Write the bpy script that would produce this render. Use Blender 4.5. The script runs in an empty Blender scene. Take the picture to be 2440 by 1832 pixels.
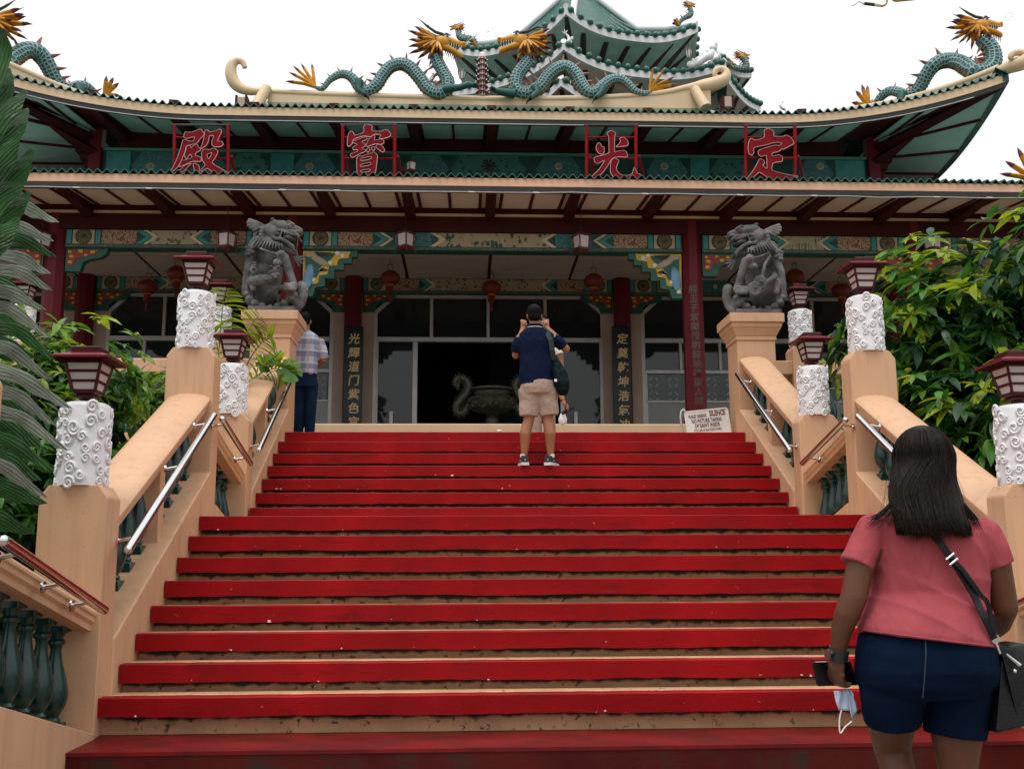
import bpy, bmesh, math, random
from math import radians, sin, cos, pi, sqrt, atan2
from mathutils import Vector, Matrix, Quaternion
from mathutils.geometry import tessellate_polygon

scene = bpy.context.scene
COL = scene.collection
random.seed(7)

# ------------------------------------------------------------------ camera
EYE = 1.15
FOC, PITCH, YAW, ROLL = 2450.0, 0.1696, 0.0441, -0.0045
def cam_axes():
    f = Vector((sin(YAW)*cos(PITCH), cos(YAW)*cos(PITCH), sin(PITCH)))
    r = Vector((cos(YAW), -sin(YAW), 0))
    u = r.cross(f)
    return r*cos(ROLL)+u*sin(ROLL), u*cos(ROLL)-r*sin(ROLL), f
CR, CU, CF = cam_axes()
cam_data = bpy.data.cameras.new('camera')
cam = bpy.data.objects.new('camera', cam_data)
COL.objects.link(cam)
cam_data.sensor_width = 36.0
cam_data.lens = 36.0*FOC/2440.0
cam_data.clip_start = 0.05
cam_data.clip_end = 3000
mm = Matrix((CR, CU, -CF)).transposed().to_4x4()
mm.translation = Vector((0, 0, EYE))
cam.matrix_world = mm
scene.camera = cam
def ray(x, y):
    return CR*((x-1220)/FOC) - CU*((y-916)/FOC) + CF
def at(x, y, Y):
    d = ray(x, y); q = d*(Y/d.y); q.z += EYE
    return q

# ------------------------------------------------------------------ sky, sun, exposure
SUN_ELEV, SUN_AZ = radians(70), radians(205)     # azimuth measured from +Y clockwise
world = bpy.data.worlds.new('World'); scene.world = world
world.use_nodes = True
wn = world.node_tree.nodes; wl = world.node_tree.links
bg = wn['Background']
skyt = wn.new('ShaderNodeTexSky'); skyt.sky_type = 'NISHITA'; skyt.sun_disc = False
skyt.sun_elevation = SUN_ELEV; skyt.sun_rotation = SUN_AZ
skyt.air_density = 2.0; skyt.dust_density = 6.0
hsv = wn.new('ShaderNodeHueSaturation'); hsv.inputs['Saturation'].default_value = 0.12
mixs = wn.new('ShaderNodeMix'); mixs.data_type = 'RGBA'
mixs.inputs[0].default_value = 0.86                         # closed cloud cover
mixs.inputs[7].default_value = (8.6, 8.7, 8.8, 1)
wl.new(skyt.outputs[0], hsv.inputs['Color'])
wl.new(hsv.outputs[0], mixs.inputs[6])
# overcast luminance: brightest overhead, falling to about two fifths at the horizon
geo_ = wn.new('ShaderNodeTexCoord'); sep_ = wn.new('ShaderNodeSeparateXYZ'); wl.new(geo_.outputs['Generated'], sep_.inputs[0])
mr_ = wn.new('ShaderNodeMapRange'); mr_.inputs[1].default_value = 0; mr_.inputs[2].default_value = 1; mr_.inputs[3].default_value = .46; mr_.inputs[4].default_value = 1.0
wl.new(sep_.outputs['Z'], mr_.inputs[0])
vm_ = wn.new('ShaderNodeVectorMath'); vm_.operation = 'SCALE'
wl.new(mixs.outputs[2], vm_.inputs[0]); wl.new(mr_.outputs[0], vm_.inputs['Scale'])
wl.new(vm_.outputs[0], bg.inputs['Color'])
bg.inputs['Strength'].default_value = 0.15
sl = bpy.data.lights.new('sun', 'SUN'); sl.energy = 1.0; sl.angle = radians(25); sl.color = (1, .97, .93)
sun = bpy.data.objects.new('sun', sl); COL.objects.link(sun)
sd = Vector((sin(SUN_AZ)*cos(SUN_ELEV), cos(SUN_AZ)*cos(SUN_ELEV), sin(SUN_ELEV)))
sun.rotation_euler = sd.to_track_quat('Z', 'Y').to_euler()
sun.location = sd*60
vs = scene.view_settings
vs.view_transform = 'Standard'; vs.look = 'None'; vs.exposure = 0.4; vs.gamma = 1.0
vs.use_curve_mapping = False
scene.cycles.max_bounces = 6; scene.cycles.diffuse_bounces = 3; scene.cycles.glossy_bounces = 3
scene.cycles.transparent_max_bounces = 6
scene.cycles.use_denoising = True

# ------------------------------------------------------------------ materials
MATS = {}
def mat(name, col, rough=.55, metal=0., var=.12, vs=5., bump=.0, bs=60., spec=.5, col2=None, c2s=8., c2t=.55, c2w=.1, coat=0.,
        trans=0., stretch=None, sub=0.):
    """procedural principled paint: base colour with broad noise variation, optional second colour patches, fine bump"""
    if name in MATS: return MATS[name]
    m = bpy.data.materials.new(name); m.use_nodes = True
    nt = m.node_tree; n = nt.nodes; l = nt.links
    b = n['Principled BSDF']
    b.inputs['Roughness'].default_value = rough; b.inputs['Metallic'].default_value = metal
    b.inputs['Specular IOR Level'].default_value = spec
    if coat: b.inputs['Coat Weight'].default_value = coat; b.inputs['Coat Roughness'].default_value = .12
    if trans: b.inputs['Transmission Weight'].default_value = trans
    tc = n.new('ShaderNodeTexCoord'); src = tc.outputs['Object']
    if stretch:
        mp = n.new('ShaderNodeMapping'); mp.inputs['Scale'].default_value = stretch
        l.new(src, mp.inputs[0]); src = mp.outputs[0]
    def noise(s, det=4):
        t = n.new('ShaderNodeTexNoise'); t.inputs['Scale'].default_value = s; t.inputs['Detail'].default_value = det
        l.new(src, t.inputs['Vector']); return t.outputs['Fac']
    def ramp(fac, a, bb, ca, cb):
        r = n.new('ShaderNodeValToRGB'); r.color_ramp.elements[0].position = a; r.color_ramp.elements[1].position = bb
        r.color_ramp.elements[0].color = ca; r.color_ramp.elements[1].color = cb
        l.new(fac, r.inputs[0]); return r.outputs[0]
    c = tuple(col)+(1,)
    lo = tuple(max(0, x*(1-var)) for x in col)+(1,); hi = tuple(min(1, x*(1+var)) for x in col)+(1,)
    out = ramp(noise(vs), .32, .68, lo, hi)
    if col2:
        f = ramp(noise(c2s, 6), c2t-c2w, c2t+c2w, (0, 0, 0, 1), (1, 1, 1, 1))
        mx = n.new('ShaderNodeMix'); mx.data_type = 'RGBA'
        l.new(f, mx.inputs[0]); l.new(out, mx.inputs[6]); mx.inputs[7].default_value = tuple(col2)+(1,)
        out = mx.outputs[2]
    l.new(out, b.inputs['Base Color'])
    rr = n.new('ShaderNodeMapRange'); rr.inputs[3].default_value = max(.02, rough-.08); rr.inputs[4].default_value = min(1, rough+.1)
    l.new(noise(vs*2.3), rr.inputs[0]); l.new(rr.outputs[0], b.inputs['Roughness'])
    if bump:
        bp = n.new('ShaderNodeBump'); bp.inputs['Strength'].default_value = bump; bp.inputs['Distance'].default_value = .01
        l.new(noise(bs, 5), bp.inputs['Height']); l.new(bp.outputs[0], b.inputs['Normal'])
    if sub: b.inputs['Subsurface Weight'].default_value = sub; b.inputs['Subsurface Radius'].default_value = (.02, .008, .004)
    MATS[name] = m
    return m

# ------------------------------------------------------------------ mesh helpers
class MB:
    def __init__(s): s.v = []; s.f = []; s.uv = {}
    def add(s, vs, fs):
        o = len(s.v); s.v += [tuple(p) for p in vs]; s.f += [tuple(i+o for i in f) for f in fs]; return s
    def box(s, x0, x1, y0, y1, z0, z1):
        return s.add([(x0,y0,z0),(x1,y0,z0),(x1,y1,z0),(x0,y1,z0),(x0,y0,z1),(x1,y0,z1),(x1,y1,z1),(x0,y1,z1)],
                     [(0,3,2,1),(4,5,6,7),(0,1,5,4),(1,2,6,5),(2,3,7,6),(3,0,4,7)])
    def cbox(s, x0, x1, y0, y1, z0, z1, c):
        """box with chamfered edges (c) all round"""
        a = []
        for (xx, yy, zz) in ((0,0,0),(1,0,0),(1,1,0),(0,1,0),(0,0,1),(1,0,1),(1,1,1),(0,1,1)):
            X = (x0, x1)[xx]; Y = (y0, y1)[yy]; Z = (z0, z1)[zz]
            sx, sy, sz = (1, -1)[xx]*c, (1, -1)[yy]*c, (1, -1)[zz]*c
            a += [(X, Y+sy, Z+sz), (X+sx, Y, Z+sz), (X+sx, Y+sy, Z)]
        bm = bmesh.new()
        for p in a: bm.verts.new(p)
        r = bmesh.ops.convex_hull(bm, input=bm.verts)
        bm.verts.ensure_lookup_table(); bm.verts.index_update()
        vs = [v.co.copy() for v in bm.verts]; fs = [[v.index for v in f.verts] for f in bm.faces]
        bm.free(); return s.add(vs, fs)
    def hull(s, pts):
        bm = bmesh.new()
        for p in pts: bm.verts.new(p)
        bmesh.ops.convex_hull(bm, input=bm.verts)
        keep = [v for v in bm.verts if v.link_faces]
        ix = {v: i for i, v in enumerate(keep)}
        vs = [v.co.copy() for v in keep]; fs = [[ix[v] for v in f.verts] for f in bm.faces]
        bm.free(); return s.add(vs, fs)
    def prism(s, poly, axis, a, b):
        """polygon (2-D list, CCW seen along +axis) extruded from a to b along axis 'x','y','z'"""
        n = len(poly)
        def P(p, t):
            if axis == 'x': return (t, p[0], p[1])
            if axis == 'y': return (p[0], t, p[1])
            return (p[0], p[1], t)
        vs = [P(p, a) for p in poly]+[P(p, b) for p in poly]
        tri = tessellate_polygon([[Vector((p[0], p[1], 0)) for p in poly]])
        fs = [tuple(t) for t in tri]+[tuple(i+n for i in reversed(t)) for t in tri]
        fs += [(i, (i+1) % n, (i+1) % n+n, i+n) for i in range(n)]
        return s.add(vs, fs)
    def tube(s, pts, rad, seg=8, cap=True, ref=None, flat=1.0):
        pts = [Vector(p) for p in pts]; n = len(pts)
        if not hasattr(rad, '__len__'): rad = [rad]*n
        T = []
        for i in range(n):
            d = pts[min(i+1, n-1)]-pts[max(i-1, 0)]; T.append(d.normalized() if d.length > 1e-9 else Vector((0,0,1)))
        ref = Vector(ref) if ref else (Vector((0,0,1)) if abs(T[0].z) < .9 else Vector((0,1,0)))
        U = (ref-T[0]*ref.dot(T[0])).normalized()
        vs = []; fs = []
        for i in range(n):
            U = (U-T[i]*U.dot(T[i]));
            U = U.normalized() if U.length > 1e-6 else T[i].orthogonal().normalized()
            B = T[i].cross(U)
            for k in range(seg):
                a = 2*pi*k/seg
                vs.append(pts[i]+(U*cos(a)+B*sin(a)*flat)*rad[i])
        for i in range(n-1):
            for k in range(seg):
                k2 = (k+1) % seg
                fs.append((i*seg+k, i*seg+k2, (i+1)*seg+k2, (i+1)*seg+k))
        if cap:
            fs.append(tuple(reversed(range(seg)))); fs.append(tuple((n-1)*seg+k for k in range(seg)))
        return s.add(vs, fs)
    def lathe(s, prof, c=(0,0,0), seg=16, axis='z'):
        """prof: list of (radius, height)"""
        vs = []; fs = []; n = len(prof)
        for r, h in prof:
            for k in range(seg):
                a = 2*pi*k/seg
                p = (r*cos(a), r*sin(a), h)
                if axis == 'y': p = (p[0], p[2], p[1])
                vs.append((p[0]+c[0], p[1]+c[1], p[2]+c[2]))
        for i in range(n-1):
            for k in range(seg):
                k2 = (k+1) % seg; fs.append((i*seg+k, i*seg+k2, (i+1)*seg+k2, (i+1)*seg+k))
        fs.append(tuple(reversed(range(seg)))); fs.append(tuple((n-1)*seg+k for k in range(seg)))
        return s.add(vs, fs)
    def ell(s, c, r, seg=12, rings=8, rot=None):
        vs = []; fs = []
        if not hasattr(r, '__len__'): r = (r, r, r)
        for i in range(rings+1):
            t = pi*i/rings
            for k in range(seg):
                a = 2*pi*k/seg
                p = Vector((r[0]*sin(t)*cos(a), r[1]*sin(t)*sin(a), r[2]*cos(t)))
                if rot is not None: p = rot @ p
                vs.append(Vector(c)+p)
        for i in range(rings):
            for k in range(seg):
                k2 = (k+1) % seg; fs.append((i*seg+k, (i+1)*seg+k, (i+1)*seg+k2, i*seg+k2))
        return s.add(vs, fs)
    def rings(s, rr, cap=True):
        """loft a list of equal-length closed rings of points"""
        n = len(rr[0]); vs = [p for r in rr for p in r]; fs = []
        for i in range(len(rr)-1):
            for k in range(n):
                k2 = (k+1) % n; fs.append((i*n+k, i*n+k2, (i+1)*n+k2, (i+1)*n+k))
        if cap: fs += [tuple(reversed(range(n))), tuple((len(rr)-1)*n+k for k in range(n))]
        return s.add(vs, fs)
    def cone(s, a, b, r, seg=6, flat=1., ref=None):
        return s.tube([a, b], [r, r*.04], seg, ref=ref, flat=flat)
    def xf(s, M, i0=0):
        s.v[i0:] = [tuple(M @ Vector(p)) for p in s.v[i0:]]; return s
    def merge(s, o): return s.add(o.v, o.f)

LOC = {}
def link(o, parent=None):
    COL.objects.link(o)
    if parent is not None: o.parent = parent
    return o
def wloc(o): return LOC.get(o.name, Vector((0,0,0)))
def thing(name, label, cat, loc=(0,0,0), group=None, rotz=0):
    o = bpy.data.objects.new(name, None); COL.objects.link(o)
    o.empty_display_size = .1
    o.location = loc; o.rotation_euler = (0, 0, rotz)
    o['label'] = label; o['category'] = cat
    if group: o['group'] = group
    LOC[o.name] = Vector(loc)
    return o
def tag(o, label, cat, group=None):
    o['label'] = label; o['category'] = cat
    if group: o['group'] = group
    return o
def mesh(name, mb, smooth=0):
    me = bpy.data.meshes.new(name)
    me.from_pydata(mb.v, [], mb.f)
    bm = bmesh.new(); bm.from_mesh(me)
    bmesh.ops.remove_doubles(bm, verts=bm.verts, dist=1e-6)
    bmesh.ops.recalc_face_normals(bm, faces=bm.faces)
    bm.to_mesh(me); bm.free()
    if smooth:
        for p in me.polygons: p.use_smooth = True
        if smooth < 180:
            try: me.set_sharp_from_angle(angle=radians(smooth))
            except Exception: pass
    return me
def obj(name, mb, m, parent=None, smooth=0, origin=None, local=False):
    """link the mesh; the builder's coordinates are world ones unless local"""
    off = Vector((0,0,0)) if local else (Vector(origin) if origin is not None else (wloc(parent) if parent else Vector((0,0,0))))
    if off.length:
        mb.v = [(p[0]-off.x, p[1]-off.y, p[2]-off.z) for p in mb.v]
    me = mesh(name, mb, smooth) if not isinstance(mb, bpy.types.Mesh) else mb
    if m is not None:
        ms = m if isinstance(m, (list, tuple)) else [m]
        for x in ms: me.materials.append(x)
    o = bpy.data.objects.new(name, me); link(o, parent)
    if origin is not None and not local:
        o.location = off-(wloc(parent) if parent else Vector((0,0,0))); LOC[o.name] = off
    else: LOC[o.name] = wloc(parent) if parent else Vector((0,0,0))
    return o
def inst(name, me, parent, loc, rot=(0,0,0), scale=None):
    """another object on existing mesh data, local to its parent"""
    o = bpy.data.objects.new(name, me); link(o, parent)
    o.location = loc; o.rotation_euler = rot
    if scale is not None: o.scale = scale if hasattr(scale, '__len__') else (scale,)*3
    LOC[o.name] = (wloc(parent) if parent else Vector((0,0,0)))+Vector(loc)
    return o
def copy_tree(o, parent=None, loc=None, rotz=None, label=None, scale=None):
    c = o.copy(); link(c, parent)
    if loc is not None: c.location = loc; LOC[c.name] = Vector(loc)
    if rotz is not None: c.rotation_euler = (0, 0, rotz)
    if scale is not None: c.scale = (scale,)*3
    if label: c['label'] = label
    for ch in list(o.children): copy_tree(ch, c)
    return c
def struct(o): o['kind'] = 'structure'; return o
def stuff(o): o['kind'] = 'stuff'; return o
def lerp(a, b, t): return a+(b-a)*t
def spline(pts, n):
    """Catmull-Rom through tuples of any length"""
    out = []; m = len(pts)
    for i in range(m-1):
        p0 = pts[max(i-1, 0)]; p1 = pts[i]; p2 = pts[i+1]; p3 = pts[min(i+2, m-1)]
        for k in range(n):
            t = k/n
            out.append(tuple(.5*(2*b+(c-a)*t+(2*a-5*b+4*c-d)*t*t+(3*b-a-3*c+d)*t**3) for a, b, c, d in zip(p0, p1, p2, p3)))
    out.append(tuple(pts[-1])); return out
def text_mesh(s, size=1., extrude=.004, bold=0., shear=0., align='CENTER', sx=1.):
    cu = bpy.data.curves.new('t', 'FONT'); cu.body = s; cu.size = size; cu.extrude = extrude; cu.offset = bold; cu.shear = shear
    cu.align_x = align; cu.align_y = 'CENTER'; cu.resolution_u = 2
    o = bpy.data.objects.new('t', cu); COL.objects.link(o)
    bpy.context.view_layer.update()
    me = bpy.data.meshes.new_from_object(o.evaluated_get(bpy.context.evaluated_depsgraph_get()))
    bpy.data.objects.remove(o); bpy.data.curves.remove(cu)
    # stand the letters up: local x right, z up, facing -y
    me.transform(Matrix.Rotation(radians(90), 4, 'X') @ Matrix.Diagonal((sx, 1, 1, 1)))
    return me
# ================================================================== palette
BEIGE = mat('beige_paint', (.60,.36,.215), .5, spec=.3, var=.06, vs=1.7, bump=.12, bs=90, col2=(.48,.28,.165), c2s=3.1, c2t=.74, c2w=.14)
def weather(m, layers):
    n = m.node_tree.nodes; l = m.node_tree.links; b_ = n['Principled BSDF']; prev = b_.inputs['Base Color'].links[0].from_socket
    geo = n.new('ShaderNodeNewGeometry')
    for sc, st, th, w, c, amt in layers:
        mp = n.new('ShaderNodeMapping'); mp.inputs['Scale'].default_value = st; l.new(geo.outputs['Position'], mp.inputs[0])
        t = n.new('ShaderNodeTexNoise'); t.inputs['Scale'].default_value = sc; t.inputs['Detail'].default_value = 5; l.new(mp.outputs[0], t.inputs['Vector'])
        r = n.new('ShaderNodeMapRange'); r.inputs[1].default_value = th-w; r.inputs[2].default_value = th+w; r.inputs[4].default_value = amt; l.new(t.outputs['Fac'], r.inputs[0])
        mx = n.new('ShaderNodeMix'); mx.data_type = 'RGBA'; l.new(r.outputs[0], mx.inputs[0]); l.new(prev, mx.inputs[6]); mx.inputs[7].default_value = c+(1,); prev = mx.outputs[2]
    l.new(prev, b_.inputs['Base Color'])
weather(BEIGE, [(4, (3,3,.35), .64, .12, (.34,.21,.135), .38), (45, (1,1,1), .72, .025, (.20,.13,.09), .5)])
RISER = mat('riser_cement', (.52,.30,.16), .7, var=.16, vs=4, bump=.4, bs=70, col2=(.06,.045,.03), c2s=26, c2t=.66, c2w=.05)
def mould_shade(m):
    # mouldy drip streaks plus the nosing's shadow line, painted in at each riser head
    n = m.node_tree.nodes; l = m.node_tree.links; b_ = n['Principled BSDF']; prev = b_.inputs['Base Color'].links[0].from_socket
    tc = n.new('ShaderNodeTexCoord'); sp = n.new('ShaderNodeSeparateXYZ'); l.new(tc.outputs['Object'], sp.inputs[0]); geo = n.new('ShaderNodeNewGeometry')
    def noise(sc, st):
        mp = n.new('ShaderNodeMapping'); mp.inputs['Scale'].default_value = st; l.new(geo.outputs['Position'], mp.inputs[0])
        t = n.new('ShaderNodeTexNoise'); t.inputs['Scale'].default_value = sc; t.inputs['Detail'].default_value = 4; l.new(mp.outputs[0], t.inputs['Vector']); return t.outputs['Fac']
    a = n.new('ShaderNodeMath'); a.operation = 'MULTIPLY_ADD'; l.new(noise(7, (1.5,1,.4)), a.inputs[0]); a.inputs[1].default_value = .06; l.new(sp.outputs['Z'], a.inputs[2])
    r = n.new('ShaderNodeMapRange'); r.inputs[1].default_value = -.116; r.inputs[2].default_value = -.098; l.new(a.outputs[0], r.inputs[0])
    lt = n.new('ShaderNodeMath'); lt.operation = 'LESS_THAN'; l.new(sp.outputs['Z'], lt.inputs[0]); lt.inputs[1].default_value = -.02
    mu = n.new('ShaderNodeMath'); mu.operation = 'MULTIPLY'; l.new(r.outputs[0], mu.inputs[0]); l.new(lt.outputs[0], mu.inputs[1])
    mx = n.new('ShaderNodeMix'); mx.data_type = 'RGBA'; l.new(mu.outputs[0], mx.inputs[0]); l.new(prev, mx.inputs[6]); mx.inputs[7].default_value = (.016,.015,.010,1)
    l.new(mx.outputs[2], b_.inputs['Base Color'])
mould_shade(RISER)
def red_step_mat():
    m = mat('red_step_paint', (.255,.0025,.005), .5, spec=.15, var=.24, vs=1.6, bump=.15, bs=55)
    nt = m.node_tree; n = nt.nodes; l = nt.links; b = n['Principled BSDF']
    src = b.inputs['Base Color'].links[0].from_socket
    geo = n.new('ShaderNodeNewGeometry')
    def layer(prev, sc, stretch, thr, w, colr, zlim=None):
        mp = n.new('ShaderNodeMapping'); mp.inputs['Scale'].default_value = stretch; l.new(geo.outputs['Position'], mp.inputs[0])
        t = n.new('ShaderNodeTexNoise'); t.inputs['Scale'].default_value = sc; t.inputs['Detail'].default_value = 3; l.new(mp.outputs[0], t.inputs['Vector'])
        r = n.new('ShaderNodeValToRGB'); r.color_ramp.elements[0].position = thr; r.color_ramp.elements[1].position = thr+w
        l.new(t.outputs['Fac'], r.inputs[0]); f = r.outputs[0]
        if zlim:
            tc = n.new('ShaderNodeTexCoord'); sp = n.new('ShaderNodeSeparateXYZ'); l.new(tc.outputs['Object'], sp.inputs[0])
            a = n.new('ShaderNodeMath'); a.operation = 'SUBTRACT'; l.new(sp.outputs['Z'], a.inputs[0]); a.inputs[1].default_value = zlim[0]
            ab = n.new('ShaderNodeMath'); ab.operation = 'ABSOLUTE'; l.new(a.outputs[0], ab.inputs[0])
            lt = n.new('ShaderNodeMath'); lt.operation = 'LESS_THAN'; l.new(ab.outputs[0], lt.inputs[0]); lt.inputs[1].default_value = zlim[1]
            mu = n.new('ShaderNodeMath'); mu.operation = 'MULTIPLY'; l.new(f, mu.inputs[0]); l.new(lt.outputs[0], mu.inputs[1]); f = mu.outputs[0]
        mx = n.new('ShaderNodeMix'); mx.data_type = 'RGBA'; l.new(f, mx.inputs[0]); l.new(prev, mx.inputs[6]); mx.inputs[7].default_value = colr+(1,)
        return mx.outputs[2]
    o = layer(src, 2.2, (1,1,5), .60, .14, (.17,.004,.007))                 # old darker coat showing through
    o = layer(o, 9, (1,1,30), .64, .05, (.10,.004,.006), (-.002,.012))      # scuffed line along the middle
    o = layer(o, 20, (1,1,2.0), .72, .02, (.5,.16,.15), (-.012,.012))     # pale scratches under it
    o = layer(o, 17, (1,1,1.2), .715, .008, (.75,.66,.6), (-.050,.010))      # chips along the lower lip
    o = layer(o, 13, (1,1,1.3), .785, .008, (.72,.6,.55))                      # a few chips anywhere
    l.new(o, b.inputs['Base Color'])
    return m
REDSTEP = red_step_mat()
MAROON = mat('maroon_step_paint', (.07,.006,.005), .6, spec=.15, var=.3, vs=2.5, bump=.2, bs=40, col2=(.03,.02,.014), c2s=5, c2t=.62, c2w=.1)
GREEN = mat('green_glaze', (.004,.038,.034), .22, var=.35, vs=9, spec=.5)
STEEL = mat('stainless_steel', (.62,.62,.63), .13, metal=1., var=.05)

# ================================================================== ground
g = MB(); g.box(-900,900,-300,1500,-.6,0)
GROUNDM = mat('paving_cement', (.20,.17,.14), .8, var=.25, vs=.8, bump=.3, bs=30)
struct(obj('ground', g, GROUNDM))
SOIL = mat('garden_soil', (.05,.035,.022), .95, var=.4, vs=3, bump=.8, bs=14)
for sx, nm in ((-1,'soil_bed'), (1,'soil_bed')):
    g = MB(); xs = (-14,-2.62) if sx < 0 else (3.79,15)
    nx, ny = 16, 14; pts = []
    for j in range(ny):
        y = lerp(4.2,13.3,j/(ny-1))
        for i in range(nx):
            x = lerp(xs[0],xs[1],i/(nx-1))
            z = .05+max(0,(y-5))*.24+.12*sin(x*2.1+y)+.08*sin(y*3.3-x)
            pts.append((x,y,min(z,2.3)))
    fs = [(j*nx+i,j*nx+i+1,(j+1)*nx+i+1,(j+1)*nx+i) for j in range(ny-1) for i in range(nx-1)]
    g.add(pts,fs); struct(obj(nm, g, SOIL, smooth=180))

# ================================================================== the staircase
XL, XR = -2.095, 3.262
RISE = .16; T1, T2 = .2776, .2868
stairs = bpy.data.objects.new('staircase', None); COL.objects.link(stairs); struct(stairs)
FH = .110; OV = .095
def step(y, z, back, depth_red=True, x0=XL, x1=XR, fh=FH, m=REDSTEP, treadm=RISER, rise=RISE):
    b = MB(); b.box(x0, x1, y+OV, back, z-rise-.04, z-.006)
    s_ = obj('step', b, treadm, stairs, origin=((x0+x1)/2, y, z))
    f = MB()
    # front lip with a slightly uneven, worn lower edge
    n = 70; rnd = random.Random(int(y*1000))
    top = []; bot = []
    for i in range(n+1):
        x = lerp(x0+.004, x1-.004, i/n)
        top.append((x, y+rnd.uniform(-.0015,.0015), z+rnd.uniform(-.0012,.0012)))
        bot.append((x, y+.003, z-fh+rnd.uniform(-.003,.004)+.003*sin(x*5+y*9)))
    vs = []
    for i in range(n+1):
        t = Vector(top[i]); b_ = Vector(bot[i])
        vs += [(t.x,t.y+.004,t.z), (t.x,t.y,t.z-.005), (b_.x,b_.y,b_.z), (b_.x,b_.y+OV+.01,b_.z+.004), (t.x,t.y+OV+.01,t.z)]
    fs = []
    for i in range(n):
        for k in range(5):
            k2 = (k+1) % 5; fs.append((i*5+k, i*5+k2, (i+1)*5+k2, (i+1)*5+k))
    fs += [(0,1,2,3,4), tuple(n*5+k for k in reversed(range(5)))]
    f.add(vs, fs)
    obj('red_nosing', f, m, s_, origin=((x0+x1)/2, y, z-fh/2))
    return s_
ZT = 1.4741+EYE; YT = 11.8774
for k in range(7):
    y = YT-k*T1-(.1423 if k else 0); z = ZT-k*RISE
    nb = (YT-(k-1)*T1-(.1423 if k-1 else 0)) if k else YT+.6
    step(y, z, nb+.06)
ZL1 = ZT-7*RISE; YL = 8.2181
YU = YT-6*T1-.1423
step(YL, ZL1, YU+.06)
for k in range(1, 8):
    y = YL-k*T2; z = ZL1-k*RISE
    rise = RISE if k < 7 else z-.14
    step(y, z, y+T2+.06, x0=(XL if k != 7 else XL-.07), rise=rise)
# lower landing: red painted floor and its dark maroon front (its edge runs slightly askew)
LZ = .168
FL = [(-4.6,5.73),(5.8,5.74)]
def lb(z0, z1, off, name, m, par, back=6.45):
    b = MB(); b.prism([(FL[0][0],FL[0][1]+off),(FL[1][0],FL[1][1]+off),(FL[1][0],back),(FL[0][0],back)], 'z', z0, z1); return obj(name, b, m, par, origin=(.6,5.5,LZ))
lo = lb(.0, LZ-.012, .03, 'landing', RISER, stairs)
lb(LZ-.02, LZ, .0, 'landing_floor', mat('red_floor_paint', (.15,.006,.006), .45, spec=.2, var=.35, vs=2, bump=.15, bs=40, col2=(.09,.006,.006), c2s=3, c2t=.55), lo, 6.3)
lb(.002, LZ-.021, .006, 'landing_front', MAROON, lo, 5.9)

# ================================================================== newels, curbs, copings, balusters
NW, ND = .40, .23
def newel(xi, side, y, z0, z1, label):
    """xi = inner face; side -1 left, +1 right"""
    x0, x1 = (xi-NW, xi) if side < 0 else (xi, xi+NW)
    c = .045
    poly = [(x0,z0),(x1,z0),(x1,z1-.07),(x1-.05,z1),(x0+.05,z1),(x0,z1-.07)]
    b = MB(); b.prism(poly, 'y', y, y+ND)
    o = obj('newel_post', b, BEIGE, origin=((x0+x1)/2, y+ND/2, z0)); tag(o, label, 'newel post', 'beige newel posts of the stairs')
    m = o.modifiers.new('b','BEVEL'); m.width = .012; m.segments = 2; m.limit_method = 'ANGLE'
    return o
LI, RI = -2.11, 3.28
for side, xi, w in ((-1, LI, 'left'), (1, RI, 'right')):
    newel(xi, side, 6.17, .0, 1.60, f'beige newel post at the foot of the lower flight on the {w}')
    newel(xi, side, 8.53, .2, 2.92, f'tall beige newel post at the top of the lower flight on the {w}')
    newel(xi, side, 9.96, .2, 2.565, f'short beige newel post at the foot of the upper flight on the {w}')
    newel(xi, side, 4.48, .0, 2.02, f'beige newel post at the picture\'s {w} edge, nearest the camera')

def baluster_mesh():
    b = MB()
    b.cbox(-.062,.062,-.062,.062,0,.06,.006)
    b.lathe([(.045,.06),(.05,.075),(.036,.09),(.05,.11),(.072,.15),(.080,.195),(.074,.24),(.056,.30),(.036,.37),(.029,.42),(.036,.44),(.048,.45),(.048,.465),(.034,.475),(.04,.49),(.05,.505)], seg=16)
    b.cbox(-.06,.06,-.06,.06,.505,.56,.006)
    me = mesh('baluster', b, 40); me.materials.append(GREEN); return me
BAL = baluster_mesh()
def coping(y0, z0, y1, z1, xc, w=.36, th=.15):
    """moulded handrail cap swept from (y0,z0) to (y1,z1); z is the crown height"""
    hw = w/2
    prof = [(-hw+.03,-th),(hw-.03,-th),(hw-.03,-th+.035),(hw-.012,-th+.05),(hw-.012,-th+.075),(hw,-th+.085),(hw,-.05)]
    for i in range(1,8):
        a = pi*i/8*1.0
        prof.append((hw*cos(a)*.98, -.05+.05*sin(a)))
    prof += [(-hw,-.05),(-hw,-th+.085),(-hw+.012,-th+.075),(-hw+.012,-th+.05),(-hw+.03,-th+.035)]
    b = MB(); r0 = [(xc+p[0], y0, z0+p[1]) for p in prof]; r1 = [(xc+p[0], y1, z1+p[1]) for p in prof]
    b.rings([r0, r1]); return b
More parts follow.
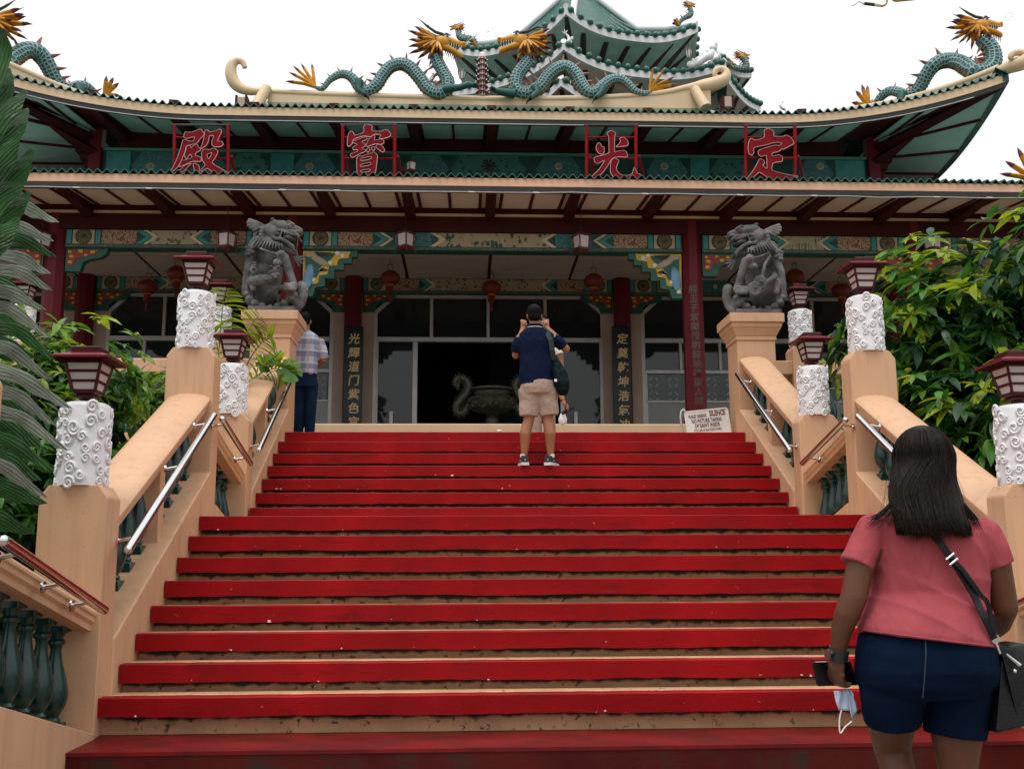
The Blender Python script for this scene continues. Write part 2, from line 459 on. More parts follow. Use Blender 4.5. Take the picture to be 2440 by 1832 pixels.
def section(side, y0, y1, crown, curb, n, label, mid=None, curb_z0=0., x_off=.20, cap_top=True):
    """balustrade between two newels; crown(y), curb(y) give heights"""
    xi = LI if side < 0 else RI; xc = xi-x_off if side < 0 else xi+x_off
    t = thing('balustrade', label, 'balustrade', (xc, (y0+y1)/2, curb((y0+y1)/2)), 'balustrades of the stairs')
    # curb
    x0, x1 = (xi-.40, xi+.012) if side < 0 else (xi-.012, xi+.40)
    poly = [(y0,curb_z0),(y1,curb_z0),(y1,curb(y1)),(y0,curb(y0))]
    b = MB(); b.prism(poly, 'x', x0, x1); o = obj('curb', b, BEIGE, t)
    m = o.modifiers.new('b','BEVEL'); m.width = .012; m.segments = 2; m.limit_method = 'ANGLE'
    b = coping(y0, crown(y0), y1, crown(y1), xc); obj('coping', b, BEIGE, t, smooth=35)
    gap = abs(crown((y0+y1)/2)-.15-curb((y0+y1)/2))
    sl = (crown(y1)-crown(y0))/(y1-y0)
    for i in range(n):
        y = lerp(y0, y1, (i+.5)/n)
        if mid is not None and abs(y-mid) < (y1-y0)/n*.45: continue
        z = min(curb(y-.06), curb(y+.06)); h = max(crown(y-.06), crown(y+.06))-.15-z+.02
        inst('baluster', BAL, t, Vector((xc, y, z))-wloc(t), scale=(1, 1, h/.56))
    if mid is not None:
        b = MB(); z = curb(mid); b.cbox(xc-.13, xc+.13, mid-.05, mid+.05, z-.1, crown(mid)-.1, .008); obj('mid_post', b, BEIGE, t)
    return t
for side, w in ((-1,'left'), (1,'right')):
    section(side, 6.40, 8.53, lambda y: 1.475+(y-6.45)*.507, lambda y: .713+(y-6.417)*.553, 10, f'{w} balustrade of the lower flight, beige cap over green balusters', mid=7.5)
    section(side, 8.76, 9.96, lambda y: 2.35-(y-8.714)*.25, lambda y: 1.64-(y-8.714)*.25, 6, f'{w} balustrade across the middle landing, sloping down away from the viewer')
    section(side, 10.19, 12.1, lambda y: 2.47+(y-10.05)*.54, lambda y: 1.75+(y-10.05)*.575, 9, f'{w} balustrade of the upper flight, running up to the lion pedestal', mid=11.2, curb_z0=.2)
    section(side, 4.71, 6.17, lambda y: 1.248-(y-4.85)*.256, lambda y: .504-(y-4.955)*.256, 7, f'{w} balustrade beside the lower landing, nearest the camera')

# handrails
def handrail(pts, side, posts, label):
    t = thing('handrail', label, 'handrail', pts[0], 'stainless steel handrails')
    b = MB(); b.tube(pts, .026, 14); a = Vector(pts[0]); c = Vector(pts[-1])
    for e in (a, c): b.ell(e, .0262, 12, 6)
    obj('rail', b, STEEL, t, smooth=50)
    for q in posts:
        p = a.lerp(c, q); b = MB()
        xw = (LI if side < 0 else RI)
        b.tube([p, (xw+(.0 if side < 0 else .0), p.y, p.z-.02)], .011, 8)
        o = obj('bracket', b, STEEL, t, smooth=50)
        b = MB(); b.tube([(xw+(.001 if side < 0 else -.001), p.y, p.z-.02), (xw+(.012 if side < 0 else -.012), p.y, p.z-.02)], .03, 12); obj('bracket_plate', b, STEEL, o, smooth=50)
for side, X, w in ((-1, -2.0, 'left'), (1, 3.17, 'right')):
    handrail([(X,8.14,2.29),(X,6.25,1.225)], side, (.08,.45,.93), f'steel handrail on the {w} of the lower flight')
    handrail([(X,8.42,2.30),(X,9.59,2.045)], side, (.1,.85), f'steel handrail on the {w} of the middle landing')
    handrail([(X,11.78,3.30),(X,9.95,2.21)], side, (.1,.52,.94), f'steel handrail on the {w} of the upper flight')
    handrail([(X,4.58,1.245),(X,5.90,.892)], side, (.15,.55,.85), f'steel handrail on the {w} of the lower landing, nearest the camera')

# pedestals
def pedestal(xc, label):
    t = thing('lion_pedestal', label, 'pedestal', (xc,12.35,2.4), 'beige lion pedestals')
    def sq(h0, h1, w0, w1=None, name='shaft'):
        w1 = w1 or w0
        b = MB(); r0 = [(xc-w0,12.35-w0,h0),(xc+w0,12.35-w0,h0),(xc+w0,12.35+w0,h0),(xc-w0,12.35+w0,h0)]
        r1 = [(xc-w1,12.35-w1,h1),(xc+w1,12.35-w1,h1),(xc+w1,12.35+w1,h1),(xc-w1,12.35+w1,h1)]
        b.rings([r0, r1]); o = obj(name, b, BEIGE, t)
        m = o.modifiers.new('b','BEVEL'); m.width = .008; m.segments = 2; m.limit_method = 'ANGLE'
    sq(.3, 3.78, .235); sq(3.78, 3.83, .25, .25, 'moulding'); sq(3.83, 3.93, .25, .30, 'moulding'); sq(3.93, 3.99, .305, .315, 'moulding'); sq(3.99, 4.10, .335, .335, 'cap')
    return t
pedestal(-2.352, 'beige stone pedestal left of the top steps, carrying a grey guardian lion')
pedestal(3.513, 'beige stone pedestal right of the top steps, carrying a grey guardian lion')
# ================================================================== painted surfaces
def paint(name, base, layers, rough=.6, bump=.0):
    """flat painted decoration; layers: (kind, scale, threshold, width, colour, stretch)"""
    base = tuple(c*.72 for c in base); layers = [(k_,s_,t_,w_,tuple(c*.72 for c in c_),x_) for k_,s_,t_,w_,c_,x_ in layers]
    m = bpy.data.materials.new(name); m.use_nodes = True
    n = m.node_tree.nodes; l = m.node_tree.links; b = n['Principled BSDF']
    b.inputs['Roughness'].default_value = rough
    tc = n.new('ShaderNodeTexCoord')
    prev = None
    def mixin(prev, f, c):
        mx = n.new('ShaderNodeMix'); mx.data_type = 'RGBA'; l.new(f, mx.inputs[0])
        if prev is None: mx.inputs[6].default_value = tuple(base)+(1,)
        else: l.new(prev, mx.inputs[6])
        mx.inputs[7].default_value = tuple(c)+(1,); return mx.outputs[2]
    for kind, sc, th, w, c, st in layers:
        mp = n.new('ShaderNodeMapping'); mp.inputs['Scale'].default_value = st or (1,1,1); l.new(tc.outputs['Object'], mp.inputs[0])
        if kind == 'noise':
            t = n.new('ShaderNodeTexNoise'); t.inputs['Scale'].default_value = sc; t.inputs['Detail'].default_value = 3; l.new(mp.outputs[0], t.inputs['Vector']); f = t.outputs['Fac']
        elif kind in ('voro', 'ring', 'curl'):
            vec = mp.outputs[0]
            if kind == 'curl':
                ns = n.new('ShaderNodeTexNoise'); ns.inputs['Scale'].default_value = sc*.9; l.new(mp.outputs[0], ns.inputs['Vector'])
                vm = n.new('ShaderNodeVectorMath'); vm.operation = 'MULTIPLY_ADD'; l.new(ns.outputs['Color'], vm.inputs[0]); vm.inputs[1].default_value = (.16,.16,.16); l.new(mp.outputs[0], vm.inputs[2]); vec = vm.outputs[0]
            t = n.new('ShaderNodeTexVoronoi'); t.inputs['Scale'].default_value = sc; l.new(vec, t.inputs['Vector']); f = t.outputs['Distance']
            if kind != 'voro':
                s_ = n.new('ShaderNodeMath'); s_.operation = 'MULTIPLY'; l.new(f, s_.inputs[0]); s_.inputs[1].default_value = 21
                si = n.new('ShaderNodeMath'); si.operation = 'SINE'; l.new(s_.outputs[0], si.inputs[0]); f = si.outputs[0]
        elif kind == 'line':
            t = n.new('ShaderNodeTexWave'); t.inputs['Scale'].default_value = sc; t.inputs['Distortion'].default_value = 6; t.inputs['Detail Scale'].default_value = 2; l.new(mp.outputs[0], t.inputs['Vector']); f = t.outputs['Fac']
        r = n.new('ShaderNodeValToRGB'); l.new(f, r.inputs[0])
        a, bb = (0,0,0,1), (1,1,1,1)
        if w < 0: a, bb = bb, a; w = -w
        r.color_ramp.elements[0].position = max(0,min(1,th-w)); r.color_ramp.elements[1].position = min(1,max(0.001,th+w))
        r.color_ramp.elements[0].color = a; r.color_ramp.elements[1].color = bb
        prev = mixin(prev, r.outputs[0], c)
    l.new(prev, b.inputs['Base Color'])
    return m
P_SCROLL = paint('painted_red_scrolls', (.45,.36,.22), [('curl', 9, .5, .12, (.26,.045,.03), None)])
P_VINE = paint('painted_vines', (.50,.43,.27), [('noise', 3, .5, .2, (.44,.37,.22), None), ('voro', 11, .42, -.04, (.02,.10,.055), (1.3,1,.9)), ('noise', 4, .50, -.02, (.50,.43,.27), None), ('voro', 5, .13, -.02, (.22,.05,.04), None)])
P_FLOWER = paint('painted_flowers', (.50,.43,.27), [('voro', 16, .35, -.03, (.03,.14,.11), None), ('voro', 6.5, .22, -.04, (.30,.09,.06), None), ('noise', 5, .5, -.02, (.50,.43,.27), None)])
P_BAMBOO = paint('painted_bamboo', (.50,.43,.27), [('line', 3, .82, .03, (.04,.15,.09), (2,1,.3)), ('voro', 15, .28, -.03, (.04,.15,.10), (1,1,2)), ('noise', 4, .5, -.02, (.50,.43,.27), None)])
P_TEALFLOWER = paint('painted_teal_flowers', (.05,.22,.24), [('noise', 14, .56, .03, (.10,.30,.30), None), ('noise', 30, .6, .02, (.02,.11,.13), None)])
P_DARKFLOWER = paint('painted_dark_bouquet', (.05,.22,.19), [('voro', 11, .36, -.04, (.012,.07,.065), None), ('noise', 8, .46, -.02, (.06,.24,.20), None)])
P_BAND = paint('painted_band', (.13,.10,.05), [('noise', 20, .5, .05, (.03,.17,.14), (1,1,3)), ('noise', 40, .6, .03, (.32,.26,.14), (1,1,2))])
TEAL = mat('teal_paint', (.035,.235,.225), .5, var=.2, vs=6)
TEALD = mat('dark_teal_paint', (.008,.07,.06), .5, var=.25, vs=6)
GREENP = mat('green_bracket_paint', (.006,.095,.06), .45, var=.25, vs=6)
CREAM = mat('cream_paint', (.42,.36,.25), .6, var=.1, vs=4)
SOFF = mat('soffit_board_paint', (.70,.62,.51), .7, spec=.1, var=.07, vs=1.2, bump=.05)
CEIL = mat('ceiling_board', (.52,.49,.43), .8, spec=.1, var=.07, vs=1.2, bump=.05)
CRTRIM = mat('cream_trim', (.60,.50,.32), .55, var=.08)
YELLOWP = mat('yellow_paint', (.62,.42,.03), .5, var=.15, vs=10)
REDP = mat('red_ornament_paint', (.30,.03,.02), .5, var=.25, vs=12)
WHITEP = mat('white_paint', (.75,.72,.66), .5, var=.08)
BLUEP = mat('light_blue_paint', (.16,.35,.55), .5, var=.15, vs=9)
BLACKP = mat('black_paint', (.015,.014,.013), .5, var=.2)
COLRED = mat('column_red_enamel', (.12,.007,.013), .45, var=.12, vs=2, spec=.25)
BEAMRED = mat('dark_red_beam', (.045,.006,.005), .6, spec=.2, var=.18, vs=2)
BATTEN = mat('oxblood_batten', (.065,.009,.007), .6, spec=.2, var=.15, vs=4)
ALU = mat('aluminium_frame', (.50,.48,.47), .35, metal=.3, var=.06)
PINKWALL = mat('pinkish_cream_wall', (.45,.34,.27), .6, var=.07, vs=2)
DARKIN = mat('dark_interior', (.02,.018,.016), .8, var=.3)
PALEBEIGE = mat('pale_beige_roof_paint', (.66,.49,.31), .5, var=.08, vs=1.5, bump=.06, bs=30, col2=(.42,.31,.2), c2s=2.5, c2t=.76, c2w=.1)
PEACH = mat('peach_fascia_paint', (.66,.40,.26), .5, var=.1, vs=2, bump=.06, bs=30, col2=(.34,.2,.13), c2s=5, c2t=.74, c2w=.08)
TILEG = mat('green_roof_tile', (.010,.085,.058), .25, var=.3, vs=7, coat=.3)
def glass_mat():
    m = bpy.data.materials.new('window_glass'); m.use_nodes = True
    n = m.node_tree.nodes; l = m.node_tree.links; b = n['Principled BSDF']
    b.inputs['Base Color'].default_value = (.02,.024,.027,1); b.inputs['Roughness'].default_value = .03; b.inputs['Specular IOR Level'].default_value = .55
    t = n.new('ShaderNodeTexNoise'); t.inputs['Scale'].default_value = .8
    bp = n.new('ShaderNodeBump'); bp.inputs['Strength'].default_value = .02; l.new(t.outputs['Fac'], bp.inputs['Height']); l.new(bp.outputs[0], b.inputs['Normal'])
    return m
GLASS = glass_mat()

# ================================================================== temple hall
YC, YIN, YCURB = 15.3, 19.0, 14.8
ZP = at(1100, 1009, YCURB).z
HX0, HX1 = -12.0, 13.0
b = MB(); b.box(HX0-6, HX1+6, 12.05, 40, -.1, ZT-.02)
plat = struct(obj('terrace', b, BEIGE))
b = MB(); b.box(HX0-6, HX1+6, 12.5, 14.79, ZT-.018, ZT-.012); struct(obj('terrace_floor', b, mat('brown_floor_tile', (.17,.10,.075), .4, var=.2, vs=3)))
hall = thing('temple_hall', 'two-tiered temple hall with green tiled eaves, red columns and painted beams', 'temple', (.35, 15.3, ZP))
def hp(name, b, m, parent=None, smooth=0, origin=None): return obj(name, b, m, parent or hall, smooth, origin)
CURBM = mat('porch_floor_paint', (.66,.46,.28), .5, var=.06, vs=2)
b = MB(); b.cbox(HX0, HX1, YCURB, 32, ZT-.3, ZP, .02); hp('porch_base', b, CURBM)
b = MB(); b.box(HX0, HX1, YCURB+.06, 18.9, ZP+.001, ZP+.006); hp('porch_floor', b, mat('porch_floor_tile', (.30,.24,.19), .35, var=.2, vs=3))
def zY(y, Y, x=1150): return at(x, y, Y).z
# front columns
ZB1 = zY(553, 15.15); ZB0 = zY(517, 15.15)     # beam underside / top
FCX = [-9.7] + [at(x, 720, YC).x for x in (126, 694, 1650, 2181)] + [10.1]
colm = None
cols = []
for x in FCX:
    if colm is None:
        c = MB(); c.lathe([(.20,0),(.20,.12),(.165,.14),(.158,ZB1-ZP+.3)], seg=8); c.xf(Matrix.Rotation(pi/8,4,'Z')); colm = mesh('column', c); colm.materials.append(COLRED)
    cols.append(inst('column', colm, hall, Vector((x, YC, ZP))-wloc(hall)))
# beam above the columns, with trim
b = MB(); b.box(HX0, HX1, 15.16, 15.5, ZB1, ZB0); hp('beam', b, BEAMRED)
b = MB(); b.cbox(HX0, HX1, 15.10, 15.2, ZB0+.003, zY(511,15.1)+.01, .008); hp('cream_moulding', b, CRTRIM)
b = MB(); b.box(HX0, HX1, 15.14, 15.3, zY(511,15.1)+.012, zY(500,15.1)+.06); hp('wall_plate', b, BATTEN)
# stubs of the beam ends over each rafter
# painted frieze between the front columns
ZF1 = zY(598, 15.2); ZF0 = ZB1
def frieze(x0, x1, yf, z0, z1, center, roundels=True):
    """painted beam: roundel | scrolls | chevron + teal panel | centre | mirrored"""
    L = x1-x0; h = z1-z0; zb = z0+h*.2
    t = MB(); t.box(x0, x1, yf, yf+.22, z0, z1-.002); fr = hp('frieze', t, TEALD, origin=((x0+x1)/2, yf, z0))
    def panel(a, c, m, zz0=zb, zz1=z1-.012, proud=.012, name='painted_panel'):
        p = MB(); p.box(a, c, yf-proud, yf+.01, zz0, zz1); return obj(name, p, m, fr, origin=((a+c)/2, yf, (zz0+zz1)/2))
    def chev(a, c, m, s, proud=.016):
        p = MB(); mid = (zb+z1)/2
        poly = [(a,zb),(c,zb),(c+s*.16,mid),(c,z1-.012),(a,z1-.012),(a+s*.16,mid)]
        p.prism(poly, 'y', yf-proud, yf+.01); obj('chevron', p, m, fr, origin=((a+c)/2, yf, mid))
    bandm = MB(); bandm.box(x0, x1, yf-.010, yf+.01, z0+.012, zb-.012); obj('lower_band', bandm, P_BAND, fr, origin=((x0+x1)/2, yf, z0))
    w = .34 if roundels else 0
    for s, xe in ((1, x0), (-1, x1)):
        q = lambda d: xe+s*d
        o = lambda d0, d1: (min(q(d0),q(d1)), max(q(d0),q(d1)))
        if roundels:
            panel(*o(.02,.09), TEAL); panel(*o(.11,.43), CREAM); panel(*o(.45,.52), TEAL)
            r = MB(); r.lathe([(.0,-.02),(.115,-.02),(.125,-.012),(.125,.02)], (q(.27), yf, (zb+z1)/2), 24, 'y'); obj('roundel', r, mat('olive_roundel', (.10,.085,.035), .6, var=.4, vs=14, col2=(.02,.03,.015), c2s=22, c2t=.5), fr, smooth=40, origin=(q(.27),yf,(zb+z1)/2))
            for k in range(14):
                a_ = 2*pi*k/14; r = MB()
                r.ell((q(.27)+.075*cos(a_), yf-.02, (zb+z1)/2+.075*sin(a_)), (.035,.006,.011), 6, 4, Matrix.Rotation(-a_,3,'Y'))
                if k == 0: pet = r
                else: pet.merge(r)
            obj('petals', pet, mat('olive_petal', (.17,.15,.06), .6), fr, origin=(q(.27),yf,(zb+z1)/2))
            w0 = .54
        else: w0 = .03
        panel(*o(w0, w0+.52), P_SCROLL)
        chev(*o(w0+.50, w0+.60), TEAL, s); chev(*o(w0+.62, w0+.68), CRTRIM, s, .018)
        if L > 4.8:
            panel(*o(w0+.86, w0+1.42), P_TEALFLOWER, proud=.011)
            chev(*o(w0+1.40, w0+1.48), CRTRIM, s, .018)
            r = MB(); 
            for k in range(6): r.ell((q(w0+1.12)+.028*cos(k*pi/3), yf-.014, (zb+z1)/2+.028*sin(k*pi/3)), (.018,.006,.018), 6, 4)
            obj('flower', r, CRTRIM, fr, origin=(q(w0+1.12),yf,(zb+z1)/2)); w1 = w0+1.52
        else: w1 = w0+.74
        if s == 1: ca = q(w1)
        else: cb = q(w1)
    panel(ca, cb, center, proud=.013, name='painted_scene')
    return fr
FX = [(FCX[i]+.16, FCX[i+1]-.16) for i in range(5)]
for (a, c), m in zip(FX, (P_VINE, P_FLOWER, P_VINE, P_BAMBOO, P_SCROLL)):
    frieze(a, c, 15.2, ZF1, ZF0, m)
# brackets under the frieze at the columns
def bracket(x, s, z, yf, big=False):
    """stepped corner bracket; s = direction away from the column"""
    if big:
        W, H = .82, .72
        poly = [(0,0),(W,0),(W,-.10),(W-.08,-.10),(W-.08,-.2),(W-.2,-.2),(W-.2,-.30),(W-.34,-.30),(W-.34,-.44),(W-.48,-.44),(W-.48,-.56),(W-.62,-.58),(W-.66,-H),(0,-H)]
    else:
        W, H = .62, .36
        poly = [(0,0),(W,0),(W-.02,-.08),(W-.10,-.14),(W-.3,-.18),(W-.36,-.22),(W-.40,-H),(0,-H)]
    P = [(x+s*p[0], z+p[1]) for p in poly]
    b = MB(); b.prism(P, 'y', yf, yf+.12); br = hp('corner_bracket', b, GREENP, origin=(x, yf, z))
    rnd = random.Random(int(abs(x)*100)+int(yf))
    if big:
        Q = [(.0,-.02),(W-.1,-.02),(W-.13,-.12),(W-.28,-.14),(W-.30,-.24),(W-.42,-.25),(W-.44,-.38),(W-.56,-.40),(W-.58,-.52),(W-.70,-.54),(.02,-H+.06)]
        b = MB(); b.prism([(x+s*p[0], z+p[1]) for p in Q], 'y', yf-.012, yf+.01); obj('yellow_inlay', b, YELLOWP, br, origin=(x,yf,z))
        # green water, blue fish and black fins of the carving
        b = MB(); b.prism([(x+s*p[0], z+p[1]) for p in [(.03,-.05),(.5,-.05),(.42,-.16),(.30,-.22),(.22,-.42),(.06,-.60)]], 'y', yf-.018, yf); obj('green_inlay', b, GREENP, br, origin=(x,yf,z))
        b = MB(); b.ell((x+s*.10, yf-.02, z-.42), (.075,.03,.20), 12, 8, Matrix.Rotation(s*.12,3,'Y')); obj('blue_fish', b, BLUEP, br, smooth=180, origin=(x,yf,z))
        b = MB(); b.ell((x+s*.26, yf-.02, z-.17), (.16,.025,.055), 12, 6, Matrix.Rotation(s*.5,3,'Y')); b.ell((x+s*.12, yf-.02, z-.08), (.1,.02,.04), 10, 6); obj('cream_body', b, CREAM, br, smooth=180, origin=(x,yf,z))
        b = MB(); b.hull([(x+s*.18,yf-.03,z-.03),(x+s*.44,yf-.03,z-.05),(x+s*.30,yf-.03,z-.12),(x+s*.18,yf-.01,z-.05),(x+s*.4,yf-.01,z-.06)]); b.hull([(x+s*.30,yf-.03,z-.28),(x+s*.40,yf-.03,z-.32),(x+s*.22,yf-.03,z-.36),(x+s*.3,yf-.01,z-.3)]); obj('black_fin', b, BLACKP, br, origin=(x,yf,z))
        for (dx, dz) in ((.60,-.09),(.42,-.20),(.52,-.05),(.28,-.33),(.17,-.47),(.06,-.62)):
            b = MB(); b.lathe([(0,-.03),(.03,-.03),(.036,-.02),(.036,0)], (x+s*dx, yf, z+dz), 12, 'y'); obj('white_boss', b, WHITEP, br, origin=(x,yf,z))
    else:
        b = MB(); b.prism([(x+s*p[0], z+p[1]) for p in [(.03,-.03),(W-.12,-.03),(W-.2,-.10),(.16,-.16),(.12,-.27),(.03,-.27)]], 'y', yf-.010, yf+.01); obj('red_inlay', b, REDP, br, origin=(x,yf,z))
        b = MB()
        for (dx, dz) in ((.06,-.06),(.09,-.13),(.07,-.22),(.22,-.05),(.30,-.11),(.40,-.06)):
            w = rnd.uniform(.02,.035); b.box(x+s*dx-w, x+s*dx+w, yf-.016, yf, z+dz-w*.7, z+dz+w*.7)
        obj('yellow_inlay', b, YELLOWP, br, origin=(x,yf,z))
    return br
for i, x in enumerate(FCX):
    for s in (-1, 1):
        if (i == 0 and s < 0) or (i == 5 and s > 0): continue
        bracket(x+s*.165, s, ZF1, 15.24, big=((i == 2 and s > 0) or (i == 3 and s < 0)))

# porch ceiling: boards and battens
ZCE = zY(664, YIN-.1)
b = MB(); b.box(HX0, HX1, 15.5, YIN+.3, ZCE+.02, ZCE+.2); hp('ceiling', b, BATTEN)
bx = FCX[2]; W3 = (FCX[3]-FCX[2])/4
ys = [15.52, 16.4, 17.6, 18.45, 18.95]
i0 = int((HX0-bx)/W3)-1; nC = 0
pm = {}
for i in range(i0, i0+22):
    for j in range(4):
        x0 = bx+i*W3+.03; x1 = bx+(i+1)*W3-.03
        if x1 > HX1 or x0 < HX0: continue
        k = (j)
        if k not in pm:
            p = MB(); p.box(-(x1-x0)/2, (x1-x0)/2, 0, ys[j+1]-ys[j]-.05, 0, .022); pm[k] = mesh('ceiling_board', p); pm[k].materials.append(CEIL)
        inst('ceiling_board', pm[k], hall, Vector(((x0+x1)/2, ys[j]+.025, ZCE))-wloc(hall))
for xx in (at(1016,619,17.6).x, at(1319,620,17.6).x):
    b = MB(); b.lathe([(.16,0),(.17,-.03),(.12,-.07),(.0,-.085)], (xx, 17.0, ZCE), 20); hp('ceiling_lamp', b, WHITEP, smooth=50)
# lower eave: rafters, soffit boards, fascia, gutter, tiles
YE = 14.0
def eave_z(y): return at(1150, y, YE).z
ZS0 = eave_z(456); ZS1 = zY(498, 15.1)
RB = 1.21; rx0 = at(1169, 480, 14.6).x
def soff_z(y): return lerp(ZS0, ZS1, (y-YE)/(15.12-YE))
rm = sm = bm_ = None
for i in range(-9, 11):
    x = rx0+i*RB
    if x < HX0 or x > HX1-.3: continue
    if rm is None:
        r = MB(); r.add([(-.075,.02,soff_z(YE)-ZS0-.02),(.075,.02,-.02),(.075,1.12,ZS1-ZS0-.18),(-.075,1.12,ZS1-ZS0-.18),(-.075,.02,.1),(.075,.02,.1),(.075,1.12,ZS1-ZS0+.05),(-.075,1.12,ZS1-ZS0+.05)], [(0,3,2,1),(4,5,6,7),(0,1,5,4),(1,2,6,5),(2,3,7,6),(3,0,4,7)])
        rm = mesh('rafter', r); rm.materials.append(BEAMRED)
        s_ = MB(); sx = RB/2-.20
        s_.add([(0,.06,0),(sx,.06,0),(sx,1.08,ZS1-ZS0),(0,1.08,ZS1-ZS0),(0,.06,.02),(sx,.06,.02),(sx,1.08,ZS1-ZS0+.02),(0,1.08,ZS1-ZS0+.02)], [(0,3,2,1),(4,5,6,7),(0,1,5,4),(1,2,6,5),(2,3,7,6),(3,0,4,7)])
        sm = mesh('soffit_board', s_); sm.materials.append(SOFF)
        bb = MB(); bb.add([(-.022,.03,-.02),(.022,.03,-.02),(.022,1.1,ZS1-ZS0-.02),(-.022,1.1,ZS1-ZS0-.02),(-.022,.03,.03),(.022,.03,.03),(.022,1.1,ZS1-ZS0+.03),(-.022,1.1,ZS1-ZS0+.03)], [(0,3,2,1),(4,5,6,7),(0,1,5,4),(1,2,6,5),(2,3,7,6),(3,0,4,7)])
        bm_ = mesh('batten', bb); bm_.materials.append(BATTEN)
        st = MB(); st.add([(0,.06,.004),(.07,.06,.004),(.07,1.08,ZS1-ZS0+.004),(0,1.08,ZS1-ZS0+.004),(0,.06,.02),(.07,.06,.02),(.07,1.08,ZS1-ZS0+.02),(0,1.08,ZS1-ZS0+.02)], [(0,3,2,1),(4,5,6,7),(0,1,5,4),(1,2,6,5),(2,3,7,6),(3,0,4,7)])
        stm = mesh('soffit_strip', st); stm.materials.append(SOFF)
    base = Vector((x, YE, ZS0))-wloc(hall)
    inst('rafter', rm, hall, base)
    for k, off in enumerate((.155, RB/2, RB-.155)): inst('batten', bm_, hall, base+Vector((off,0,0)))
    inst('soffit_board', sm, hall, base+Vector((.178,0,0))); inst('soffit_board', sm, hall, base+Vector((RB/2+.022,0,0)))
    inst('soffit_strip', stm, hall, base+Vector((.07,0,0))); inst('soffit_strip', stm, hall, base+Vector((RB-.14,0,0)))
b = MB(); b.box(HX0, HX1, YE+.03, 15.3, ZS1+.06, ZS1+.1); hp('soffit_backing', b, BEAMRED)
def wave_tile(length, rise, A=.03, w=.124, th=.016):
    n = 10; r0 = []
    for k in range(n+1):
        x = lerp(-w/2, w/2, k/n); r0.append((x, A*cos(2*pi*x/w)))
    vs = []; fs = []
    for (y, z) in ((0,0), (length, rise)):
        for x, a in r0: vs.append((x, y, z+a))
        for x, a in reversed(r0): vs.append((x, y, z+a-th))
    m_ = 2*(n+1)
    for k in range(m_): k2 = (k+1) % m_; fs.append((k, k2, m_+k2, m_+k))
    fs.append(tuple(reversed(range(m_)))); fs.append(tuple(m_+k for k in range(m_)))
    b = MB(); b.add(vs, fs); me = mesh('roof_tile', b, 40); me.materials.append(TILEG); return me
TILE = wave_tile(.6, .10)
lroof = MB()
zft = eave_z(424); zfb = eave_z(444)
b = MB(); b.cbox(HX0, HX1, YE, YE+.10, zfb, zft, .006); lf = hp('lower_fascia', b, PEACH)
b = MB(); b.box(HX0, HX1, YE+.012, YE+.09, zfb-.075, zfb-.003); hp('lower_gutter', b, mat('black_gutter', (.012,.011,.011), .5, var=.3))
def conduit(pts, nm, par):
    b = MB(); b.tube(pts, .008, 6); o = obj(nm, b, mat('grey_conduit', (.45,.45,.44), .4, var=.1), par)
    for i in range(len(pts)-1):
        p = Vector(pts[i]); q = Vector(pts[i+1])
    return o
c_ = [(HX0+i*.5, YE-.005+.004*sin(i*2.3), zfb-.09+.012*sin(i*1.7)*(i%3==0)) for i in range(51)]
conduit(c_, 'light_conduit', hall)
for i in range(12):
    x = -7+i*1.35+.3*sin(i*9); b = MB(); b.tube([(x, YE-.008, zfb-.089), (x+.09, YE-.008, zfb-.092)], .0095, 8); hp('conduit_joint', b, WHITEP)
b = MB(); b.add([(HX0,YE+.06,zft+.02),(HX1,YE+.06,zft+.02),(HX1,16.6,zft+.55),(HX0,16.6,zft+.55),(HX0,YE+.06,zft-.02),(HX1,YE+.06,zft-.02),(HX1,16.6,zft+.45),(HX0,16.6,zft+.45)], [(0,1,2,3),(7,6,5,4),(0,4,5,1),(2,6,7,3),(1,5,6,2),(0,3,7,4)])
lr = hp('lower_roof', b, mat('bounce_roof_slab', (.26,.31,.26), .8, var=.25, vs=3), origin=(0,YE,zft))  # roof top out of view, made pale to bounce light onto the upper soffit
for i in range(int((8.6+7.8)/.124)):
    inst('roof_tile', TILE, lr, (-7.8+i*.124, -.03+random.uniform(-.006,.006), .032+random.uniform(-.004,.004)), rot=(0,random.uniform(-.02,.02),random.uniform(-.03,.03)))

# ---------------- upper storey
YW = 16.5; YUE = 14.8
zu = lambda y, Y=YUE, x=1150: at(x, y, Y).z
ZUF0, ZUF1 = zu(283), zu(264)
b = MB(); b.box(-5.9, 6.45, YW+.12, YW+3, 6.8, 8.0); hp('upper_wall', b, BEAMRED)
zfr1 = at(1150, 368, YW).z; zfr0 = zfr1-.62
xa, xb = at(244, 400, YW).x, at(2066, 400, YW).x
b = MB(); b.box(xa, xb, YW-.05, YW+.13, zfr0-.3, zfr1); uf = hp('upper_frieze', b, TEALD, origin=((xa+xb)/2, YW, zfr0))
b = MB(); b.cbox(xa, xb, YW-.09, YW+.0, zfr1-.045, zfr1+.003, .006); obj('green_moulding', b, mat('pale_green_trim', (.10,.28,.20), .5), uf, origin=(0,YW,zfr1))
def upanel(px0, px1, m, shape='box'):
    a = at(px0, 400, YW-.06).x; c = at(px1, 400, YW-.06).x; z0 = zfr0; z1 = zfr1-.055; mid = (z0+.3+z1)/2; z0 = z0+.08
    b = MB()
    if shape == 'box': b.box(a, c, YW-.065, YW-.04, z0, z1)
    else:
        s = .16; b.prism([(a+s,z0),(c-s,z0),(c,(z0+z1)/2),(c-s,z1),(a+s,z1),(a,(z0+z1)/2)], 'y', YW-.068, YW-.04)
    return obj('painted_panel', b, m, uf, origin=((a+c)/2, YW, mid))
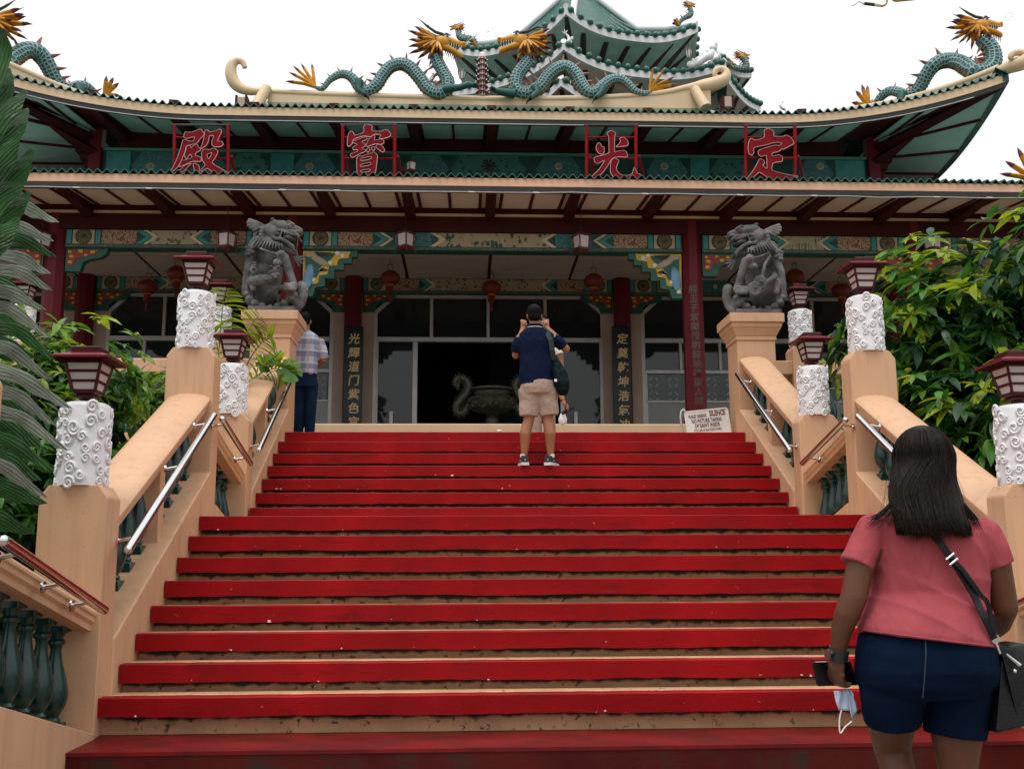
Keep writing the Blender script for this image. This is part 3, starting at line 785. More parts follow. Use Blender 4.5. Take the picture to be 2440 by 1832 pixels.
for p0, p1, m, sh in ((252,310,TEAL,'box'),(314,540,P_TEALFLOWER,'hex'),(545,640,P_DARKFLOWER,'hex'),(645,700,TEAL,'box'),(700,800,P_TEALFLOWER,'hex'),(805,960,TEALD,'box'),(960,1070,P_TEALFLOWER,'hex'),
                      (1075,1255,P_DARKFLOWER,'hex'),(1275,1385,P_TEALFLOWER,'hex'),(1390,1530,TEALD,'box'),(1540,1640,P_TEALFLOWER,'hex'),(1645,1690,TEAL,'box'),(1690,1790,P_DARKFLOWER,'hex'),(1900,1985,P_TEALFLOWER,'hex'),(1990,2060,TEAL,'box')):
    upanel(p0, p1, m, sh)
for px in (358, 738, 1165, 1331, 1583, 1955):
    c = at(px, 397, YW-.07); b = MB()
    big = px == 1165
    for k in range(10): b.ell((c.x+(.09 if big else .05)*cos(k*pi/5), c.y, c.z+(.09 if big else .05)*sin(k*pi/5)), (.05 if big else .022,.008,.018), 6, 4, Matrix.Rotation(-k*pi/5,3,'Y'))
    b.ell(c, (.05 if big else .02,.012,.05 if big else .02), 8, 6)
    obj('flower', b, BLACKP if big else CREAM, uf, origin=c)
for px in (233, 2074):
    c = at(px, 380, YW); b = MB(); b.cbox(c.x-.10, c.x+.10, YW-.16, YW+.05, 6.9, zfr1+.55, .01); hp('upper_column', b, COLRED)
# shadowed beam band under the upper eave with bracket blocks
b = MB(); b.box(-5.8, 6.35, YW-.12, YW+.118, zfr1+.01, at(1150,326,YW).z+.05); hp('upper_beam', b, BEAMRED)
# upper eave line (x, y, z offset) with upswept corners
UXL, UXR = -7.75, 8.32
def sweep(x):
    d = max(0, x-4.6) if x > 0 else max(0, -3.9-x)
    L = (UXR-4.6) if x > 0 else (-3.9-UXL)
    t = d/L
    return .62*t**2.0, -.25*t**2
def uedge(x):
    dz, dy = sweep(x); return dz, YUE+dy
def ueave_strip(y0, y1, z0, z1, name, m, n=60, x0=UXL, x1=UXR):
    b = MB(); rr = []
    for i in range(n+1):
        x = lerp(x0, x1, i/n); dz, yy = uedge(x)
        rr.append([(x, yy+y0, z0+dz), (x, yy+y1, z0+dz), (x, yy+y1, z1+dz), (x, yy+y0, z1+dz)])
    b.rings(rr); return hp(name, b, m)
ueave_strip(0, .10, ZUF0, ZUF1, 'upper_fascia', PALEBEIGE)
ueave_strip(.015, .09, ZUF0-.07, ZUF0-.003, 'upper_gutter', MATS['black_gutter'])
conduit([(lerp(UXL+.3,UXR-.5,i/60), uedge(lerp(UXL+.3,UXR-.5,i/60))[1]-.004, ZUF0-.085+uedge(lerp(UXL+.3,UXR-.5,i/60))[0]) for i in range(61)], 'light_conduit', hall)
# side eave on the right (runs back) and left
def side_eave(s):
    X = UXR if s > 0 else UXL
    rr = []
    for i in range(25):
        t = i/24; y = lerp(YUE-.25, 20.5, t); d = max(0, 1-(y-YUE+.25)/2.9)
        dz = 0.62*d**2; x = X+s*.25*d**2*0
        rr.append((x, y, dz))
    return rr
for s in (-1, 1):
    rr = side_eave(s); X = UXR if s > 0 else UXL
    b = MB(); b.rings([[(x-.05,y,ZUF0+dz),(x+.05,y,ZUF0+dz),(x+.05,y,ZUF1+dz),(x-.05,y,ZUF1+dz)] for x,y,dz in rr]); hp('side_fascia', b, mat('dark_green_fascia', (.01,.06,.05), .5, var=.2))
    for i in range(46):
        t = i/45*.55; y = lerp(YUE-.25, 20.5, t); d = max(0, 1-(y-YUE+.25)/2.9)
        inst('side_tile', TILE, hall, Vector((X+s*.03, y, ZUF1+0.62*d**2+.0))-wloc(hall), rot=(0,0,s*pi/2), scale=(1,.3,.8))
# soffit: teal boards following the eave up to the wall line
ZUS1 = at(1150, 330, YW-.1).z
def usoff(x, t, lift=0.):
    """t 0 at the eave, 1 at the wall"""
    dz, yy = uedge(x)
    return Vector((x, lerp(yy+.09, YW, t), lerp(ZUF0+dz+.01, ZUS1+dz*.35, t)+lift))
TEALS = mat('teal_soffit_paint', (.32,.56,.50), .55, var=.1, vs=2)
rxu = at(1170, 310, 15.5).x
def slab(c4, th, name, m, par=None):
    b = MB(); b.add([tuple(p) for p in c4]+[(p.x,p.y,p.z+th) for p in c4], [(0,3,2,1),(4,5,6,7),(0,1,5,4),(1,2,6,5),(2,3,7,6),(3,0,4,7)])
    return hp(name, b, m, par)
i = -6
for i in range(-5, 6):
    x0 = rxu+i*RB; x1 = x0+RB
    if x0 < -5.9 or x1 > 6.6: continue
    for a, c in ((.10,RB/2-.02),(RB/2+.02,RB-.10)):
        slab([usoff(x0+a,0), usoff(x0+c,0), usoff(x0+c,1), usoff(x0+a,1)], .02, 'teal_soffit_board', TEALS)
    slab([usoff(x0-.07,0,-.05), usoff(x0+.07,0,-.05), usoff(x0+.07,1,-.2), usoff(x0-.07,1,-.2)], .3, 'upper_rafter', BEAMRED)
    slab([usoff(x0+RB/2-.02,0,-.02), usoff(x0+RB/2+.02,0,-.02), usoff(x0+RB/2+.02,1,-.02), usoff(x0+RB/2-.02,1,-.02)], .05, 'upper_batten', BATTEN)
    for e in (.1, RB-.1): slab([usoff(x0+e-.018,0,-.02), usoff(x0+e+.018,0,-.02), usoff(x0+e+.018,1,-.02), usoff(x0+e-.018,1,-.02)], .05, 'upper_batten', BATTEN)
b = MB(); b.rings([[ (p.x,p.y,p.z+.03) for p in (usoff(x,0),usoff(x,1))]+[(p.x,p.y,p.z+.06) for p in (usoff(x,1),usoff(x,0))] for x in [lerp(UXL,UXR,k/60) for k in range(61)]]); hp('soffit_backing', b, BEAMRED)
# corner soffits: fan boards from the wall corner column out to front and side eaves
for s in (-1, 1):
    cw = Vector((at(2074 if s > 0 else 233, 380, YW).x, YW, ZUS1)); X = UXR if s > 0 else UXL
    tip = Vector((X, YUE-.25, ZUF0+.62))
    side = []
    for k in range(8):
        y = lerp(YUE-.25, 20.0, k/7); d = max(0, 1-(y-YUE+.25)/2.9); side.append(Vector((X-s*.05, y, ZUF0+0.62*d*d+.01)))
    inner = [cw]+[Vector((cw.x, lerp(YW, 20.0, max(0,(k-1)/6)), ZUS1-.02)) for k in range(1,8)]
    for k in range(7):
        p = [side[k], side[k+1], inner[k+1], inner[k]]
        slab(p if s > 0 else p[::-1], .02, 'teal_corner_board', TEALS)
        slab([side[k+1]+Vector((0,-.025,-.03)), side[k+1]+Vector((0,.025,-.03)), inner[k+1]+Vector((0,.025,-.03)), inner[k+1]+Vector((0,-.025,-.03))], .05, 'corner_batten', BATTEN)
    # front triangle beside the hip beam
    xs = [lerp(cw.x+s*.05, X-s*.02, k/6) for k in range(7)]
    for k in range(6):
        e0, e1 = usoff(xs[k],0), usoff(xs[k+1],0)
        w0, w1 = cw.lerp(tip, k/6), cw.lerp(tip, (k+1)/6)
        w0.z += .03; w1.z += .03
        p = [e0, e1, w1, w0]; slab(p if s > 0 else p[::-1], .02, 'teal_corner_board', TEALS)
        if k % 2: slab([e0+Vector((-.02,0,-.03)), e0+Vector((.02,0,-.03)), w0+Vector((.02,0,-.03)), w0+Vector((-.02,0,-.03))], .05, 'corner_batten', BATTEN)
    b = MB(); b.tube([cw+Vector((0,0,-.12)), cw.lerp(tip,.4)+Vector((0,0,-.10)), cw.lerp(tip,.75)+Vector((0,0,-.05)), tip+Vector((0,.1,-.02))], [.10,.095,.085,.05], 4, ref=(0,0,1)); hp('hip_beam', b, BEAMRED)
    # second beam below it with stepped end
    b = MB(); b.tube([cw+Vector((0,-.1,-.34)), cw.lerp(tip,.2)+Vector((0,0,-.28)), cw.lerp(tip,.34)+Vector((0,0,-.2))], [.085,.08,.03], 4, ref=(0,0,1)); hp('hip_bracket', b, BEAMRED)
    # purlin carried round the side
    k0 = cw+Vector((0, 1.4, -.05)); b = MB(); b.tube([k0, Vector((X-s*.1, YW+1.4, ZUF0-.02))], [.09,.07], 4, ref=(0,0,1)); hp('side_beam', b, BEAMRED)
# stepped bracket blocks beside the columns
    for q in range(4):
        b = MB(); b.box(cw.x+s*(.1), cw.x+s*(.42-q*.08), YW-.1, YW+.06, zfr1+.05-q*.13, zfr1+.14-q*.13); hp('bracket_block', b, BEAMRED)
# eave tiles of the upper roof
b = MB(); N = 40; rr = []
YR, ZR = 19.0, at(1150, 238, 19.0).z
b2 = []
for i in range(N+1):
    x = lerp(UXL, UXR, i/N); dz, yy = uedge(x); xr = lerp(-4.2, 4.6, i/N)
    row = []
    for k in range(7):
        t = k/6; sag = -(.9+1.0*(2*i/N-1)**2)*t*(1-t)
        row.append((lerp(x, xr, t), lerp(yy+.06, YR, t), lerp(ZUF1+dz, ZR-.1, t)+sag))
    rr.append(row)
vs_ = [p for r in rr for p in r]; fs_ = [(i*7+k, (i+1)*7+k, (i+1)*7+k+1, i*7+k+1) for i in range(N) for k in range(6)]
b.add(vs_, fs_); ur = hp('upper_roof', b, TILEG, origin=(0,YUE,ZUF1))
for X_, xr_ in ((UXL,-4.2),(UXR,4.6)):
    b = MB(); row = []
    for k in range(9):
        t = k/8; sg = -1.9*t*(1-t); row += [(lerp(X_,xr_,t), lerp(YUE-.19,YR,t), lerp(ZUF1+.62,ZR-.1,t)+sg), (lerp(X_,xr_,t), lerp(20.5,YR+.1,t), lerp(ZUF1,ZR-.1,t)+sg*.8)]
    b.add(row, [(2*k,2*k+1,2*k+3,2*k+2) for k in range(8)]); hp('roof_side', b, TILEG)
n = int((UXR-UXL)/.124)
for i in range(n+1):
    x = UXL+.05+i*.124
    if x > UXR: break
    dz, yy = uedge(x); dz2, _ = uedge(x+.05)
    inst('roof_tile', TILE, ur, (x, yy-YUE-.03, dz+.03), rot=(0, -atan2(dz2-dz, .05), random.uniform(-.03,.03)))

# ---------------- back wall with doors and windows
ICX = [at(x, 760, YIN).x for x in (-431, 206, 843, 1480, 2117, 2754)]
zi = lambda y: at(1170, y, YIN).z
ZI0, ZI1 = zi(703), zi(667)
for i, x in enumerate(ICX):
    c = MB(); c.lathe([(.17,ZP),(.165,ZCE+.1)], (x, YIN-.12, 0), 8); c.xf(Matrix.Translation((x,YIN-.12,0)) @ Matrix.Rotation(pi/8,4,'Z') @ Matrix.Translation((-x,-(YIN-.12),0))); hp('inner_column', c, COLRED)
    for s in (-1, 1):
        bracket(x+s*.17, s, ZI0, YIN-.06)
        p = MB(); p.box(min(x+s*.14, x+s*.37), max(x+s*.14, x+s*.37), YIN-.02, YIN+.2, ZP, ZI0); hp('wall_strip', p, PINKWALL)
for (a, c), m in zip([(ICX[i]+.16, ICX[i+1]-.16) for i in range(5)], (P_VINE, P_FLOWER, P_FLOWER, P_BAMBOO, P_VINE)):
    frieze(a, c, YIN-.06, ZI0, ZI1, m)
b = MB(); b.box(HX0, HX1, YIN-.1, YIN+.2, ZI1+.001, ZCE+.1); hp('inner_beam', b, BEAMRED)
def frame_bar(par, x0, x1, z0, z1, y=YIN+.05, d=.05, m=None):
    b = MB(); b.cbox(x0, x1, y-d, y+d, z0, z1, .006); obj('frame_bar', b, m or ALU, par, origin=((x0+x1)/2, y, z0))
def pane(par, x0, x1, z0, z1, name='pane', tilt=0.):
    b = MB(); b.box(x0, x1, YIN+.045, YIN+.055, z0, z1); return obj(name, b, GLASS, par, origin=((x0+x1)/2, YIN+.05, z0))
def px(x): return at(x, 800, YIN+.05).x
def window_bay(x0, x1, label, opening=None, mul_top=(), mul_low=(), door=False):
    w = hp('door_screen' if door else 'window', (lambda b: (b.cbox(x0, x0+.075, YIN-.01, YIN+.11, ZP, zi(745), .006), b)[1])(MB()), ALU, origin=(x0, YIN, ZP))
    frame_bar(w, x1-.075, x1, ZP, zi(745))
    zt0, zt1 = zi(815), zi(804)
    frame_bar(w, x0+.075, x1-.075, zt0, zt1, d=.06)
    frame_bar(w, x0+.36, x1-.36, ZI0-.07, ZI0-.005)
    for s, xe in ((1, x0), (-1, x1)):   # chamfered upper corners
        b = MB(); p = [(xe+s*.0, zi(745)), (xe+s*.075, zi(745)-.02), (xe+s*.40, ZI0-.07), (xe+s*.36, ZI0-.005)]
        b.prism(p, 'y', YIN, YIN+.1); obj('frame_bar', b, ALU, w, origin=(xe, YIN, ZI0))
    xs = [x0+.075]+list(mul_top)+[x1-.075]
    for m in mul_top: frame_bar(w, m-.03, m+.03, zt1, ZI0-.07)
    for a, c in zip(xs[:-1], xs[1:]): pane(w, a+.03, c-.03, zt1, ZI0-.03)
    return w, zt0
# centre doors
w, zt0 = window_bay(px(890), px(1440), '', mul_top=[px(1028), px(1163), px(1299)], door=True)
pane(w, px(900), px(985), ZP, zt0); pane(w, px(1340), px(1430), ZP, zt0)
frame_bar(w, px(984), px(996), ZP, zt0); frame_bar(w, px(1333), px(1343), ZP, zt0)
frame_bar(w, px(899), px(903), ZP, zt0); frame_bar(w, px(1427), px(1431), ZP, zt0)
for xx in (936, 1368):
    b = MB(); b.cbox(px(xx)-.035, px(xx)+.035, YIN-.06, YIN+.03, zi(1030), zi(981), .01); obj('door_handle', b, WHITEP, w, origin=(px(xx), YIN, zi(1000)))
P_ETCH = mat('etched_glass', (.35,.40,.38), .4, var=.1)
def side_window(x0, x1, mt, ml):
    w, zt0 = window_bay(x0, x1, '', mul_top=mt)
    zq0, zq1 = zi(889), zi(880)
    frame_bar(w, x0+.075, x1-.075, zq0, zq1, d=.055)
    xs = [x0+.075]+ml+[x1-.075]
    for m in ml:
        frame_bar(w, m-.028, m+.028, zq1, zt0)
    for a, c in zip(xs[:-1], xs[1:]): pane(w, a, c, zq1, zt0)
    half = [x0+.075, (x0+x1)/2, x1-.075]
    for a, c in zip(half[:-1], half[1:]):
        p = pane(w, a+.02, c-.02, zi(956), zq0)
        e = MB(); n = int((c-a)/.31)
        for r in range(2):
            for k in range(n):
                cx = lerp(a+.15, c-.15, k/max(1,n-1)); cz = zq0-.16-.27*r
                for q in range(4):
                    an = pi/4+q*pi/2
                    for da in (-.28, 0, .28):
                        e.ell((cx+.085*cos(an+da), YIN+.04, cz+.085*sin(an+da)), (.016,.003,.016), 6, 4)
                e.ell((cx, YIN+.04, cz), (.012,.003,.012), 6, 4)
        obj('etched_pattern', e, P_ETCH, p, origin=(a, YIN, zq0))
        frame_bar(w, a-.02, a+.03, ZP, zq0)
    b = MB(); b.box(x0, x1, YIN+.02, YIN+.12, ZP, zi(956)); obj('sill_panel', b, mat('grey_panel', (.30,.31,.31), .4, var=.06), w, origin=(x0,YIN,ZP))
    frame_bar(w, x0+.075, x1-.075, zi(958), zi(953))
for i in (0, 1, 3, 4):
    x0, x1 = ICX[i]+.37, ICX[i+1]-.37; L = x1-x0
    side_window(x0, x1, [lerp(x0,x1,.25), lerp(x0,x1,.5), lerp(x0,x1,.75)], [lerp(x0,x1,.17), lerp(x0,x1,.34), lerp(x0,x1,.66), lerp(x0,x1,.83)])
# dark room behind
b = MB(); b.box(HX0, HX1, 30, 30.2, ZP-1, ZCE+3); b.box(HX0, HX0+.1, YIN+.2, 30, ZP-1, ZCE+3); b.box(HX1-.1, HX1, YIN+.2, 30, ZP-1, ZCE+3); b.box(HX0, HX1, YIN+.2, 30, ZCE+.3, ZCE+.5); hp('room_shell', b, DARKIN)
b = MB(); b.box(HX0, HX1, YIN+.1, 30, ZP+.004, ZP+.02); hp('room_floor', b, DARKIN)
# ================================================================== ridge and hips (beige mouldings)
def px_path(pts, Y, n=6):
    """pixel polyline (x, y, radius[, Y]) of something standing in the plane Y -> world points, radii"""
    sp = spline([tuple(p)+((Y,) if len(p) == 3 else ()) for p in pts], n)
    return [at(p[0], p[1], p[3]) for p in sp], [p[2]*p[3]/FOC for p in sp]
YRG = 19.0
top = [(640,213),(760,220),(900,226),(1050,231),(1170,234),(1330,234),(1480,229),(1600,216),(1650,204),(1690,186)]
b = MB(); P = [at(x, y, YRG) for x, y in spline(top, 6)]
rr = []
for p in P: rr.append([(p.x,p.y-.06,p.z-.62),(p.x,p.y+.06,p.z-.62),(p.x,p.y+.06,p.z-.02),(p.x,p.y-.06,p.z-.02)])
b.rings(rr); rid = hp('ridge', b, PALEBEIGE)
lcurl = [(585,178,3,),(577,160,6),(565,150,9),(552,158,12),(548,178,14),(560,200,15),(590,212,15),(640,217,10),(700,221,8),(900,229,8),(1170,237,8),(1480,232,8),(1600,220,9),(1650,208,12),(1690,190,16),(1722,183,13),(1730,196,9)]
lcurl = [(584,162,6),(577,148,8),(563,146,10),(552,158,13),(551,180,15),(563,203,15),(590,216,12),(640,219,8.5),(760,225,8.5),(1000,233,8.5),(1170,237,8.5),(1400,235,8.5),(1560,225,8.5),(1640,210,10),(1690,192,14),(1724,186,15)]
lcurl = lcurl[:-2]+[(1690,196,15),(1714,194,16),(1728,186,16),(1728,178,13),(1716,174,10),(1706,180,8),(1708,190,6)]
lcurl = lcurl[:-7]+[(1672,206,16),(1704,200,18),(1726,189,15),(1730,174,11),(1720,165,8.5),(1707,168,7.5),(1703,179,6),(1711,183,4)]
pts, rad = px_path(lcurl, YRG-.02, 6); b = MB(); b.tube(pts, rad, 12, ref=(0,1,0)); hp('ridge_moulding', b, PALEBEIGE, smooth=60)
for px_, py_, s in ((636,235,1), (1655,238,-1)):
    b = MB(); a = at(px_, py_-25, YRG-.1); c = at(px_-s*26, py_+20, YRG-.3); b.tube([a, c], [.10,.12], 10); hp('ridge_prop', b, PALEBEIGE, smooth=50)
for px_ in (577, 1732):
    c = at(px_, 247, YRG-.4); b = MB(); b.cbox(c.x-.09,c.x+.09,c.y-.1,c.y+.1,c.z-.12,c.z+.10,.02); o = hp('ridge_end_block', b, PINKWALL)
    for s in (-1,1):
        b = MB(); b.box(c.x+s*.092-.02,c.x+s*.092+.02,c.y-.11,c.y+.11,c.z-.15,c.z+.12); obj('block_edge', b, BEAMRED, o, origin=wloc(o))
# hips: right with its curl, left running off the picture
def hip(pts, name):
    P, R = px_path(pts, YUE, 6)
    b = MB(); b.tube(P, R, 12, ref=(0,1,0)); hp(name, b, PALEBEIGE, smooth=60)
    b = MB(); b.rings([[(p.x-.05,p.y,p.z-.34),(p.x+.05,p.y,p.z-.34),(p.x+.05,p.y,p.z),(p.x-.05,p.y,p.z)] for p in P]); hp(name+'_wall', b, PALEBEIGE)
hip([(2000,266,9,16.8),(2100,250,9,16.3),(2200,226,9,15.7),(2300,194,9,15.2),(2380,162,9.5,14.85)], 'hip_moulding')
P, R = px_path([(2310,198,8,15.2),(2375,172,12,14.9),(2412,158,18,14.7),(2440,148,19,14.6),(2446,134,15,14.6),(2432,126,9,14.6),(2414,128,9,14.6),(2408,138,7,14.6),(2414,141,4,14.6)], 14.7, 6)
b = MB(); b.tube(P, R, 14, ref=(0,1,0)); hp('hip_curl', b, PALEBEIGE, smooth=60)
hip([(330,260,9,16.6),(240,240,9,16.2),(150,210,9,15.7),(60,172,9,15.2),(-30,130,9,14.8)], 'hip_moulding')

# ================================================================== dragons
def scale_mat():
    m = bpy.data.materials.new('dragon_scales'); m.use_nodes = True
    n = m.node_tree.nodes; l = m.node_tree.links; b = n['Principled BSDF']; b.inputs['Roughness'].default_value = .4
    uv = n.new('ShaderNodeUVMap'); mp = n.new('ShaderNodeMapping'); mp.inputs['Scale'].default_value = (1,1,1); l.new(uv.outputs[0], mp.inputs[0])
    v = n.new('ShaderNodeTexVoronoi'); v.voronoi_dimensions = '2D'; v.feature = 'DISTANCE_TO_EDGE'; v.inputs['Scale'].default_value = 1; v.inputs['Randomness'].default_value = .35; l.new(mp.outputs[0], v.inputs['Vector'])
    r = n.new('ShaderNodeValToRGB'); e = r.color_ramp.elements; e[0].position = .04; e[0].color = (.26,.42,.42,1); e[1].position = .2; e[1].color = (.006,.055,.06,1)
    x = r.color_ramp.elements.new(.38); x.color = (.012,.095,.10,1)
    l.new(v.outputs['Distance'], r.inputs[0])
    l.new(r.outputs[0], b.inputs['Base Color'])
    bp = n.new('ShaderNodeBump'); bp.inputs['Strength'].default_value = .9; bp.inputs['Distance'].default_value = .03; l.new(v.outputs['Distance'], bp.inputs['Height']); l.new(bp.outputs[0], b.inputs['Normal'])
    return m
SCALES = scale_mat()
BELLY = paint('dragon_belly', (.55,.27,.03), [('noise', 8, .55, .15, (.42,.20,.03), None)], .45)
def wave_dark(m):
    return m
GOLD = mat('mane_ochre', (.58,.26,.010), .45, var=.2, vs=9)
TIP = mat('mane_tip_maroon', (.16,.035,.035), .5, var=.3, vs=12)
SPINE = mat('dragon_spine', (.30,.13,.10), .5, var=.3, vs=14)
HORN = mat('dragon_horn', (.03,.035,.035), .45, var=.3, vs=12)
BANDM = mat('belly_joint', (.10,.05,.02), .6)
def body_mesh(P, R, seg=14, density=17):
    """tube with uv: u along the body (in scale rows), v around, starting at the belly"""
    n = len(P); T = [(P[min(i+1,n-1)]-P[max(i-1,0)]).normalized() for i in range(n)]
    vs = []; uvs = []; d = 0
    for i in range(n):
        if i: d += (P[i]-P[i-1]).length
        U = T[i].cross(Vector((0,1,0))).normalized()      # towards belly / back in the picture plane
        B = Vector((0,1,0)); B = (B-T[i]*B.dot(T[i])).normalized()
        for k in range(seg+1):
            a = 2*pi*k/seg; vs.append(P[i]+(U*cos(a)+B*sin(a))*R[i]); uvs.append((d*density, k/seg*11))
    fs = []
    for i in range(n-1):
        for k in range(seg): o = i*(seg+1)+k; fs.append((o, o+1, o+seg+2, o+seg+1))
    me = bpy.data.meshes.new('body'); me.from_pydata([tuple(v) for v in vs], [], fs)
    ul = me.uv_layers.new(name='UVMap')
    for p in me.polygons:
        p.use_smooth = True
        for li in p.loop_indices: ul.data[li].uv = uvs[me.loops[li].vertex_index]
    return me
def spike(b, a, c, r, flat=.5, ref=(0,1,0), bend=0.):
    a = Vector(a); c = Vector(c); m = a.lerp(c, .5)+Vector((0,0,bend)); b.tube([a, a.lerp(m,.6), m, m.lerp(c,.6), c], [r*.7, r, r*.9, r*.55, r*.08], 7, ref=ref, flat=flat)
def dragon(label, body, head, tail, Y, facing, legs=(), hs=1., belly_side=1, spine_side=-1, wh=True):
    """body: pixel list (x,y,r[,Y]) from tail to neck; head: dict of pixel anchors; tail: base and tips"""
    P, R = px_path(body, Y, 7); R = [r*1.14 for r in R]
    t = thing('dragon_statue', label, 'dragon statue', tuple(P[len(P)//2]), 'roof dragons')
    W = wloc(t)
    bo = obj('body', body_mesh([p-W for p in P], R), SCALES, t, local=True)
    # belly strip with joints (on the lower / inner side)
    n = len(P); T = [(P[min(i+1,n-1)]-P[max(i-1,0)]).normalized() for i in range(n)]
    N = [T[i].cross(Vector((0,1,0))).normalized()*-belly_side for i in range(n)]
    b = MB(); rr = []
    for i in range(n):
        c = P[i]+N[i]*R[i]*.62; r = R[i]*.62
        rr.append([c+Vector((0,-1,0))*r*.98, c+N[i]*r*.35+Vector((0,-1,0))*r*.85, c+N[i]*r*.68, c+N[i]*r*.35+Vector((0,1,0))*r*.85, c+Vector((0,1,0))*r*.98])
    b.rings(rr); be = obj('belly', b, BELLY, t, smooth=180)
    j = MB(); k = 0
    for i in range(2, n-2, 2):
        c = P[i]+N[i]*R[i]*.62; r = R[i]*.63
        j.tube([c+Vector((0,-1,0))*r, c+N[i]*r*.40+Vector((0,-1,0))*r*.87, c+N[i]*r*.74, c+N[i]*r*.40+Vector((0,1,0))*r*.87], R[i]*.05, 4)
    stuff(obj('belly_joints', j, BANDM, t))
    # back spines
    sp = None; k = 0; dist = 0; step_ = .0
    for i in range(3, n-2):
        dist += (P[i]-P[i-1]).length
        if dist < .17: continue
        dist = 0
        h = R[i]*.95+.03
        b = MB(); base = P[i]-N[i]*R[i]*.9; tipp = base-N[i]*h+T[i]*(-.25*h)
        b.tube([base, base.lerp(tipp,.5), tipp], [R[i]*.42, R[i]*.25, .003], 6, ref=(0,1,0), flat=.6)
        obj('spine', b, SPINE, t, origin=base)
    # tail fan
    base = at(*tail[0], Y if len(body[0]) == 3 else body[0][3])
    for q, tp in enumerate(tail[1:]):
        Yt = (Y if len(body[0]) == 3 else body[0][3])+.05*(q-2)
        tipp = at(*tp, Yt); b = MB(); mid = base.lerp(tipp, .72)
        up = Vector((0,0,.03))
        b.tube([base, base.lerp(mid,.5)+up, mid+up*.5], [.045,.055,.05], 8, ref=(0,1,0), flat=.6); fi = obj('tail_fin', b, GOLD, t, smooth=60, origin=base)
        b = MB(); b.tube([mid+up*.5, mid.lerp(tipp,.5)+up*.3, tipp], [.051,.035,.004], 8, ref=(0,1,0), flat=.6); obj('fin_tip', b, TIP, fi, smooth=60, origin=base)
    # legs
    for lg in legs:
        Q = [at(x, y, Yl) for x, y, Yl in lg]; b = MB()
        b.tube(Q, [R[n//2]*.75]+[R[n//2]*.55]*(len(Q)-2)+[R[n//2]*.35], 9, ref=(0,1,0)); le = obj('leg', b, TEALD, t, smooth=60, origin=Q[0])
        d = (Q[-1]-Q[-2]).normalized()
        for s in (-.07,-.02,.03,.08):
            b = MB(); a = Q[-1]+Vector((0,s,0)); b.tube([a-d*.03, a+d*.05+Vector((0,0,.015)), a+d*.11+Vector((0,0,-.03))], [.022,.02,.003], 6); obj('claw', b, HORN, le, origin=Q[0])
    if not head: return t
    # head, laid out in its own frame: +x towards the snout
    hY = Y if len(body[-1]) == 3 else body[-1][3]
    c = at(*head['c'], hY); s = head.get('s', 1.)*hY/FOC*100     # unit: 100 pixels
    ang = head.get('ang', 0.)
    M = Matrix.Translation(c) @ Matrix.Rotation(-ang*facing, 4, 'Y') @ Matrix.Diagonal((facing*s, s, s, 1))
    def L(b): b.xf(M); return b
    hd = obj('head', L(MB().ell((.10,0,.0),(.24,.17,.20),14,10).ell((.22,0,.06),(.16,.14,.12),12,8)), GOLD, t, smooth=180, origin=c)
    uj = MB(); uj.tube([(.2,0,.06),(.36,0,.07),(.52,0,.03),(.66,0,.0),(.76,0,-.02)], [.12,.105,.085,.075,.045], 12, flat=1.0); uj.ell((.70,.05,.03),(.06,.045,.05),8,6).ell((.70,-.05,.03),(.06,.045,.05),8,6)
    obj('upper_jaw', L(uj), GOLD, hd, smooth=60, origin=c)
    lj = MB(); lj.tube([(.16,0,-.12),(.34,0,-.17),(.52,0,-.24),(.66,0,-.32),(.70,0,-.38)], [.10,.085,.075,.07,.03], 12, flat=1.2); obj('lower_jaw', L(lj), GOLD, hd, smooth=60, origin=c)
    mo = MB(); mo.hull([(.22,-.06,.0),(.6,-.05,-.06),(.55,-.05,-.17),(.22,-.06,-.08),(.22,.06,.0),(.6,.05,-.06),(.55,.05,-.17),(.22,.06,-.08)]); obj('mouth', L(mo), HORN, hd, origin=c)
    te = MB()
    for i in range(6):
        for sy in (-.07,.07):
            x = .30+i*.07; te.tube([(x,sy,.0-.06*i*.2),(x+.01,sy,-.07-.06*i*.2)], [.014,.002], 5); te.tube([(x,sy,-.10-.03*i),(x,sy,-.03-.03*i)], [.012,.002], 5)
    stuff(obj('teeth', L(te), WHITEP, hd, origin=c))
    for sy in (-1, 1):
        e = MB(); e.ell((.22,sy*.12,.13),(.075,.03,.055),12,8); ey = obj('eye', L(e), WHITEP, hd, smooth=180, origin=c)
        e = MB(); e.ell((.235,sy*.145,.13),(.035,.012,.032),10,6); obj('pupil', L(e), BLACKP, hd, smooth=180, origin=c)
        e = MB(); e.tube([(.10,sy*.11,.15),(.2,sy*.14,.21),(.33,sy*.12,.17)], [.02,.035,.015], 6); obj('brow', L(e), HORN, hd, smooth=60, origin=c)
        h = MB(); h.tube([(.12,sy*.08,.20),(-.1,sy*.12,.22),(-.35,sy*.16,.34),(-.62,sy*.2,.52 if head.get('horn',1) else .3)], [.045,.045,.035,.004], 7); h.tube([(-.25,sy*.14,.29),(-.36,sy*.15,.42)], [.025,.003], 6); obj('horn', L(h), HORN, hd, smooth=60, origin=c)
        if wh:
            w = MB(); q = [(.72,sy*.05,.02),(.80,sy*.1,.12),(.84,sy*.12,.25),(.95,sy*.12,.32),(1.07,sy*.12,.27),(1.05,sy*.12,.18),(.98,sy*.12,.20)]
            w.tube([x[:3] for x in spline(q, 5)], .006, 5); obj('whisker', L(w), mat('wire', (.5,.5,.5), .4, metal=.6), hd, origin=c)
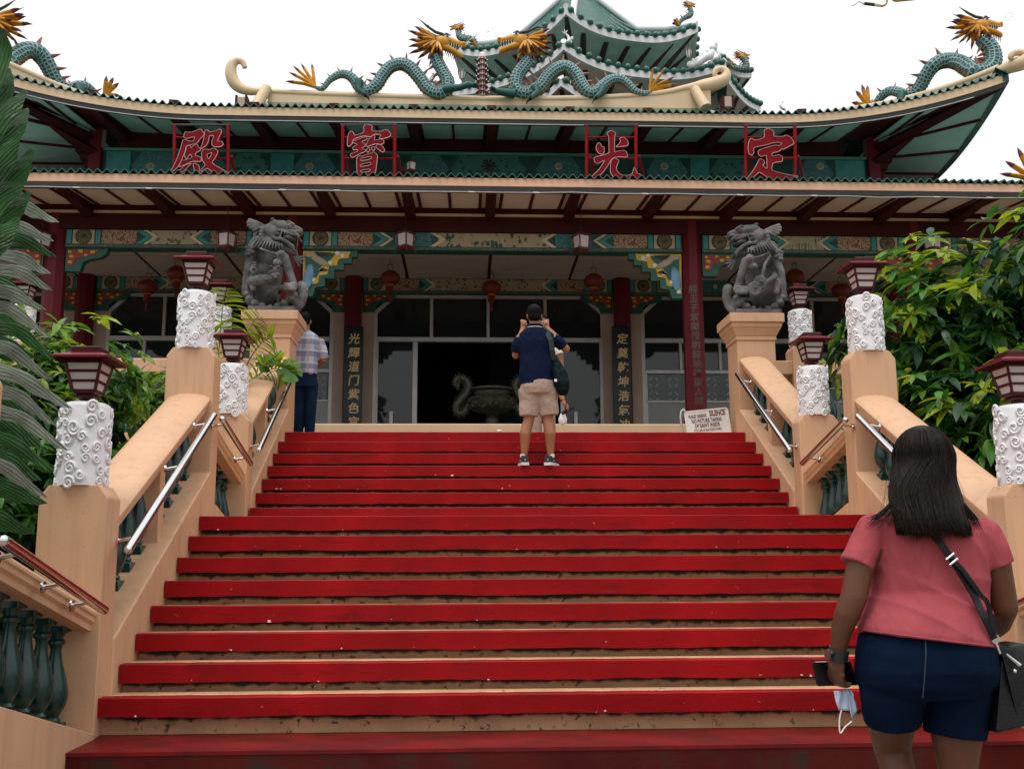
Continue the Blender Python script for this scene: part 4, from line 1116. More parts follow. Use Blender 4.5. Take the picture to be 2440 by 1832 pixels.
        # mane: fan of flat ochre spikes with dark tips
        for i in range(9):
            a = lerp(2.75, 5.05, i/8)
            ln = .62+.16*sin(i*2.4)+(.14 if i < 5 else -.02)
            y0 = sy*(.10-.004*i); y1 = sy*(.20+.05*((i*7)%3))
            p0 = Vector((-.02+.10*cos(a), y0, .02+.10*sin(a))); p1 = Vector((.0+ln*cos(a), y1, .0+ln*sin(a)*.92))
            m1 = p0.lerp(p1,.68)
            b = MB(); b.tube([p0, p0.lerp(m1,.5), m1], [.085,.125,.09], 7, ref=(0,1,0), flat=.45); mn = obj('mane_spike', L(b), GOLD, hd, smooth=60, origin=c)
            b = MB(); b.tube([m1, m1.lerp(p1,.5)+Vector((0,0,.015)), p1], [.09,.06,.004], 7, ref=(0,1,0), flat=.45); obj('spike_tip', L(b), TIP, hd, smooth=60, origin=c)
    br = MB()
    for i in range(9):
        x = .24+i*.05; z = -.22-.022*i*1.0; br.tube([(x,0,z),(x-.02,.0,z-.13-.03*(i%3))], [.022,.003], 5)
    for i in range(7):
        x = .38+i*.05; br.tube([(x,0,.13-.02*i),(x-.015,0,.21-.02*i)], [.022,.003], 5)
    stuff(obj('beard', L(br), TIP, hd, origin=c))
    return t
c2 = lambda x, y: (800+x/2.679, y/2.679)
c1 = lambda x, y: (x/2.679, y/2.679)
c3 = lambda x, y: (1620+x/2.679, y/2.679)
def bp(conv, pts): return [conv(p[0], p[1])+(p[2],)+tuple(p[3:]) for p in pts]
dragon('dragon statue on the ridge facing right, left of the small red pagoda',
       bp(c1, [(2015,560,4),(2060,565,6)])+bp(c2, [(-40,515,7),(20,478,9),(70,478,10),(115,508,11),(150,560,12),(200,585,13),(260,545,14),(305,475,14),(350,428,14),(420,410,14.5),(480,438,15),(540,505,15),(590,572,15),(650,598,16),(705,575,16),(712,520,15),(685,465,14),(655,410,14),(635,360,13)]),
       dict(c=c2(655,270), s=.92, ang=-.12), [c1(2010,558), c1(1820,520), c1(1843,463), c1(1868,420), c1(1920,405), c1(1990,405)], 18.95, 1,
       legs=[[c2(150,520)+(18.85,), c2(140,570)+(18.8,), c2(190,608)+(18.75,)], [c2(690,570)+(18.85,), c2(790,560)+(18.8,), c2(850,540)+(18.75,), c2(885,548)+(18.75,)]], belly_side=1)
dragon('dragon statue on the ridge facing left, right of the small red pagoda',
       bp(c2, [(2015,588,5),(1970,600,7),(1910,585,9),(1865,540,10),(1815,508,11),(1760,512,12),(1710,545,13),(1660,592,14),(1610,592,14),(1570,545,15),(1530,475,15),(1470,432,15.5),(1410,445,15.5),(1355,490,15),(1305,555,15),(1250,590,15.5),(1185,595,16),(1150,555,16),(1160,490,15.5),(1195,435,15),(1235,385,14)]),
       dict(c=c2(1205,262), s=.92, ang=.0, horn=0), [c2(2005,582), c2(2025,430), c2(2105,435), c2(2165,492), c2(2190,540), c2(2150,590)], 18.95, -1,
       legs=[[c2(1270,560)+(18.85,), c2(1290,590)+(18.8,), c2(1240,630)+(18.75,)], [c2(1710,560)+(18.85,), c2(1690,600)+(18.8,), c2(1660,625)+(18.75,)], [c2(1140,600)+(18.85,), c2(1060,590)+(18.8,), c2(1010,575)+(18.75,)]], belly_side=-1)
dragon('dragon statue on the right corner hip, head raised towards the right',
       bp(c3, [(1205,695,4,16.7),(1240,690,7,16.6),(1268,640,9,16.5),(1305,600,10,16.4),(1350,582,11,16.3),(1400,592,12,16.2),(1450,612,13,16.1),(1500,595,14,16),(1540,540,15,15.9),(1572,480,15.5,15.8),(1612,425,16,15.7),(1660,395,17,15.65),(1720,388,18,15.6),(1780,402,19,15.5),(1830,432,20,15.4),(1885,462,20,15.3),(1945,458,20,15.3),(1985,420,20,15.3),(1998,370,20,15.3),(1985,315,19,15.3),(1955,280,18,15.3),(1915,245,15,15.3)]),
       dict(c=c3(1900,165), s=.88, ang=.05), [c3(1205,692), c3(1095,655), c3(1122,580), c3(1160,540), c3(1196,545), c3(1230,640)], 15.3, 1,
       legs=[[c3(1420,600)+(16.0,), c3(1410,640)+(15.95,), c3(1430,665)+(15.9,)], [c3(1900,470)+(15.2,), c3(1880,500)+(15.15,), c3(1960,480)+(15.1,)]], belly_side=1)
dragon('dragon statue on the left corner hip, partly hidden by banana leaves',
       bp(c1, [(665,628,5,16.5),(625,622,8,16.4),(590,588,10,16.3),(550,555,11,16.2),(505,550,12,16.1),(455,568,14,16),(400,562,15,15.9),(355,515,16,15.8),(320,445,17,15.7),(280,375,18,15.6),(230,330,19,15.5),(165,325,19,15.4),(100,365,20,15.3),(40,410,20,15.2),(-30,410,20,15.2),(-60,350,20,15.2),(-50,280,18,15.2),(-25,220,15,15.2)]),
       dict(c=c1(-40,140), s=1.0, ang=.0), [c1(665,625), c1(680,485), c1(725,495), c1(760,530), c1(766,612), c1(745,658)], 15.2, -1,
       legs=[[c1(500,555)+(15.95,), c1(512,590)+(15.9,), c1(470,610)+(15.85,)]], belly_side=-1)
dragon('dragon statue at the right picture edge, only its ochre tail fan in view',
       [(2460,436,5),(2480,440,8),(2510,430,10),(2540,405,12),(2580,395,13),(2620,415,14)], None,
       [(2462,432), (2382,414), (2395,384), (2424,352), (2445,346), (2436,436)], 14.4, -1, belly_side=-1)

# small red pagoda between the two dragons
t = thing('miniature_pagoda', 'small red and white tiered pagoda on the roof ridge between two dragons', 'pagoda', tuple(at(1149, 231, YRG)))
s = YRG/FOC
for k in range(7):
    y = 229-k*13; z = at(1149, y, YRG).z; x = at(1149, y, YRG).x; w = (15-k*.75)*s
    b = MB(); b.lathe([(w*.62,0),(w*.62,9*s)], (x,YRG,z), 8); tr = obj('storey', b, WHITEP, t)
    b = MB(); b.lathe([(w*1.15,8*s),(w*.95,10*s),(w*.6,13.5*s)], (x,YRG,z), 8); obj('roof', b, mat('mini_red_roof', (.34,.03,.045), .45, var=.2, vs=20), t)
    for q in range(8):
        b = MB(); a = 2*pi*q/8; b.tube([(x+w*1.1*cos(a),YRG+w*1.1*sin(a),z+8.5*s),(x+w*1.3*cos(a),YRG+w*1.3*sin(a),z+11.5*s)], [2*s,.5*s], 5); obj('corner_tip', b, WHITEP, t)
    for q in range(4,8):
        a = 2*pi*(q+.5)/8; b = MB(); b.box(-w*.12,w*.12,-.01,.01,1.5*s,7*s); b.xf(Matrix.Translation((x+w*.58*cos(a),YRG+w*.58*sin(a),z)) @ Matrix.Rotation(a+pi/2,4,'Z')); obj('window', b, TEALD, tr)
b = MB(); z = at(1149,138,YRG).z; b.lathe([(8*s,0),(8*s,9*s),(6*s,13*s),(2*s,15*s)], (x,YRG,z), 12); obj('finial', b, WHITEP, t, smooth=50)

# ================================================================== pagoda tower behind
PY = 26.0; PC = at(1381, 100, PY); PCX = 3.0
pag = thing('pagoda_tower', 'hexagonal pagoda tower with green tiled upswept roofs behind the hall', 'pagoda', (PCX, PY, 6.0))
A0 = radians(-11)
def hexv(R, k, z):   # vertex k: 0 faces the viewer
    a = A0+k*pi/3; return Vector((PCX+R*sin(a), PY-R*cos(a), z))
WHITEF = mat('white_fascia', (.72,.74,.75), .5, var=.06, vs=2)
PTILE = mat('pagoda_tile', (.018,.095,.075), .3, var=.3, vs=5)
PINKS = mat('pinkish_soffit', (.62,.46,.40), .6, var=.08)
GREYG = mat('grey_green_soffit', (.36,.52,.45), .6, var=.1)
CX = {}
def cext(R, k):       # side corners sit a little higher and reach out further
    return CX.get((round(R,1), k), (0., 1.))
def edge_pt(R, k, t, z, up):
    z0, s0 = cext(R, k); z1, s1 = cext(R, k+1)
    if up == 0: z0 = z1 = 0.; s0 = s1 = 1.
    p = hexv(R*s0, k, z+z0).lerp(hexv(R*s1, k+1, z+z1), t); e = abs(2*t-1)
    p.z += up*(e**2.6); c = Vector((PCX, PY, p.z)); d = (p-c); d.z = 0
    p += d.normalized()*(.10*R*.35*e**4); return p
BALLT = None
def tier(R, z, up, soff, r_in, z_in, roofR=None, roofZ=None, barrel=False):
    global BALLT
    for k in (-2,-1,0,1,2,3):
        N = 22
        lo = [edge_pt(R,k,i/N,z,up) for i in range(N+1)]
        b = MB(); rr = []
        for p in lo:
            o = Vector((p.x-PCX,p.y-PY,0)).normalized()*.06
            rr.append([p-o, p+o, p+o+Vector((0,0,.17)), p-o+Vector((0,0,.17))])
        b.rings(rr); obj('eave_band', b, WHITEF, pag)
        # soffit
        b = MB(); ins = [edge_pt(r_in,k,i/N,z_in,0) for i in range(N+1)]
        vs = lo+ins+[p+Vector((0,0,.03)) for p in lo]+[p+Vector((0,0,.03)) for p in ins]; M_ = N+1
        fs = [(i,i+1,M_+i+1,M_+i) for i in range(N)]+[(2*M_+i+1,2*M_+i,3*M_+i,3*M_+i+1) for i in range(N)]
        b.add([p+Vector((0,0,.02)) for p in vs], fs); obj('soffit', b, soff, pag)
        for i in range(5):
            t_ = (i+.7)/5.4; a = edge_pt(R*.95,k,t_,z,up)-Vector((0,0,.02)); c = edge_pt(r_in,k,t_,z_in,0)-Vector((0,0,.06))
            b = MB(); b.tube([a,c], [.07,.08], 4, ref=(0,0,1)); obj('rafter', b, BLACKB, pag)
        # hip beam
        a = edge_pt(R*.98,k,0,z,up); c = hexv(r_in,k,z_in-.1); b = MB(); b.tube([a,c],[.06,.11],4,ref=(0,0,1)); obj('hip_beam', b, BLACKB, pag)
        # roof skin and tile ends
        rt = [edge_pt(roofR,k,i/N,roofZ,0) for i in range(N+1)]
        b = MB(); mids = [lo[i].lerp(rt[i],.5)+Vector((0,0,(-.62 if barrel else .0))) for i in range(N+1)]
        L0 = [p+Vector((0,0,.18)) for p in lo]
        b.add(L0+mids+rt, [(i,i+1,M_+i+1,M_+i) for i in range(N)]+[(M_+i,M_+i+1,2*M_+i+1,2*M_+i) for i in range(N)]); rf = obj('roof', b, PTILE, pag, smooth=180)
        if k in (-1,0,1):
            nt = int(R/.24)
            for i in range(nt):
                t_ = (i+.5)/nt; p = edge_pt(R*1.01,k,t_,z,up)+Vector((0,0,.20)); o = Vector((p.x-PCX,p.y-PY,0)).normalized()
                if BALLT is None:
                    q = MB(); q.tube([(0,-.06,0),(0,.3,.05)], .075, 8); q.ell((0,-.06,0), .078, 8, 6); BALLT = mesh('tile_end', q, 60); BALLT.materials.append(PTILE)
                inst('tile_end', BALLT, pag, p-wloc(pag), rot=(0,0,atan2(o.y,o.x)+pi/2))
                if barrel:
                    q = MB(); e2 = edge_pt(roofR,k,t_,roofZ,0); md = p.lerp(e2,.5)+Vector((0,0,-1.35))
                    seg = [ (lambda u: (p*(1-u)**2+md*2*u*(1-u)+e2*u*u))(j/14) for j in range(15)]
                    q.tube([s_+Vector((0,0,.03)) for s_ in seg], [.075*(1-.55*j/14)*(1.0 if j % 2 else 1.18) for j in range(15)], 6); obj('barrel_tile', q, PTILE, pag, smooth=60)
        # white hip ridge
        a = edge_pt(R*1.01,k,0,z,up)+Vector((0,0,.22)); e = hexv(roofR,k,roofZ+.05); m_ = a.lerp(e,.5)+Vector((0,0,-.68 if barrel else -.1)); b = MB()
        b.tube([a, a.lerp(m_,.5)+Vector((0,0,-.06)), m_, m_.lerp(e,.5), e], [.07,.09,.09,.09,.09], 8); obj('hip_ridge', b, WHITEF, pag, smooth=60)
BLACKB = mat('dark_brown_rafter', (.035,.018,.014), .5, var=.2)
Z1 = at(1348, 40, PY-3.45).z-.42; Z2 = at(1349, 125, PY-4.15).z-.42; Z3 = at(1349, 212, PY-4.9).z-.42
for R_ in (3.45, 3.45*.95, 3.45*.98, 3.45*1.01):
    for k_ in (1,-1): CX[(round(R_,1),k_)] = (.26,1.)
    for k_ in (2,-2): CX[(round(R_,1),k_)] = (.45,1.06)
for R_ in (4.15, 4.15*.95, 4.15*.98, 4.15*1.01):
    for k_ in (1,-1): CX[(round(R_,1),k_)] = (.34,1.)
    for k_ in (2,-2): CX[(round(R_,1),k_)] = (.75,1.2)
tier(3.45, Z1, .42, GREYG, 2.2, Z1-.25, .22, Z1+3.1, barrel=True)
tier(4.15, Z2, .42, PINKS, 2.5, Z2-.25, 2.6, Z2+.5)
tier(4.9, Z3, .42, PINKS, 2.7, Z3-.25, 2.9, Z3+.5)
for R_, z0, z1 in ((2.25, Z2+.3, Z1-.1), (2.45, Z3+.3, Z2-.1), (2.7, 3, Z3-.1)):
    b = MB(); b.rings([[hexv(R_,k,z0) for k in range(6)], [hexv(R_,k,z1) for k in range(6)]]); obj('storey_wall', b, mat('grey_green_wall', (.10,.15,.13), .6, var=.15), pag)
    for k in range(6):
        b = MB(); b.tube([hexv(R_+.05,k,z0), hexv(R_+.05,k,z1)], .14, 8); obj('storey_post', b, BEAMRED, pag)
b = MB(); b.lathe([(.25,0),(.3,.2),(.15,.4),(.25,.7),(.1,1.1),(.02,1.6)], (PCX,PY,Z1+3.4), 12); obj('finial', b, GOLD, pag, smooth=60)
# right-hand eave wings of the lower roofs
for A_, B_, C_, mtl in ((at(1716,152,23.3), at(1790,186,24.0), at(1724,262,24.4), GREYG), (at(1732,196,22.9), at(1812,268,23.6), at(1730,300,24.0), PINKS)):
    pts = [A_.lerp(B_, i/10)+Vector((0,0,-.16*sin(pi*i/10))) for i in range(11)]
    b = MB(); b.rings([[p+Vector((0,-.05,0)), p+Vector((0,.05,0)), p+Vector((0,.05,.17)), p+Vector((0,-.05,.17))] for p in pts]); obj('eave_band', b, WHITEF, pag)
    b = MB(); b.add([tuple(p) for p in pts]+[tuple(C_)], [(i,i+1,11) for i in range(10)]); obj('soffit', b, mtl, pag)
    b = MB(); b.add([tuple(p+Vector((0,0,.17))) for p in pts]+[tuple(C_+Vector((-.4,1.5,1.2)))], [(i+1,i,11) for i in range(10)]); obj('roof', b, PTILE, pag)
    for i in range(9): inst('tile_end', BALLT, pag, A_.lerp(B_,(i+.5)/9)+Vector((0,0,.20-.16*sin(pi*(i+.5)/9)))-wloc(pag), rot=(0,0,.6))
    for i in (3,6,9): b = MB(); b.tube([pts[i]-Vector((0,0,.02)), C_], .05, 4); obj('rafter', b, BLACKB, pag)
# white carp and scroll ornaments on the hips, little dragons, corner lamps
def carp(px_, py_, Y, h, facing, label):
    c = at(px_, py_, Y); u = h*Y/FOC
    b = MB(); b.tube([c+Vector(p)*u for p in ((-.35*facing,0,.0),(-.15*facing,0,.12),(.1*facing,0,.25),(.22*facing,0,.5),(.12*facing,0,.75),(-.05*facing,0,.95))], [.10*u,.2*u,.22*u,.17*u,.1*u,.04*u], 10, ref=(0,1,0), flat=.7)
    for dx, dz in ((-.25,1.05),(.1,1.15),(-.1,1.2)): b.tube([c+Vector((-.03*facing*u,0,.9*u)), c+Vector((dx*u*facing,0,dz*u))], [.06*u,.01*u], 6)
    for dx, dz in ((.3,.35),(.38,.6),(-.2,.3),(-.3,-.05)): b.ell(c+Vector((dx*u*facing,0,dz*u)), (.1*u,.06*u,.12*u), 8, 6)
    o = obj('carp_ornament', b, WHITEF, smooth=180, origin=c); tag(o, label, 'roof ornament', 'white roof ornaments'); return o
carp(1349, 112, PY-4.2, 40, 1, 'white carp ornament on the nearest corner of the second pagoda roof')
carp(1030, 214, 23.0, 44, -1, 'white carp ornament on the pagoda\'s left corner, seen between dragon coils')
carp(1706, 146, 23.2, 36, 1, 'white curled ornament on the right corner of the second pagoda roof')
carp(1865, 263, 21.0, 22, -1, 'white curled ornament rising behind the eave right of the pagoda')
b = MB(); 
q = [at(x, y, 22.7) for x, y in ((1646,160),(1665,150),(1680,138),(1692,134),(1700,120))]
b.tube(q, [.03,.09,.10,.1,.05], 8)
for i, p in enumerate(q): b.ell(p+Vector((0,0,.06)), (.10,.06,.09), 8, 6); b.ell(p+Vector((.06,0,.14)), (.05,.05,.08), 8, 6)
o = obj('scroll_ornament', b, WHITEF, smooth=180, origin=q[0]); tag(o, 'white scrollwork climbing the right hip of the second pagoda roof', 'roof ornament', 'white roof ornaments')
def mini_dragon(conv, pts, Y, hc, hs, facing, label):
    return dragon(label, bp(conv, pts), dict(c=conv(*hc), s=hs), [conv(*pts[0][:2])]+[conv(pts[0][0]+dx, pts[0][1]+dy) for dx, dy in ((-30,-40),(-40,-15),(-15,-50))], Y, facing, belly_side=facing, wh=False)
mini_dragon(c3, [(-10,165,3),(10,130,5),(40,110,6),(65,100,6),(70,75,6),(62,50,5)], 22.4, (60,28), .22, 1, 'small dragon statue on the top pagoda roof\'s right corner')
mini_dragon(c3, [(330,430,3),(360,435,6),(400,440,7),(425,425,7),(418,395,7),(400,370,6)], 23.4, (395,352), .28, 1, 'small dragon statue on the second pagoda roof\'s far right corner')
mini_dragon(c2, [(895,295,3),(885,265,6),(850,245,7),(815,250,7),(790,235,7),(785,205,6)], 23.6, (775,172), .26, -1, 'small dragon statue on the pagoda\'s left corner, above the big dragon\'s head')
def lamp_small(px_, py_, Y, u, label):
    c = at(px_, py_, Y); k = u*Y/FOC
    t = thing('corner_lamp', label, 'lamp', tuple(c), 'small hanging lamps under the pagoda eaves')
    b = MB(); b.lathe([(.22*k,-.5*k),(.42*k,.3*k)], tuple(c), 6); obj('glass', b, WHITEP, t)
    b = MB(); b.lathe([(.5*k,.3*k),(.35*k,.5*k),(.08*k,.6*k)], tuple(c), 6); b.tube([c+Vector((0,0,.55*k)), c+Vector((0,0,1.3*k))], .04*k, 5); obj('cap', b, HORN, t)
    for q in range(6):
        a = 2*pi*q/6; b = MB(); b.tube([c+Vector((.23*k*cos(a),.23*k*sin(a),-.5*k)), c+Vector((.43*k*cos(a),.43*k*sin(a),.3*k))], .045*k, 4); obj('bar', b, HORN, t)
lamp_small(1101, 178, 23.3, 24, 'small white lamp hanging under the pagoda\'s left eave')
lamp_small(1352, 200, 21.6, 26, 'small white lamp hanging under the second pagoda roof\'s near corner')
lamp_small(1641, 127, 22.6, 22, 'small white lamp hanging under the top pagoda roof\'s right corner')

# cable insulators at the top right, near the camera's upper edge
t = thing('cable_insulator', 'brass ring and dark insulator hanging on a cable high on the right', 'cable fitting', tuple(at(2100, 5, 9)))
b = MB(); b.tube([at(x, y, 9) for x, y in spline([(2098,15),(2106,14),(2112,8),(2113,-2),(2108,-14)], 5)], .011, 8); obj('ring', b, mat('brass', (.35,.22,.07), .35, metal=.8), t, smooth=60)
b = MB(); b.tube([at(2059,9,9), at(2083,12,9)], .016, 8); obj('dark_sleeve', b, BLACKP, t, smooth=60)
b = MB(); b.tube([at(2083,11.5,9), at(2097,13,9)], .018, 8); b.tube([at(2056,9,9), at(2059,9.5,9)], .012, 8); obj('pale_sleeve', b, WHITEP, t, smooth=60)
b = MB(); b.tube([at(x, y, 9) for x, y in spline([(2030,14),(2036,13),(2042,8),(2047,5),(2056,9)], 4)], .004, 5); obj('wire', b, HORN, t)
b = MB(); b.tube([at(x, y, 9) for x, y in spline([(2124,-4),(2132,2),(2145,2),(2184,-2)], 4)], .012, 8); obj('second_sleeve', b, MATS['brass'], t)

# ================================================================== four sign characters
NEON_R = mat('sign_red', (.21,.006,.012), .6, spec=.1, var=.15, vs=6)
NEON_T = mat('neon_glass_tube', (.50,.33,.31), .25, var=.05)
CH = {
 '光': ((1390,290), [([(690,245),(790,300),(770,420),(770,760),(820,755),(1000,730),(1060,770),(1085,860),(1060,900),(900,890),(760,910),(680,970),(600,1110),(480,1270),(340,1410),(210,1470),(150,1480),(230,1350),(380,1200),(490,1040),(520,975),(440,1010),(350,1055),(280,1020),(260,940),(300,890),(440,860),(615,800),(630,760),(620,400),(580,330),(620,265)],[]),
   ([(760,925),(830,950),(870,990),(840,1070),(815,1160),(830,1230),(900,1310),(1000,1350),(1130,1340),(1210,1290),(1250,1150),(1330,1290),(1395,1320),(1390,1410),(1250,1480),(1080,1490),(880,1470),(750,1400),(670,1280),(665,1120),(690,970)],[]),
   ([(380,540),(430,580),(450,640),(500,640),(515,740),(490,810),(430,825),(350,770),(310,680),(330,590)],[]),
   ([(940,410),(1020,420),(1080,480),(1110,560),(1080,610),(960,635),(800,640),(870,580),(920,490),(890,450)],[])]),
 '定': ((1760,290), [([(730,195),(830,230),(865,300),(865,380),(1080,385),(1170,355),(1290,420),(1350,530),(1330,580),(1100,700),(1050,690),(1000,750),(830,795),(825,870),(980,840),(1060,880),(1080,960),(1050,1005),(870,1030),(825,1080),(825,1220),(1050,1290),(1300,1345),(1470,1370),(1300,1450),(1150,1540),(980,1520),(800,1450),(560,1300),(490,1275),(400,1350),(250,1480),(100,1520),(260,1350),(380,1180),(460,1030),(500,950),(570,950),(620,1000),(630,1050),(590,1100),(640,1150),(690,1170),(690,1040),(670,850),(560,880),(490,840),(470,770),(500,720),(700,650),(900,600),(1000,610),(1060,560),(950,530),(820,550),(700,585),(400,650),(360,700),(370,780),(320,850),(250,820),(225,700),(235,550),(280,440),(330,440),(400,480),(620,410),(620,260),(660,205)],[])]),
 '殿': ((400,280), [([(420,420),(440,380),(600,385),(800,310),(850,340),(910,440),(820,540),(720,660),(600,690),(470,730),(420,900),(280,1210),(100,1380),(70,1370),(200,1120),(320,800),(390,570),(520,600),(640,600),(660,500),(480,540),(400,500)],[]),
   ([(480,740),(560,710),(590,780),(640,715),(740,690),(760,750),(820,795),(800,850),(710,890),(700,960),(820,1000),(840,1060),(810,1110),(620,1110),(480,1170),(330,1230),(285,1225),(350,1080),(420,1075),(600,1020),(560,930),(470,1050),(420,960),(450,860)],[]),
   ([(590,1160),(500,1250),(380,1360),(260,1430),(200,1430),(330,1300),(430,1200)],[]),
   ([(630,1160),(730,1170),(790,1260),(790,1380),(720,1450),(660,1420),(660,1290)],[]),
   ([(930,330),(980,330),(1060,380),(1180,350),(1290,310),(1340,360),(1290,480),(1240,600),(1330,610),(1380,680),(1320,740),(1180,750),(1100,700),(1100,600),(1140,480),(1040,480),(1010,620),(950,720),(850,790),(825,770),(880,610),(915,440)],[]),
   ([(900,810),(1050,810),(1150,780),(1250,870),(1170,1030),(1110,1130),(1160,1190),(1350,1300),(1540,1420),(1400,1455),(1210,1450),(1090,1360),(980,1280),(845,1360),(835,1310),(930,1190),(860,1080),(850,990),(845,890)],[[(980,940),(1080,890),(1090,930),(1020,1050)]])]),
 '寶': ((810,280), [([(720,195),(800,240),(800,350),(1040,360),(1140,320),(1230,380),(1260,460),(1200,510),(1060,545),(980,540),(1010,450),(850,440),(760,500),(600,480),(450,520),(340,570),(300,680),(230,740),(190,710),(190,560),(230,400),(300,360),(350,420),(370,460),(590,390),(590,260),(640,205)],[]),
   ([(335,600),(480,555),(640,495),(675,560),(560,610),(560,640),(630,670),(620,730),(560,770),(570,800),(640,820),(620,870),(500,920),(320,1010),(260,960),(290,910),(430,860),(430,820),(340,820),(320,760),(430,690),(320,640)],[]),
   ([(830,455),(870,500),(850,580),(1000,560),(1090,590),(1080,660),(1000,690),(900,670),(780,710),(670,740),(655,690),(725,550)],[]),
   ([(690,780),(740,760),(740,850),(690,880),(650,840)],[]), ([(820,740),(870,770),(860,830),(810,835),(780,780)],[]),
   ([(960,680),(1050,730),(1110,830),(1060,880),(980,830),(890,740)],[]),
   ([(430,1000),(480,970),(560,980),(640,940),(780,900),(830,870),(920,940),(930,1010),(910,1200),(880,1380),(850,1430),(900,1480),(960,1540),(800,1540),(690,1440),(640,1480),(540,1540),(440,1450),(415,1150)],[[(535,1035),(770,985),(765,1045),(540,1090)],[(525,1180),(750,1130),(745,1195),(530,1235)],[(530,1325),(735,1295),(735,1350),(540,1375)]])]),
}
def closed_spline(pts, n=3):
    m = len(pts); out = []
    for i in range(m):
        p0, p1, p2, p3 = pts[i-1], pts[i], pts[(i+1) % m], pts[(i+2) % m]
        for k in range(n):
            t = k/n; out.append(tuple(.5*(2*b+(c-a)*t*.8+(2*a-5*b+4*c-d)*0+((-2*.8*(b-b))))*1 if 0 else
                (2*t**3-3*t**2+1)*b+(t**3-2*t**2+t)*(c-a)*.4+(-2*t**3+3*t**2)*c+(t**3-t**2)*(d-b)*.4 for a, b, c, d in zip(p0, p1, p2, p3)))
    return out
YS = 14.42
for ch, lab, xa_, xb_ in (('殿','red character sign on a red frame, leftmost of four above the eave',416,543), ('寶','red character sign on a red frame, second from the left above the eave',817,940), ('光','red character sign on a red frame, third from the left above the eave',1398,1515), ('定','red character sign on a red frame, rightmost of four above the eave',1777,1894)):
    (ox, oy), polys = CH[ch]
    base = at((xa_+xb_)/2, 440, YS); t = thing('character_sign', lab, 'sign', tuple(base), 'four red character signs')
    S = 160/1661
    for poly, holes in polys:
        loops = [closed_spline([(p[0], p[1]) for p in L_], 3) for L_ in [poly]+holes]
        W3_ = [[at(ox+p[0]*S, oy+p[1]*S, YS) for p in L_] for L_ in loops]
        flat = [p for L_ in W3_ for p in L_]
        tri = tessellate_polygon([[Vector((p.x, p.z, 0)) for p in L_] for L_ in W3_])
        n = len(flat); b = MB(); vs = [tuple(p) for p in flat]+[(p.x, p.y+.07, p.z) for p in flat]
        fs = [tuple(x) for x in tri]+[tuple(x_+n for x_ in reversed(x)) for x in tri]; o = 0
        for L_ in W3_:
            m_ = len(L_); fs += [(o+i, o+(i+1) % m_, o+(i+1) % m_+n, o+i+n) for i in range(m_)]; o += m_
        b.add(vs, fs); st = obj('stroke', b, NEON_R, t)
        for L_ in W3_:
            b = MB(); b.tube([(p.x, p.y-.022, p.z) for p in L_]+[(L_[0].x, L_[0].y-.022, L_[0].z)], .0048, 5); obj('neon_tube', b, NEON_T, st)
    for x_ in (xa_, xb_):
        a = at(x_, 300, YS+.10); c = at(x_, 440, YS+.10); b = MB(); b.tube([a, c], .027, 8); obj('frame_post', b, NEON_R, t, smooth=60)
        b = MB(); b.tube([at(x_+8, 372, YS+.12), at(x_+22, 440, YS+.9)], .022, 8); obj('brace', b, NEON_R, t)
    for y_ in (328, 378):
        b = MB(); b.tube([at(xa_, y_, YS+.10), at(xb_, y_, YS+.10)], .016, 8); obj('cross_bar', b, NEON_R, t, smooth=60)
    b = MB(); b.tube([at(xa_-6, 298, YS+.10), at(xb_+6, 298, YS+.10)], .018, 6); obj('top_bar', b, HORN, t)

# ================================================================== hanging lanterns
LANR = mat('lantern_frame_maroon', (.085,.010,.012), .4, var=.2)
PAPER = mat('lantern_panel', (.66,.60,.58), .5, var=.05)
REDLAN = mat('red_silk_lantern', (.17,.020,.011), .5, var=.2, vs=20, stretch=(1,1,.15))
def square_lantern(px_, py_, Y, label, rot=.4, u=30, ztop=None):
    c = at(px_, py_, Y); k = u*Y/FOC
    t = thing('hanging_lantern', label, 'lantern', tuple(c), 'square hanging lanterns under the eaves', rotz=rot)
    for q in range(4):
        a = q*pi/2; R_ = Matrix.Rotation(a,4,'Z')
        b = MB(); b.add([(-.36*k,-.42*k,-.5*k),(.36*k,-.42*k,-.5*k),(.42*k,-.48*k,.5*k),(-.42*k,-.48*k,.5*k)],[(0,1,2,3)]); b.xf(R_); obj('panel', b, PAPER, t, local=True)
        b = MB(); b.tube([(-.40*k,-.46*k,-.7*k),(-.47*k,-.53*k,.62*k)], .05*k, 4); b.xf(R_); obj('corner_bar', b, LANR, t, local=True)
        b = MB(); b.tube([(-.55*k,-.62*k,-.62*k),(-.55*k,-.62*k,-1.15*k)], .025*k, 4); b.xf(R_); obj('tassel', b, LANR, t, local=True)
    b = MB(); b.rings([[(-x*k,-x*k,z*k),(x*k,-x*k,z*k),(x*k,x*k,z*k),(-x*k,x*k,z*k)] for x, z in ((.62,.52),(.66,.60),(.42,.78),(.12,.95))]); obj('roof', b, LANR, t, local=True)
    b = MB(); b.rings([[(-x*k,-x*k,z*k),(x*k,-x*k,z*k),(x*k,x*k,z*k),(-x*k,x*k,z*k)] for x, z in ((.3,-.85),(.5,-.68),(.52,-.5))]); obj('base', b, LANR, t, local=True)
    if ztop is not None:
        b = MB(); b.tube([(0,0,.9*k),(0,0,ztop-c.z)], .012*k+.003, 5); obj('hanger', b, LANR, t, local=True)
    return t
for px_, lab in ((100,'square lantern under the lower eave, at the far left beside the banana leaves'), (540,'square lantern under the lower eave, left of the left lion'), (966,'square lantern under the lower eave, left of the centre bay'), (1385,'square lantern under the lower eave, right of the centre bay'), (2222,'square lantern under the lower eave, beside the right-hand column')):
    square_lantern(px_, 573 if px_ < 1300 else 578, 15.0, lab, rot=.15+px_*.7, ztop=6.5)
